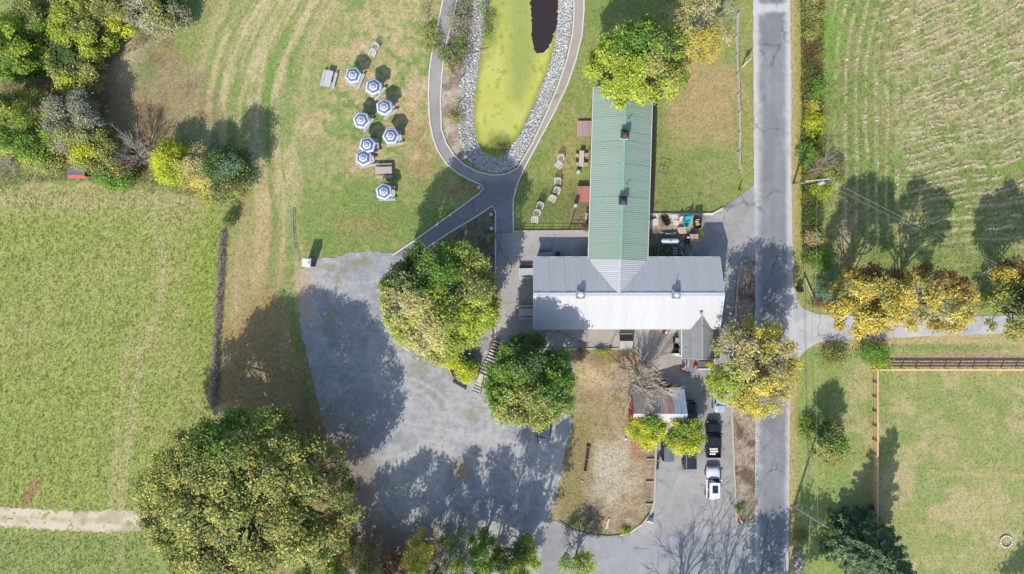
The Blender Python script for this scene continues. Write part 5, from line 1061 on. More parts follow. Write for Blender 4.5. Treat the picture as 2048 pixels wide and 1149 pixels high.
def adirondack(label, group, m):
    t = thing('adirondack_chair', label, 'chair', group=group)
    for k in range(5):
        mb = MB(); mb.box((0, -.28+.13*k, .40-.028*k), (.56, .070, .025)); mb.build('seat_slat', m, t)
    for k in range(5):
        mb = MB(); x = (k-2)*.115; mb.bar((x, .24, .27), (x*1.2, .46, 1.02-.025*abs(k-2)**2), .072, .022); mb.build('back_slat', m, t)
    for s in (-1, 1):
        mb = MB(); mb.box((s*.37, -.02, .57), (.12, .74, .028)); mb.build('arm', m, t)
        mb = MB(); mb.box((s*.31, -.31, .28), (.04, .10, .56)); mb.build('leg', m, t)
        mb = MB(); mb.bar((s*.31, -.34, .36), (s*.31, .55, .05), .04, .13); mb.build('side_rail', m, t)
    return t
M_adi = mat('pale_chair', (226, 218, 210), .8, ns=6, na=.08, rnd=.05)
CG = 'slatted chairs on the grass'; cp = adirondack('', CG, M_adi)
for k, (px, py, a, lab) in enumerate([(751, 94.5, -25, 'slatted chair farther north of the pair on the open lawn'), (745, 107, -25, 'slatted chair farther south of the pair on the open lawn'),
    (1121.5, 317, -5, 'northernmost slatted chair beside the pond path'), (1117.5, 331, -35, 'slatted chair turned diagonally just below the northernmost one'), (1115.5, 363.5, -2, 'top slatted chair of the middle three by the pond path'),
    (1113.5, 382, -18, 'middle slatted chair of the middle three by the pond path'), (1104.5, 398.5, -28, 'lowest slatted chair of the middle three, turned south-west'), (1080, 412.5, -22, 'top slatted chair of the southern three by the pond path'),
    (1074, 427, -18, 'middle slatted chair of the southern three by the pond path'), (1069.5, 440.5, -8, 'southernmost slatted chair by the pond path')]):
    p = W(px, py, .5)
    if k == 0: cp.location = (p.x, p.y, 0); cp.rotation_euler = (0, 0, math.radians(a)); tag(cp, lab)
    else: dup(cp, (p.x, p.y, 0), math.radians(a), lab, CG)
# long dining table with wooden chairs beside the green barn
p = W(1163, 317.5, .75); t = thing('long_table', 'long narrow grey table standing between the two wooden decks', 'table', (p.x, p.y, 0), math.radians(-3))
mb = MB()
for k in range(4): mb.box(((k-1.5)*.15, 0, .74), (.14, 1.95, .04))
mb.build('tabletop', M_tgrey, t)
for sx in (-1, 1):
    for sy in (-1, 1): mb = MB(); mb.box((sx*.24, sy*.85, .36), (.06, .06, .72)); mb.build('leg', M_tgrey, t)
def wood_chair(label, group):
    t = thing('wooden_chair', label, 'chair', group=group); m = mat('chair_wood', (212, 176, 130), .7, ns=6, na=.1)
    mb = MB(); mb.box((0, 0, .45), (.42, .42, .035)); mb.build('seat', m, t); mb = MB(); mb.box((0, .20, .90), (.40, .03, .12)); mb.box((0, .20, .70), (.40, .03, .08)); mb.build('backrest', m, t)
    for sx in (-1, 1):
        mb = MB(); mb.box((sx*.18, -.18, .22), (.04, .04, .44)); mb.build('leg', m, t); mb = MB(); mb.box((sx*.19, .20, .48), (.035, .035, .96)); mb.build('leg', m, t)
    return t
wc = wood_chair('', 'wooden chairs round the long table')
for k, (px, py, a, lab) in enumerate([(1154, 311, 80, 'wooden chair at the upper left of the long table'), (1153.5, 328, 95, 'wooden chair at the lower left of the long table'), (1171.5, 310, -85, 'wooden chair at the upper right of the long table'), (1171.5, 329, -100, 'wooden chair at the lower right of the long table')]):
    p = W(px, py, .5)
    if k == 0: wc.location = (p.x, p.y, 0); wc.rotation_euler = (0, 0, math.radians(a)); tag(wc, lab)
    else: dup(wc, (p.x, p.y, 0), math.radians(a), lab, 'wooden chairs round the long table')
# tables at the west gable
for (px, py, a, lab) in ((1054, 544, 1, 'picnic table half under the west eave of the white barn, upper one'), (1054.5, 625, 1, 'picnic table half under the west eave of the white barn, lower shaded one')):
    p = W(px, py, .75); dup(tg, (p.x, p.y, 0), math.radians(a), lab, 'picnic tables at the west gable')
p = W(1052, 533.5, .5); t = thing('bench', 'dark narrow bench above the upper table at the west gable', 'bench', (p.x, p.y, 0))
mb = MB(); mb.box((0, .12, .45), (1.6, .22, .05)); mb.box((0, -.14, .45), (1.6, .22, .05)); mb.build('seat', M_dark, t)
for s in (-1, 1): mb = MB(); mb.box((s*.65, 0, .21), (.06, .4, .42)); mb.build('leg', M_dark, t)
# decks
def deck(px0, py0, px1, py1, m, label):
    a = W(px0, py0, .35); b = W(px1, py1, .35); w, h = b.x-a.x, a.y-b.y; t = thing('wooden_deck', label, 'deck', ((a.x+b.x)/2, (a.y+b.y)/2, 0)); n = 13
    for k in range(n): mb = MB(); mb.box((-w/2+w/n*(k+.5), 0, .33), (w/n-.014, h, .04)); mb.build('plank', m, t)
    mb = MB(); mb.box((0, 0, .15), (w-.1, h-.1, .30)); mb.build('base', M_darktimber, t)
deck(1154.5, 242, 1184, 273, mat('faded_deck', (190, 164, 158), .85, ns=5, na=.12, rnd=.12), 'faded pinkish-grey wooden deck on the upper west side of the green barn')
deck(1154.5, 373, 1183, 404, mat('red_deck', (196, 132, 124), .85, ns=5, na=.12, rnd=.10), 'reddish wooden deck on the lower west side of the green barn')
def barrel(px, py, h, r, m, label, cat='barrel', lid=None):
    p = W(px, py, h); t = thing('barrel', label, cat, (p.x, p.y, 0)); mb = MB(); mb.lathe([(r*.85, 0), (r, h*.3), (r, h*.6), (r*.9, h)], 16); mb.build('body', m, t)
    mb = MB(); mb.lathe([(r*.88, h+.002), (r*.80, h+.05), (r*.3, h+.09)], 16); mb.build('lid', lid or m, t)
M_lid = mat('pale_lid', (206, 200, 194), .7)
barrel(1157, 343.5, .95, .27, M_greywood, 'pale-topped barrel at the south end of the long table', lid=M_lid); barrel(1151.5, 411, .95, .25, M_greywood, 'pale-topped barrel at the corner of the reddish deck', lid=M_lid)
# small wire pen by the barn
def wire_fence(name, label, P, h, m, sp=14, rails=2, w=.03, closed=False, cat='fence'):
    Q = resample(P, sp, False); p0 = W(*Q[0]); t = thing(name, label, cat, (p0.x, p0.y, 0)); pts = [W(x, y)-p0 for x, y in Q]
    for q in pts: mb = MB(); mb.box(q+Vector((0, 0, h/2)), (w*1.6, w*1.6, h)); mb.build('post', m, t)
    for k in range(rails):
        mb = MB()
        for a, b in zip(pts[:-1], pts[1:]): z = h*(k+.9)/rails; mb.bar(a+Vector((0, 0, z)), b+Vector((0, 0, z)), w, w)
        mb.build('rail', m, t)
    return t
wire_fence('pen_fence', 'black wire pen below the barrel and the reddish deck', [(1149, 423), (1138, 457), (1140, 451), (1168, 451)], .9, M_black, 12, 3, .035)
wire_fence('edge_fence', 'thin black fence along the lawn edge above the terrace', [(1028, 460.5), (1100, 460.5), (1168, 460)], .6, M_black, 18, 2, .03)
V, F = [], []; limb(V, F, np.array(W(1173, 428))+[0, 0, .15], np.array(W(1170, 452))+[0, 0, .12], .17, .13, r_, 4, .05, 8)
tag(link('log', npmesh('log', np.array(V), np.array(F), None, True), M_bark_pale), 'pale bleached log lying along the west wall of the green barn', 'log')
p = W(1175, 453, .3); tree('low_plant', 'reddish-brown shrub in the corner by the green barn wall', 'plant', 1173, 455, 6, 7, 0, .9, 'rust', 420, 777, None, .16, 9, .4, 10, .12, trunk_r=.02)

# ------------------------------------------------------------------ back yard of the barn
p = W(1341, 482.7, .95); t = thing('propane_tank', 'white cylindrical propane tank lying beside the green barn', 'tank', (p.x, p.y, 0))
mb = MB(); pr = [(.05, -1.12), (.22, -1.06), (.33, -.92), (.345, -.75), (.345, .75), (.33, .92), (.22, 1.06), (.05, 1.12)]; n = 20
vs = [(z, r*math.cos(2*math.pi*i/n), .62+r*math.sin(2*math.pi*i/n)) for r, z in pr for i in range(n)]; fs = [(k*n+i, (k+1)*n+i, (k+1)*n+(i+1) % n, k*n+(i+1) % n) for k in range(len(pr)-1) for i in range(n)]+[tuple(range(n)), tuple(range(len(pr)*n-1, (len(pr)-1)*n-1, -1))]
mb.add(vs, fs); mb.build('body', mat('tank_paint', (222, 226, 232), .4, na=.05), t, smooth=False)
mb = MB(); mb.lathe([(.14, .94), (.14, 1.08), (.10, 1.14), (.02, 1.16)], 14); mb.build('valve_dome', mat('valve_grey', (190, 194, 198), .4), t)
for s in (-1, 1): mb = MB(); mb.box((s*.6, 0, .15), (.12, .5, .30)); mb.build('saddle', M_greywood, t)
def pallet(px, py, a, h, m, label, wx=1.02, wy=.80):
    p = W(px, py, h); t = thing('pallet', label, 'pallet', (p.x, p.y, 0), math.radians(a))
    n = int(h/.14)
    for j in range(n):
        z = .14*j
        for k in range(3): mb = MB(); mb.box((0, (k-1)*wy*.42, z+.045), (wx, .08, .08)); mb.build('bearer', m, t)
        for k in range(7): mb = MB(); mb.box((-wx/2+wx/7*(k+.5), 0, z+.099), (wx/7-.028, wy, .022)); mb.build('plank', m, t)
M_pal = mat('pallet_wood', (224, 190, 160), .85, ns=6, na=.12, rnd=.12); M_pal2 = mat('old_pallet_wood', (204, 166, 138), .85, ns=6, na=.14, rnd=.2)
pallet(1365, 461, 4, .42, M_pal, 'stacked pale wooden pallets next to the pile of pipes'); pallet(1388.5, 476.8, 0, .56, M_pal2, 'stacked brown wooden pallets left of the yellow box', 1.0, 1.0)
p = W(1404.3, 467, .6); t = thing('yellow_box', 'bright yellow plastic salt box right of the brown pallets', 'box', (p.x, p.y, 0), math.radians(-3))
mb = MB(); mb.prism([(-.26, -.24), (.26, -.24), (.26, .24), (-.26, .24)], 0, .46); mb.build('body', mat('yellow_plastic', (238, 214, 40), .5, na=.03), t)
mb = MB(); mb.add([(-.31, -.29, .46), (.31, -.29, .46), (.31, .29, .46), (-.31, .29, .46), (-.22, -.20, .60), (.22, -.20, .60), (.22, .22, .60), (-.22, .22, .60)], [(0, 1, 5, 4), (1, 2, 6, 5), (2, 3, 7, 6), (3, 0, 4, 7), (4, 5, 6, 7), (3, 2, 1, 0)]); mb.build('lid', mat('yellow_plastic'), t)
M_turq = mat('turquoise_plastic', (60, 196, 206), .45, na=.03)
def plastic_chair(px, py, a, label):
    p = W(px, py, .5); t = thing('plastic_chair', label, 'chair', (p.x, p.y, 0), math.radians(a), 'turquoise chairs in the back yard')
    mb = MB(); mb.box((0, -.02, .40), (.50, .50, .05)); mb.build('seat', M_turq, t); mb = MB(); mb.bar((0, .24, .40), (0, .42, .95), .52, .05); mb.build('backrest', M_turq, t)
    for s in (-1, 1):
        mb = MB(); mb.box((s*.32, .02, .60), (.11, .60, .04)); mb.build('arm', M_turq, t); mb = MB(); mb.box((s*.30, -.24, .30), (.06, .08, .6)); mb.build('leg', M_turq, t); mb = MB(); mb.box((s*.30, .26, .30), (.06, .08, .6)); mb.build('leg', M_turq, t)
plastic_chair(1375, 439, -70, 'upper turquoise plastic chair turned sideways'); plastic_chair(1373, 448.5, 165, 'lower turquoise plastic chair next to the pale pallets')
p = W(1362.5, 438, .5); t = thing('white_board', 'white panel leaning left of the turquoise chairs', 'board', (p.x, p.y, 0), math.radians(-25))
mb = MB(); mb.box((0, 0, .38), (.42, .72, .04), R=Matrix.Rotation(math.radians(35), 3, 'Y')); mb.build('panel', M_white_p, t); mb = MB(); mb.bar((.2, -.3, 0), (-.1, -.3, .5), .04); mb.bar((.2, .3, 0), (-.1, .3, .5), .04); mb.build('prop', M_greywood, t)
# firewood bin
p = W(1396, 446, .8); t = thing('firewood_bin', 'dark open bin of split firewood right of the turquoise chairs', 'bin', (p.x, p.y, 0))
mb = MB()
for s in (-1, 1): mb.box((s*.38, 0, .4), (.05, 1.22, .8)); mb.box((0, s*.6, .4), (.71, .05, .8))
mb.box((0, 0, .1), (.71, 1.15, .05)); mb.build('body', M_black, t)
r5 = np.random.default_rng(8); M_split = mat('split_wood', (226, 186, 140), .9, ns=7, na=.15, rnd=.15)
for k in range(9):
    mb = MB(); x = r5.uniform(-.1, .1); y = -.42+.11*k if k < 8 else .1; mb.tube((x-.22, y, .55+.05*(k % 2)), (x+.22, y+r5.uniform(-.06, .06), .56+.06*(k % 3)), .055, .05, 5); tag(mb.build('firewood', M_split), ['topmost', 'second', 'third', 'fourth', 'fifth', 'sixth', 'seventh', 'lowest', 'crosswise middle'][k]+' split log from the top in the dark firewood bin', 'firewood', 'split logs in the firewood bin').location = (p.x, p.y+.08, 0)
barrel(1376.5, 475.5, .4, .16, M_white_p, 'white bucket against the left side of the brown pallets', 'bucket')
for (px, py, R_, m, lab) in ((1374.5, 483.5, .33, M_black, 'black tyre lying left of the brown pallets'),):
    p = W(px, py, .2); mb = MB(); n = 20; k_ = 8; vs = [((R_*.72+.10*math.cos(2*math.pi*j/k_))*math.cos(2*math.pi*i/n), (R_*.72+.10*math.cos(2*math.pi*j/k_))*math.sin(2*math.pi*i/n), .11+.10*math.sin(2*math.pi*j/k_)) for i in range(n) for j in range(k_)]
    mb.add(vs, [(i*k_+j, ((i+1) % n)*k_+j, ((i+1) % n)*k_+(j+1) % k_, i*k_+(j+1) % k_) for i in range(n) for j in range(k_)]); o = tag(mb.build('tyre', m), lab, 'tyre'); o.location = (p.x, p.y, 0)
barrel(1383.5, 488, .5, .15, M_greywood, 'small grey pail below the brown pallets', 'pail')
for k, (a, b, m, lab) in enumerate([((1321, 463.5), (1338, 466.5), M_greywood, 'grey pipe on top of the pile beside the pale pallets'), ((1322, 466), (1352, 464.5), M_greywood, 'long grey pipe through the middle of the pile'), ((1324, 470.5), (1351, 465.5), M_wood, 'tan wooden pole crossing the pile of pipes'), ((1330, 468), (1350, 469.5), M_trim, 'white pipe at the bottom of the pile')]):
    mb = MB(); z = .06+.09*k; A = W(*a); B = W(*b); mb.tube(A+Vector((0, 0, z)), B+Vector((0, 0, z)), .05); tag(mb.build('pole', m), lab, 'pole', 'pile of pipes and poles')
P_heap = [(1322, 431), (1332, 430), (1340, 449), (1334, 453), (1326, 443)]
stems('brush_heap', P_heap, 520, .4, [C(84, 74, 66), C(120, 104, 90), C(60, 52, 48)], 9, .022)
for k, (px, py, w, h, a, lab) in enumerate([(1346, 436, 1.1, .8, 8, 'pale concrete slab nearest the dark brush heap'), (1352, 446, .7, .6, -12, 'small pale slab left of the turquoise chairs'), (1306, 446, 1.2, .8, 20, 'pale slab close to the green barn wall'), (1314.5, 436, .28, 1.0, 12, 'narrow pale stone by the yard kerb')]):
    p = W(px, py); t = MB(); t.box((0, 0, .05), (w, h, .12)); o = tag(t.build('stone_slab', mat('slab', (222, 210, 192), .9, ns=5, na=.12)), lab, 'slab', 'slabs lying in the yard'); o.location = (p.x, p.y, 0); o.rotation_euler = (0, 0, math.radians(a))
for k in range(3):
    p = W(1350, 497+5.5*k); mb = MB(); mb.box((0, 0, .08), (.62, .16, .14)); o = tag(mb.build('timber', M_greywood), ['topmost of three grey timbers lying below the propane tank', 'middle of three grey timbers lying below the propane tank', 'lowest of three grey timbers lying below the propane tank'][k], 'timber', 'timbers below the propane tank'); o.location = (p.x, p.y, 0)
tag(stones('rubble', np.stack([(rng.uniform(1356, 1376, 260)-1024)/PX, (574.5-rng.uniform(488, 512, 260))/PX, rng.uniform(0, .1, 260)], -1), .12, [C(150, 140, 134), C(110, 100, 98), C(190, 180, 170)]), kind='stuff')
# metal arch frame on the lawn (seen with its shadow)
p = W(1324, 347); t = thing('trellis_frame', 'thin grey metal trellis frame standing on the grass east of the green barn', 'trellis', (p.x, p.y, 0), math.radians(-14))
M_wire = mat('grey_wire', (150, 146, 140), .5)
for x in (-.55, 0, .55): mb = MB(); mb.bar((x, 0, 0), (x, 0, 1.5), .045); mb.build('upright', M_wire, t)
for z in (.05, .75, 1.48): mb = MB(); mb.bar((-.55, 0, z), (.55, 0, z), .045); mb.build('crossbar', M_wire, t)
mb = MB(); mb.bar((-.55, -.03, .05), (-.35, -1.75, .04), .05); mb.bar((.55, -.03, .05), (-.25, -1.75, .04), .08); mb.build('stay', M_wire, t)
# north side of the white barn: blue tarp over a bench, bin
p = W(1091, 507, .7); t = thing('workbench', 'grey workbench with a blue tarp on the shaded north side of the white barn', 'bench', (p.x, p.y, 0), math.radians(3))
mb = MB(); mb.box((0, -.12, .72), (1.85, .5, .06)); mb.build('bench_top', M_greywood, t); mb = MB(); mb.box((-.05, .28, .5), (1.25, .28, .5)); mb.build('tarp', mat('blue_tarp', (60, 104, 176), .6, ns=6, na=.2), t)
for s in (-1, 1): mb = MB(); mb.box((s*.8, -.12, .34), (.07, .4, .68)); mb.build('leg', M_greywood, t)
barrel(1117, 507, .9, .26, M_black, 'black lidded bin right of the blue-tarped workbench', 'bin', lid=M_dark)
p = W(1177.5, 501, 1.0); t = thing('downpipe_box', 'white utility box in the corner between the two barns', 'box', (p.x, p.y, 0)); mb = MB(); mb.box((0, 0, .55), (.26, .5, 1.1)); mb.build('body', M_white_p, t); mb = MB(); mb.box((0, 0, 1.12), (.32, .56, .04)); mb.build('lid', M_trim, t)

# ------------------------------------------------------------------ lawn fences
def rail_fence(name, label, pts, h, m, rails, bw, bh, cat='fence', post=.12, gap=0.0, side=0.0):
    p0 = W(*pts[0]); t = thing(name, label, cat, (p0.x, p0.y, 0)); q = [W(x, y)-p0 for x, y in pts]
    for a in q: mb = MB(); mb.box(a+Vector((0, 0, h/2+.03)), (post, post, h+.06)); mb.build('post', m, t)
    for a, b in zip(q[:-1], q[1:]):
        d = (b-a).normalized(); nn = Vector((-d.y, d.x, 0))*side
        for z in rails: mb = MB(); mb.bar(a+nn+Vector((0, 0, z)), b+nn+Vector((0, 0, z)), bw, bh); mb.build('rail', m, t)
    return t
rail_fence('split_rail_fence', 'weathered split-rail fence between the lawn and the road', [(1472, 34), (1471, 75), (1471.6, 113), (1473, 151), (1474, 191), (1476, 228), (1476.5, 267), (1475, 306), (1477.5, 345)], 1.05, mat('split_rail', (206, 194, 184), .9, ns=5, na=.15, rnd=.1), (.45, .9), .09, .11)
mb = MB(); mb.box((0, 0, .5), (.12, .12, 1.0)); mb.box((0, 0, 1.02), (.16, .16, .05)); o = tag(mb.build('fence_post', M_darktimber), 'lone dark post south of the split-rail fence', 'post'); o.location = W(1477.5, 380)
M_tanrail = mat('tan_boards', (236, 200, 150), .8, ns=5, na=.12, rnd=.08)
yv = [737+28.6*k for k in range(12)]
bf = rail_fence('board_fence', 'new tan board fence running south from its corner with the lane-side fence', [(1745, y) for y in yv], 1.1, M_tanrail, (.24, .44, .64, .84, 1.02), .03, .17, side=.08)
mb = MB(); mb.bar((.06, 0, 1.12), (.06, (yv[0]-yv[-1])/PX, 1.12), .20, .035); mb.build('cap_board', M_tanrail, bf)
bf = rail_fence('board_fence', 'new tan rail fence running east along the lane-side hedge', [(1745+28.6*k, 736.6) for k in range(12)], 1.05, M_tanrail, (.30, .62, .95), .035, .14, side=-.09)
mb = MB(); mb.bar((.3, -.10, 1.10), (11*28.6/PX, -.10, 1.10), .20, .035); mb.build('cap_board', M_tanrail, bf)
# brush fence by the west meadow
P_br = [(448, 466), (444, 520), (441, 580), (437, 640), (433, 700), (430, 760), (427, 815)]
Q = resample(P_br, 22, False); p0 = W(*Q[0]); t = thing('brush_fence', 'old wire fence buried in grey-brown dead vines along the edge of the west meadow', 'fence', (p0.x, p0.y, 0))
for x, y in Q: mb = MB(); a = W(x, y)-p0; mb.tube(a, a+Vector((0, 0, 1.3)), .05, .045, 6); mb.build('post', M_greywood, t)
V, F, cc = [], [], []; r6 = np.random.default_rng(12)
for k in range(5200):
    s = r6.random()*(len(P_br)-1); i = int(s); f = s-i; x = P_br[i][0]*(1-f)+P_br[i+1][0]*f; y = P_br[i][1]*(1-f)+P_br[i+1][1]*f
    b = np.array(W(x, y)-p0)+np.array([r6.normal(0, .17), 0, abs(r6.normal(0, .30))]); e = b+r6.normal(0, 1, 3)*np.array([.22, .30, .16]); e[2] = max(.02, e[2]); tube_arr(V, F, b, e, .018, .01, 3)
    cc.append([C(216, 204, 188), C(184, 168, 150), C(150, 134, 116), C(230, 222, 210), C(190, 164, 136)][r6.integers(5)]*r6.uniform(.8, 1.15))
tag(link('dead_vines', npmesh('dead_vines', np.array(V), np.array(F), np.repeat(np.array(cc), 6, 0)), mat('dry_stem', attr=True), t), kind='stuff')
# pipe railing and toilet at the top of the gravel
p0 = W(586, 424); t = thing('pipe_railing', 'low galvanised double pipe railing leading to the portable toilet', 'railing', (p0.x, p0.y, 0)); M_galv = mat('galvanised', (190, 198, 204), .4, metal=.4)
pp = [(586, 424), (585.5, 452), (586, 463), (589, 495), (597, 525)]; q = [W(x, y)-p0 for x, y in pp]
for s in (-1, 1):
    mb = MB()
    for a, b in zip(q[:-1], q[1:]): mb.tube(a+Vector((s*.11, 0, .45)), b+Vector((s*.11, 0, .45)), .035, None, 6)
    mb.build('rail', M_galv, t)
for a in q: mb = MB(); mb.tube(a, a+Vector((0, 0, .45)), .03, None, 6); mb.bar(a+Vector((-.11, 0, .40)), a+Vector((.11, 0, .40)), .04); mb.build('post', M_galv, t)
p = W(612, 525, 2.3); t = thing('portable_toilet', 'white-roofed grey portable toilet at the top corner of the gravel lot', 'toilet', (p.x, p.y, 0), math.radians(-5))
mb = MB(); mb.box((0, 0, 1.08), (1.0, 1.0, 2.1)); mb.build('cabin', mat('toilet_grey', (120, 130, 140), .6), t)
mb = MB(); z = 2.13; mb.add([(-.54, -.54, z), (.54, -.54, z), (.54, .54, z), (-.54, .54, z), (-.40, -.42, z+.12), (.40, -.42, z+.12), (.40, .42, z+.12), (-.40, .42, z+.12)], [(0, 1, 5, 4), (1, 2, 6, 5), (2, 3, 7, 6), (3, 0, 4, 7), (4, 5, 6, 7), (3, 2, 1, 0)]); mb.build('roof', M_white_p, t)
mb = MB(); mb.tube((.30, -.05, 2.2), (.30, -.05, 2.5), .05); mb.build('vent_pipe', M_dark, t)
mb = MB(); mb.box((.515, 0, 1.0), (.03, .7, 1.8)); d_ = mb.build('door', mat('toilet_door', (70, 80, 92), .6), t); mb = MB(); mb.box((.54, .26, 1.0), (.03, .05, .14)); mb.build('handle', M_white_p, d_)
mb = MB(); mb.box((0, 0, .03), (1.06, 1.06, .06)); mb.build('skid', M_trim, t)

# ------------------------------------------------------------------ signs, lamps, poles, small things
def sandwich(px, py, a, label):
    p = W(px, py, .4); t = thing('sandwich_board', label, 'sign', (p.x, p.y, 0), math.radians(a), 'white sandwich boards by the drive')
    for s, nm in ((-1, 'panel'), (1, 'panel')): mb = MB(); mb.bar((0, s*.34, 0), (0, s*.03, .82), .66, .03); mb.build(nm, M_white_p, t)
    mb = MB(); 
    c = Vector((0, -.19, .44)); R_ = Matrix.Rotation(math.atan2(.82, .31), 3, 'X'); 
    for dx, dy in ((-.06, .05), (.02, .0), (.07, -.06), (-.02, -.08)): mb.box(c+R_ @ Vector((dx, dy, .022)), (.09, .05, .008), R=R_)
    mb.build('printed_mark', M_black, t)
sandwich(696, 974, 12, 'white sandwich board beside the huge oak at the gravel edge'); sandwich(1300.5, 1042, -22, 'white sandwich board at the south tip of the dirt island')
p = W(1484.5, 134); t = thing('sale_sign', 'white post sign on the verge between rail fence and road', 'sign', (p.x, p.y, 0), math.radians(40))
mb = MB(); mb.box((0, 0, .88), (.12, .12, 1.76)); mb.build('post', M_white_p, t); mb = MB(); mb.box((.42, 0, 1.6), (.72, .08, .08)); mb.build('arm', M_white_p, t); mb = MB(); mb.box((.48, 0, 1.18), (.52, .05, .62)); mb.build('panel', M_white_p, t)
def lamp(px, py, label, r=.24, h=.55):
    p = W(px, py, h*.7); t = thing('bollard_lamp', label, 'lamp', (p.x, p.y, 0), 0, 'round lamps at the path corners')
    mb = MB(); mb.lathe([(.10, 0), (.09, h*.5), (.12, h*.55)], 10); mb.build('post', M_dark, t); mb = MB(); mb.lathe([(r*.5, h*.55), (r*.95, h*.7), (r, h*.85), (r*.75, h*1.05), (r*.2, h*1.15)], 14); mb.build('globe', mat('lamp_globe', (206, 208, 208), .4, na=.03), t)
lamp(958, 375.5, 'round pale lamp at the west corner of the path junction'); lamp(931.5, 314, 'round grey lamp among the stones inside the path loop'); lamp(982, 429.5, 'round lamp at the tip of the triangular bed'); lamp(983, 457.5, 'round lamp farther south in the triangular bed')
p = W(1600.5, 580, .6); t = thing('wheeled_bin', 'small black bin on the verge beside the leaning rail', 'bin', (p.x, p.y, 0), .3); mb = MB(); mb.prism([(-.24, -.24), (.24, -.24), (.26, .28), (-.26, .28)], .08, .85); mb.build('body', M_black, t); mb = MB(); mb.box((0, .02, .89), (.56, .6, .06)); mb.build('lid', M_dark, t)
for s in (-1, 1): mb = MB(); mb.tube((s*.25, .25, .1), (s*.31, .25, .1), .1, None, 10); mb.build('wheel', M_black, t)
p0 = W(1605, 557); q = W(1625, 601)-p0; t = thing('leaning_rail', 'pale timber rail on two short posts at the lane corner', 'rail', (p0.x, p0.y, 0)); mb = MB(); mb.bar((0, 0, .62), q+Vector((0, 0, .5)), .14, .14); mb.build('rail', M_greywood, t)
for f in (.08, .92): mb = MB(); mb.box(q*f+Vector((0, 0, .26)), (.12, .12, .52)); mb.build('post', M_greywood, t)
# fire ring
p = W(2012, 1083); t = thing('fire_ring', 'ring of white stones in the grass at the lower right', 'fire ring', (p.x, p.y, 0)); r7 = np.random.default_rng(4)
for k in range(15):
    a = 2*math.pi*k/15; V = ICOV*(1+r7.normal(0, .14, (12, 1)))*np.array([.17, .12, .11]); ca, sa = math.cos(a+1.57), math.sin(a+1.57); V = np.stack([V[:, 0]*ca-V[:, 1]*sa, V[:, 0]*sa+V[:, 1]*ca, V[:, 2]], 1)+np.array([.72*math.cos(a), .72*math.sin(a), .07])
    link('stone', npmesh('stone', V, ICOF), mat('ring_stone', (232, 230, 222), .9, ns=6, na=.12), t)
# planter boxes on the dirt island
p = W(1173.5, 918.5, .3); t = thing('planter_trough', 'long weathered wooden planter trough with two cells on the dirt island', 'planter', (p.x, p.y, 0), math.radians(-8))
mb = MB()
for s in (-1, 1): mb.box((s*.24, 0, .17), (.05, 3.1, .34))
for y in (-1.52, 0, 1.52): mb.box((0, y, .17), (.43, .05, .34))
mb.build('frame', mat('planter_wood', (186, 158, 140), .9, ns=5, na=.15), t); mb = MB(); mb.box((0, 0, .11), (.42, 2.98, .20)); mb.build('soil', mat('dark_soil', (70, 56, 50), .95, ns=9, na=.4), t)
p = W(1215, 1048); mb = MB(); mb.box((0, 0, .06), (.22, 1.3, .10)); o = tag(mb.build('stone_slab', mat('slab')), 'narrow white stone slab on the south end of the dirt island', 'slab'); o.location = (p.x, p.y, 0); o.rotation_euler = (0, 0, -.25)
for k, y in enumerate((918.5, 963.5, 1008)):
    p = W(1305-.03*(y-918), y); mb = MB(); mb.bar((-.75, 0, .12), (.35, 0, .14), .11, .12); o = tag(mb.build('anchor_timber', M_timber), ['timber anchor behind the retaining timbers nearest the motorcycle', 'timber anchor in the middle of the retaining timbers', 'timber anchor nearest the white sandwich board'][k], 'timber', 'anchors of the timber edging'); o.location = (p.x, p.y, 0)
for k, (px, py, s, lab) in enumerate([(1251.5, 878, .2, 'white rock below the left bright tree'), (1297, 900, .22, 'white rock by the retaining timber'), (1164.5, 963, .12, 'small white rock below the planter trough'), (1183, 1045, .14, 'white rock near the south edge of the dirt island')]):
    V = ICOV*(1+r7.normal(0, .15, (12, 1)))*s; o = tag(link('white_rock', npmesh('white_rock', V, ICOF), mat('ring_stone')), lab, 'rock', 'white rocks on the dirt island'); o.location = W(px, py, .06)
# orange marker lying at the kerb tip
p = W(1477.5, 1035.5, .1); t = thing('lane_marker', 'orange and white marker lying at the south tip of the roadside island', 'marker', (p.x, p.y, 0), math.radians(32))
mb = MB(); mb.add([(-.06, -.35, .10), (.10, -.35, .10), (.16, .35, .12), (0, .95, .08), (-.10, .35, .12), (-.06, -.35, .04), (.10, -.35, .04), (.16, .35, .04), (0, .95, .03), (-.10, .35, .04)], [(0, 1, 2, 3, 4), (9, 8, 7, 6, 5), (0, 5, 6, 1), (1, 6, 7, 2), (2, 7, 8, 3), (3, 8, 9, 4), (4, 9, 5, 0)]); mb.build('blade', mat('orange_plastic', (232, 140, 96), .6), t)
mb = MB(); mb.box((.02, -.62, .09), (.14, .52, .12)); mb.build('foot', M_white_p, t)
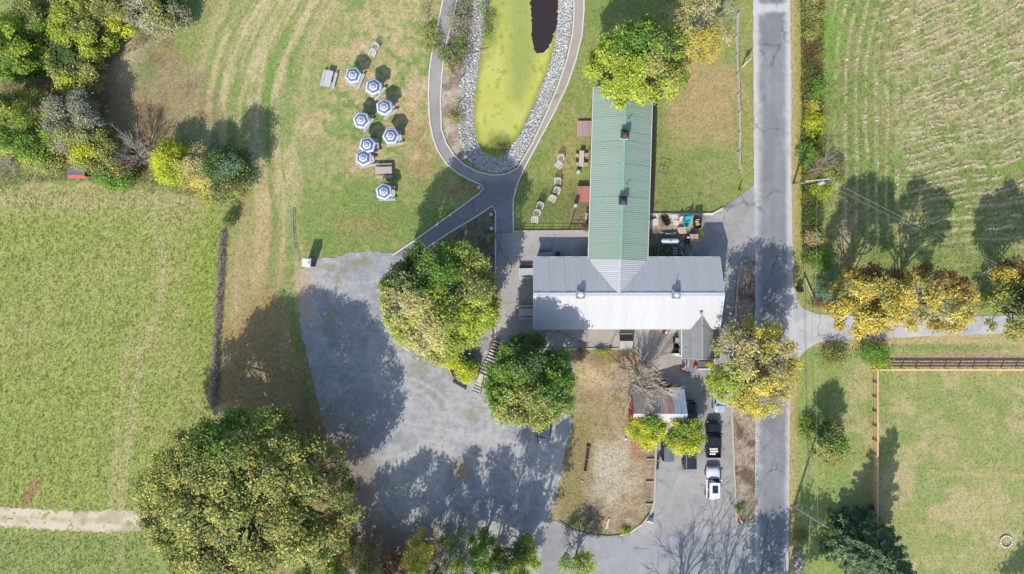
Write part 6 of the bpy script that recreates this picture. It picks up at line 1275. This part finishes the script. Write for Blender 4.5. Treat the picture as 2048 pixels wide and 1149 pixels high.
# stairs, log edging, bench by the maple
t0 = W(995, 686); t = thing('timber_stairs', 'timber-edged stairs stepping down from the terrace to the gravel lot', 'stairs', (t0.x, t0.y, 0))
a = W(995, 686); b = W(972, 742); dirv = (b-a).normalized(); ang = math.atan2(dirv.y, dirv.x)+math.pi/2
M_step = mat('step_timber', (214, 204, 194), .9, ns=5, na=.12, rnd=.06)
def step(px, py, z, w=1.05):
    p = W(px, py)-t0; mb = MB(); mb.box((p.x, p.y, z+.06), (w, .20, .14), ang); mb.build('step', M_step, t)
    mb = MB(); q = dirv*.17; mb.box((p.x+q.x, p.y+q.y, .03), (w-.06, .14, .05), ang); mb.build('step_gap', M_dark, t)  # dark strip stands in for the shadowed gap between steps
for k in range(11): f = k/10; step(996-26*f, 685+58*f, .24-.02*k)
p = W(964.5, 757)-t0; mb = MB(); mb.box((p.x, p.y, .05), (1.05, 1.15, .08), ang); mb.build('landing', M_step, t)
for k in range(3): step(958.5-2.6*k, 768.5+5*k, .04)
for (x1, y1, x2, y2) in ((991, 688, 964, 745), (968, 752, 962, 786)): mb = MB(); mb.bar(W(x1, y1)-t0+Vector((0, 0, .15)), W(x2, y2)-t0+Vector((0, 0, .1)), .12, .2); mb.build('stringer', M_darktimber, t)
def slat_bench(px, py, a, L, m, label):
    p = W(px, py, .45); t = thing('bench', label, 'bench', (p.x, p.y, 0), math.radians(a), 'benches at the gravel edge')
    for k in range(3): mb = MB(); mb.box((0, -.16+.15*k, .44), (L, .12, .04)); mb.build('seat_slat', m, t)
    mb = MB(); mb.bar((0, .29, .5), (0, .38, .88), L, .035); mb.build('backrest', M_dark, t)
    for s in (-1, 1): mb = MB(); mb.box((s*(L/2-.15), 0, .21), (.06, .42, .42)); mb.build('leg', M_dark, t)
slat_bench(917, 776, -29, 1.9, M_greywood, 'slatted bench angled below the bright yellow bush'); slat_bench(900, 749, -66, 1.35, M_wood, 'shorter bench left of the bright yellow bush')
p0 = W(962, 786); t = thing('handrail', 'short dark metal handrail at the foot of the timber stairs', 'railing', (p0.x, p0.y, 0)); e_ = W(971, 804)-p0
mb = MB(); mb.tube(Vector((0, 0, .9)), e_+Vector((0, 0, .75)), .025, None, 6); mb.build('rail', M_dark, t)
for v in (Vector((0, 0, 0)), e_): mb = MB(); mb.tube(v, v+Vector((0, 0, .85 if v.length < .1 else .74)), .025, None, 6); mb.build('post', M_dark, t)
p = W(1331.5, 665.5, .4); t = thing('garden_chair', 'red folding chair with a white cushion against the barn wall', 'chair', (p.x, p.y, 0), .2); M_red = mat('red_paint', (188, 78, 62), .6)
mb = MB(); mb.box((-.12, 0, .42), (.42, .42, .04)); mb.build('seat', M_red, t); mb = MB(); mb.box((-.33, 0, .66), (.04, .42, .44)); mb.build('backrest', M_red, t); mb = MB(); mb.box((.02, 0, .48), (.22, .3, .07)); mb.build('cushion', M_white_p, t)
for sx in (-.3, .06):
    for sy in (-.18, .18): mb = MB(); mb.box((sx, sy, .2), (.035, .035, .4)); mb.build('leg', M_red, t)

# utility poles and wires
M_pole = mat('pole_wood', (176, 164, 150), .9, ns=5, na=.15); wires = []
def wire(a, b, sag=.6, r=.018):
    V, F = [], []; n = 18; pr = None
    for k in range(n+1):
        f = k/n; q = np.array(a)*(1-f)+np.array(b)*f; q[2] -= sag*4*f*(1-f)
        if pr is not None: tube_arr(V, F, pr, q, r, r, 4)
        pr = q
    return np.array(V), np.array(F)
b1 = W(1586, 369); t1 = W(1630, 361.5, 7.0); t = thing('utility_pole', 'utility pole with a crossarm and a white transformer beside the upper road', 'utility pole', b1)
mb = MB(); mb.tube((0, 0, 0), t1-b1, .15, .11, 10); mb.build('pole', M_pole, t); a1 = W(1611, 363, 6.7); a2 = W(1659, 358.5, 6.7)
mb = MB(); mb.bar(a1-b1, a2-b1, .10, .12); mb.build('crossarm', mat('pale_arm', (214, 206, 196), .8), t)
c_ = W(1643, 366, 6.2)-b1; mb = MB(); mb.lathe([(.22, -.45), (.24, -.4), (.24, .35), (.20, .42)], 12, tuple(c_)); tr_ = mb.build('transformer', mat('transformer_grey', (214, 216, 220), .4), t)
for s in (-.1, .1): mb = MB(); mb.lathe([(.04, .42), (.05, .5), (.02, .62)], 8, (c_.x+s, c_.y, c_.z)); mb.build('bushing', M_dark, tr_)
for f in (.04, .5, .96): q = a1+(a2-a1)*f-b1; mb = MB(); mb.lathe([(.05, .06), (.06, .14), (.03, .2)], 8, tuple(q)); mb.build('insulator', M_white_p, t)
b2 = W(1588, 1012); t2 = W(1648, 1051, 8.2); t = thing('utility_pole', 'leaning grey utility pole beside the lower road north of the spruce', 'utility pole', b2)
mb = MB(); mb.tube((0, 0, 0), t2-b2, .15, .11, 10); mb.build('pole', mat('grey_pole', (178, 186, 178), .8, ns=5, na=.1), t); u_ = (t2-b2).normalized()
mb = MB(); mb.tube(t2-b2, t2-b2+u_*.9, .05, .04, 8); mb.build('pole_top', M_white_p, t)
for h_ in (.55, .78, .97): q = (t2-b2)*h_; mb = MB(); mb.bar(q+Vector((-.25, .12, 0)), q+Vector((.25, -.12, 0)), .07); mb.lathe([(.05, .04), (.06, .12), (.03, .18)], 8, (q.x-.22, q.y+.10, q.z)); mb.build('bracket', M_galv, t)
WG = 'wires between the utility poles'; M_wirep = mat('wire_pale', (176, 180, 180), .4); M_wired = mat('wire_dark', (84, 84, 84), .5)
q2 = W(1621, 1034, 5.6); q3 = W(1636, 1044, 7.0)
for (a, b, m, r_w, lab) in [(a1, W(1612, -120, 7.2), M_wired, .022, 'dark wire running north from the end of the crossarm'), (a1, q2, M_wired, .022, 'dark wire between the two poles along the verge'), (a1+(a2-a1)*.5, q3, M_wirep, .012, 'thin pale wire between the two poles'), (q2, W(1621, 1300, 6.2), M_wirep, .022, 'pale wire running south past the spruce'), (W(1659, 359, 6.7), W(2030, 545, 7), M_wirep, .016, 'pale service wire slanting over the hay field'), (W(1645, 364, 6.5), W(2030, 550, 6.4), M_wirep, .010, 'thinner service wire just below the slanting one')]:
    V, F = wire(a, b, .5, r_w); tag(link('overhead_wire', npmesh('overhead_wire', V, F), m), lab, 'wire', WG)
# ------------------------------------------------------------------ vehicles
M_tyre = mat('tyre_rubber', (40, 40, 42), .9); M_rim = mat('rim_metal', (170, 172, 176), .35, metal=.6); M_carglass = mat('car_glass', (38, 46, 54), .06, na=0, spec=.7)
M_lampw = mat('headlight_lens', (230, 234, 238), .15, na=0, spec=.6); M_lampr = mat('tail_light_lens', (170, 40, 36), .2, na=0, spec=.6)
def loft(rings):
    n = len(rings[0]); vs = [p for r in rings for p in r]; fs = [(k*n+i, k*n+(i+1) % n, (k+1)*n+(i+1) % n, (k+1)*n+i) for k in range(len(rings)-1) for i in range(n)]
    fs += [tuple(range(n-1, -1, -1)), tuple((len(rings)-1)*n+i for i in range(n))]; return vs, fs
def vehicle(name, label, cat, px, py, L, Wd, H, paint, belt, cab, head=0.0, bed=None, sunroof=False, roof_paint=None, rack=False, rim=None, boxy=False, mirror=None):
    """front towards +Y. belt: [(y fraction -1..1, height)] of the lower body; cab: (rear bottom, rear top, front top, front bottom) as fractions"""
    p = W(px, py, .9); t = thing(name, label, cat, (p.x, p.y, 0), math.radians(head)); hL = L/2; hw = Wd/2
    ys = np.linspace(-1, 1, 21) if bed is None else np.linspace(bed[1], 1, 15); bx_ = [b[0] for b in belt]; bz_ = [b[1] for b in belt]; rings = []
    for f in ys:
        k = 1-(.15 if boxy else .20)*max(0, abs(f)-.62)**2/.144*(1 if f > 0 else .8); w = hw*max(.74, k); z = float(np.interp(f, bx_, bz_)); lo = .26+.10*max(0, abs(f)-.85)/.15
        rings.append([(-w*.90, f*hL, lo), (-w*.99, f*hL, lo+.12), (-w, f*hL, z*.62), (-w*.97, f*hL, z*.86), (-w*.86, f*hL, z), (-w*.4, f*hL, z+.035), (w*.4, f*hL, z+.035), (w*.86, f*hL, z), (w*.97, f*hL, z*.86), (w, f*hL, z*.62), (w*.99, f*hL, lo+.12), (w*.90, f*hL, lo)])
    vs, fs = loft(rings); mb = MB(); mb.add(vs, fs); body = mb.build('body', paint, t, smooth=False); body.data.polygons.foreach_set('use_smooth', [len(q.vertices) == 4 for q in body.data.polygons])
    yb0, yt0, yt1, yb1 = [c*hL for c in cab]; wb_, wt = hw*.88, hw*(.82 if boxy else .79); zb = lambda y: float(np.interp(y/hL, bx_, bz_))-.02
    A = [Vector((-wb_, yb0, zb(yb0))), Vector((wb_, yb0, zb(yb0))), Vector((wb_*.97, yb1, zb(yb1))), Vector((-wb_*.97, yb1, zb(yb1)))]; B = [Vector((-wt, yt0, H-.03)), Vector((wt, yt0, H-.03)), Vector((wt*.97, yt1, H-.02)), Vector((-wt*.97, yt1, H-.02))]
    mb = MB(); mid = [Vector((0, yt0-.02, H+.02)), Vector((0, yt1+.02, H+.02))]
    mb.add(A+B+mid, [(0, 1, 5, 8, 4), (2, 3, 7, 9, 6), (1, 2, 6, 5), (3, 0, 4, 7), (4, 8, 9, 7), (8, 5, 6, 9)]); mb.build('cabin', roof_paint or paint, t)
    def glass(nm, q, ins, ext=.012, mt=M_carglass):
        c = sum(q, Vector())/4; n = (q[1]-q[0]).cross(q[3]-q[0]).normalized(); n = n if n.dot(c-Vector((0, (yb0+yb1)/2, 1.0))) > 0 else -n
        v = [c+(x-c)*ins+n*ext for x in q]; mb = MB(); mb.add(v+[x-n*.015 for x in v], [(0, 1, 2, 3), (7, 6, 5, 4), (0, 4, 5, 1), (1, 5, 6, 2), (2, 6, 7, 3), (3, 7, 4, 0)]); return mb.build(nm, mt, t)
    glass('windshield', [A[2], A[3], B[3], B[2]], .90); glass('rear_window', [A[0], A[1], B[1], B[0]], .86)
    for a, b, c, d in ((A[1], A[2], B[2], B[1]), (A[3], A[0], B[0], B[3])):
        m1 = (a+b)/2; m2 = (c+d)/2; glass('side_window', [a, m1, m2, d], .86); glass('side_window', [m1, b, c, m2], .86)
    for s in (-1, 1):
        for y in (-.62, .62):
            mb = MB(); mb.tube((s*(hw-.20), y*hL, .34), (s*(hw+.01), y*hL, .34), .34, None, 18); w_ = mb.build('wheel', M_tyre, t); mb = MB(); mb.tube((s*(hw), y*hL, .34), (s*(hw+.02), y*hL, .34), .21, None, 12); mb.build('rim', rim or M_rim, w_)
        mb = MB(); mb.box((s*hw*.66, hL*.955, zb(hL*.95)*.84), (.36, .14, .15)); mb.build('headlight', M_lampw, t)
        mb = MB(); mb.box((s*hw*.72, -hL*.975, zb(-hL*.95)*.84), (.26, .12, .16)); mb.build('tail_light', M_lampr, t)
        mb = MB(); mb.box((s*(wb_+.14), yb1-.28, zb(yb1)+.10), (.24, .13, .15)); mb.build('mirror', mirror or paint, t)
    mb = MB(); mb.box((0, hL*.985, .42), (Wd*.74, .10, .22)); mb.build('front_bumper', M_dark if boxy else paint, t); mb = MB(); mb.box((0, -hL*.99, .46), (Wd*.78, .10, .2)); mb.build('rear_bumper', M_dark, t)
    mb = MB(); mb.bar((-wb_*.6, yb1+.10, zb(yb1)+.05), (wb_*.6, yb1+.10, zb(yb1)+.05), .10, .02); mb.build('cowl', M_black, t)
    if sunroof: mb = MB(); mb.box((.04, (yt0+yt1)/2+.18, H+.025), (wt*1.0, (yt1-yt0)*.50, .02)); mb.build('sunroof', M_carglass, t)
    if rack:
        for s in (-1, 1): mb = MB(); mb.bar((s*wt*.93, yt0+.1, H+.02), (s*wt*.93, yt1-.1, H+.02), .05, .05); mb.build('roof_rail', M_galv, t)
    if bed:
        y0, y1 = -hL, bed[1]*hL+.02; zf, zt = .62, 1.02; mb = MB(); mb.box((0, (y0+y1)/2, .44), (Wd*.94, y1-y0-.02, .36)); mb.build('bed_floor', M_dark, t)
        for s in (-1, 1): mb = MB(); mb.box((s*(hw-.07), (y0+y1)/2, .72), (.13, y1-y0-.02, .62)); mb.build('bed_side', paint, t)
        mb = MB(); mb.box((0, y0+.04, .74), (Wd-.30, .07, .58)); mb.build('tailgate', paint, t)
    return t
CP = lambda n, c: mat('paint_'+n, c, .25, na=.02, spec=.5)
suv_belt = [(-1, .80), (-.93, .98), (-.4, 1.0), (.28, .98), (.45, .94), (.85, .82), (1, .62)]
vehicle('white_suv', 'white car with a dark sunroof parked south of the black pickup', 'car', 1427, 967.5, 4.0, 1.74, 1.5, CP('white', (250, 250, 250)), suv_belt, (-.96, -.84, .10, .36), sunroof=True, rack=True)
vehicle('dark_suv', 'black car whose front is hidden under the yellow-green tree', 'car', 1380.5, 904, 4.4, 1.74, 1.6, CP('black', (44, 50, 58)), suv_belt, (-.97, -.88, .12, .36), rack=True)
vehicle('black_pickup', 'black pickup truck with white jugs standing in its bed', 'pickup truck', 1427.5, 879.5, 4.5, 1.76, 1.62, CP('jet', (34, 38, 44)), [(-1, 1.0), (.30, 1.05), (.45, 1.04), (.9, .96), (1, .72)], (-.36, -.30, .16, .46), bed=(-1, -.34), mirror=M_black)
vehicle('grey_top_jeep', 'small black jeep with a flat grey soft top beside the retaining timber', 'jeep', 1335.5, 894, 3.5, 1.5, 1.7, CP('jeep', (40, 40, 44)), [(-1, .98), (.2, 1.0), (.9, .98), (1, .8)], (-.98, -.94, .10, .20), roof_paint=mat('soft_top', (112, 116, 126), .8, na=.06), boxy=True)
vehicle('blue_black_car', 'dark blue-black car close against the east side of the rusty shed', 'car', 1381, 837, 4.3, 1.72, 1.42, CP('midnight', (38, 48, 60)), [(-1, .84), (-.6, .96), (.28, .95), (.85, .78), (1, .6)], (-.80, -.52, .10, .44))
vehicle('silver_car', 'silver-blue car mostly hidden under the pale yellow roadside tree', 'car', 1441, 792, 4.1, 1.7, 1.42, CP('silver', (170, 186, 200)), [(-1, .84), (-.6, .96), (.28, .95), (.85, .78), (1, .6)], (-.62, -.42, .12, .46))
vehicle('steel_blue_car', 'dark steel-blue car backed under the round green tree on the gravel', 'car', 1089.5, 855, 4.1, 1.66, 1.42, CP('steel', (70, 84, 104)), [(-1, .84), (-.6, .96), (.28, .95), (.85, .78), (1, .6)], (-.70, -.46, .12, .46), head=-6)
# white jugs in the pickup bed
M_jug = mat('jug_white', (250, 250, 246), .5, na=.03); b = W(1427.5, 879.5, .9)
for r in range(3):
    for k in range(4):
        if (r, k) == (2, 3): continue
        mb = MB(); mb.lathe([(.13, .62), (.15, .68), (.15, .92), (.10, 1.02), (.05, 1.06)], 10); x = b.x-.38+.25*k+(.05 if r == 1 else 0); y = b.y-1.12-.31*r
        o = tag(mb.build('jug', M_jug), ['first', 'second', 'third', 'fourth'][k]+' white jug from the left in the '+['front', 'middle', 'rear'][r]+' row in the pickup bed', 'jug', 'white jugs in the pickup bed'); o.location = (x, y, 0)
# motorcycle beside the timber
p = W(1314.5, 928, .5); t = thing('motorcycle', 'slim black motorcycle parked against the retaining timber left of the jeep', 'motorcycle', (p.x, p.y, 0), math.radians(-4))
for y in (-.55, .55):
    mb = MB(); n, k_ = 18, 6; mb.add([((.05*math.cos(2*math.pi*j/k_)), y+(.26+.05*math.sin(2*math.pi*j/k_))*math.cos(2*math.pi*i/n), .31+(.26+.05*math.sin(2*math.pi*j/k_))*math.sin(2*math.pi*i/n)) for i in range(n) for j in range(k_)], [(i*k_+j, ((i+1) % n)*k_+j, ((i+1) % n)*k_+(j+1) % k_, i*k_+(j+1) % k_) for i in range(n) for j in range(k_)]); mb.build('wheel', M_tyre, t)
mb = MB(); mb.bar((0, -.45, .55), (0, .42, .62), .16, .3); mb.build('frame', M_dark, t); mb = MB(); mb.bar((0, -.55, .80), (0, -.02, .78), .26, .10); mb.build('seat', M_black, t); mb = MB(); mb.bar((0, -.02, .82), (0, .36, .86), .26, .2); mb.build('fuel_tank', CP('midnight', (38, 48, 60)), t)
mb = MB(); mb.bar((-.36, .38, 1.0), (.36, .38, 1.0), .04); mb.build('handlebar', M_dark, t); mb = MB(); mb.bar((-.05, .55, .31), (-.05, .36, 1.0), .04); mb.bar((.05, .55, .31), (.05, .36, 1.0), .04); mb.build('fork', M_galv, t); mb = MB(); mb.lathe([(.04, .74), (.09, .80), (.08, .92), (.02, .95)], 10, (0, .5, 0)); mb.build('headlight', M_lampw, t)
# utility cart by the entrance wing
p = W(1355.5, 694, .7); t = thing('utility_cart', 'small white and black utility cart parked by the west wall of the grey entrance wing', 'cart', (p.x, p.y, 0), math.radians(-2))
mb = MB(); mb.box((0, 0, .42), (.92, 2.35, .16)); mb.build('chassis', M_dark, t)
mb = MB(); mb.add([(-.34, .42, .5), (.34, .42, .5), (.30, 1.12, .5), (-.30, 1.12, .5), (-.32, .45, .98), (.32, .45, .98), (.24, 1.08, .74), (-.24, 1.08, .74)], [(0, 1, 5, 4), (1, 2, 6, 5), (2, 3, 7, 6), (3, 0, 4, 7), (4, 5, 6, 7), (3, 2, 1, 0)]); mb.build('hood', M_white_p, t)
mb = MB(); mb.box((0, .12, .66), (.78, .34, .16)); mb.box((0, -.10, .95), (.78, .10, .5)); mb.build('seat', M_black, t)
mb = MB(); mb.tube((.16, .36, .85), (.16, .28, .98), .14, .14, 12); mb.build('steering_wheel', M_galv, t)
mb = MB(); mb.box((0, -.50, .58), (.92, .64, .14)); mb.build('cargo_bed', M_black, t); mb = MB(); mb.box((.02, -.98, .78), (.95, .36, .42)); mb.build('rear_box', M_white_p, t)
for s in (-1, 1):
    for y in (-.78, .78): mb = MB(); mb.tube((s*.36, y, .26), (s*.52, y, .26), .26, None, 14); mb.build('wheel', M_tyre, t)
    mb = MB(); mb.bar((s*.38, .40, .95), (s*.38, -.15, 1.35), .04); mb.build('roll_bar', M_black, t)
p = W(1345.5, 708.5, .2); barrel(1345.5, 709, .35, .15, M_white_p, 'small white bucket behind the utility cart', 'bucket')

# ------------------------------------------------------------------ the barns stand on a rise: lift the terrace, the yard and what stands on them
def gz(x, y):
    xa = np.interp(y, [400, 480, 600], [840, 885, 932]); A = sm(0, 1, (x-xa)/(992-xa))
    N = np.where(x > 1296, sm(300, 540, y), sm(350, 472, y)); S_ = 1-sm(699, 785, y)
    xe = np.interp(y, [428, 437, 462, 520, 530, 655], [1406, 1405, 1400, 1373, 1372, 1372])
    E = np.where(y < 429, 1-sm(1312, 1500, x), np.where(y < 655, 1-sm(xe-3, xe+6, x), 1-sm(1285, 1362, x)))
    return 1.75*A*N*S_*E
def lift_points(co):
    px = 1024+co[:, 0]*PX; py = 574.5-co[:, 1]*PX; g = gz(px, py); co[:, 0] *= 1-g/CAMH; co[:, 1] *= 1-g/CAMH; co[:, 2] += g; return g.max()
for o in list(COL.objects):
    if o.parent or o.type in ('CAMERA', 'LIGHT') or o.name.split('.')[0] in ('white_barn', 'green_barn', 'entrance_wing', 'overhead_wire', 'pond_water', 'duckweed', 'riprap', 'road', 'farm_lane', 'dirt_track'): continue
    if o.get('kind') in ('structure', 'stuff') and o.type == 'MESH':
        me = o.data; co = np.empty(len(me.vertices)*3, np.float32); me.vertices.foreach_get('co', co); co = co.reshape(-1, 3)
        if lift_points(co) > 0: me.vertices.foreach_set('co', co.ravel()); me.update()
    else:
        p = o.location.copy()
        if o.type == 'MESH' and p.length < 1e-6: c = sum((Vector(b) for b in o.bound_box), Vector())/8
        else: c = p
        g = float(gz(np.array([1024+c.x*PX]), np.array([574.5-c.y*PX]))[0])
        if g > .01: o.location = p+Vector((-c.x*g/CAMH, -c.y*g/CAMH, g))
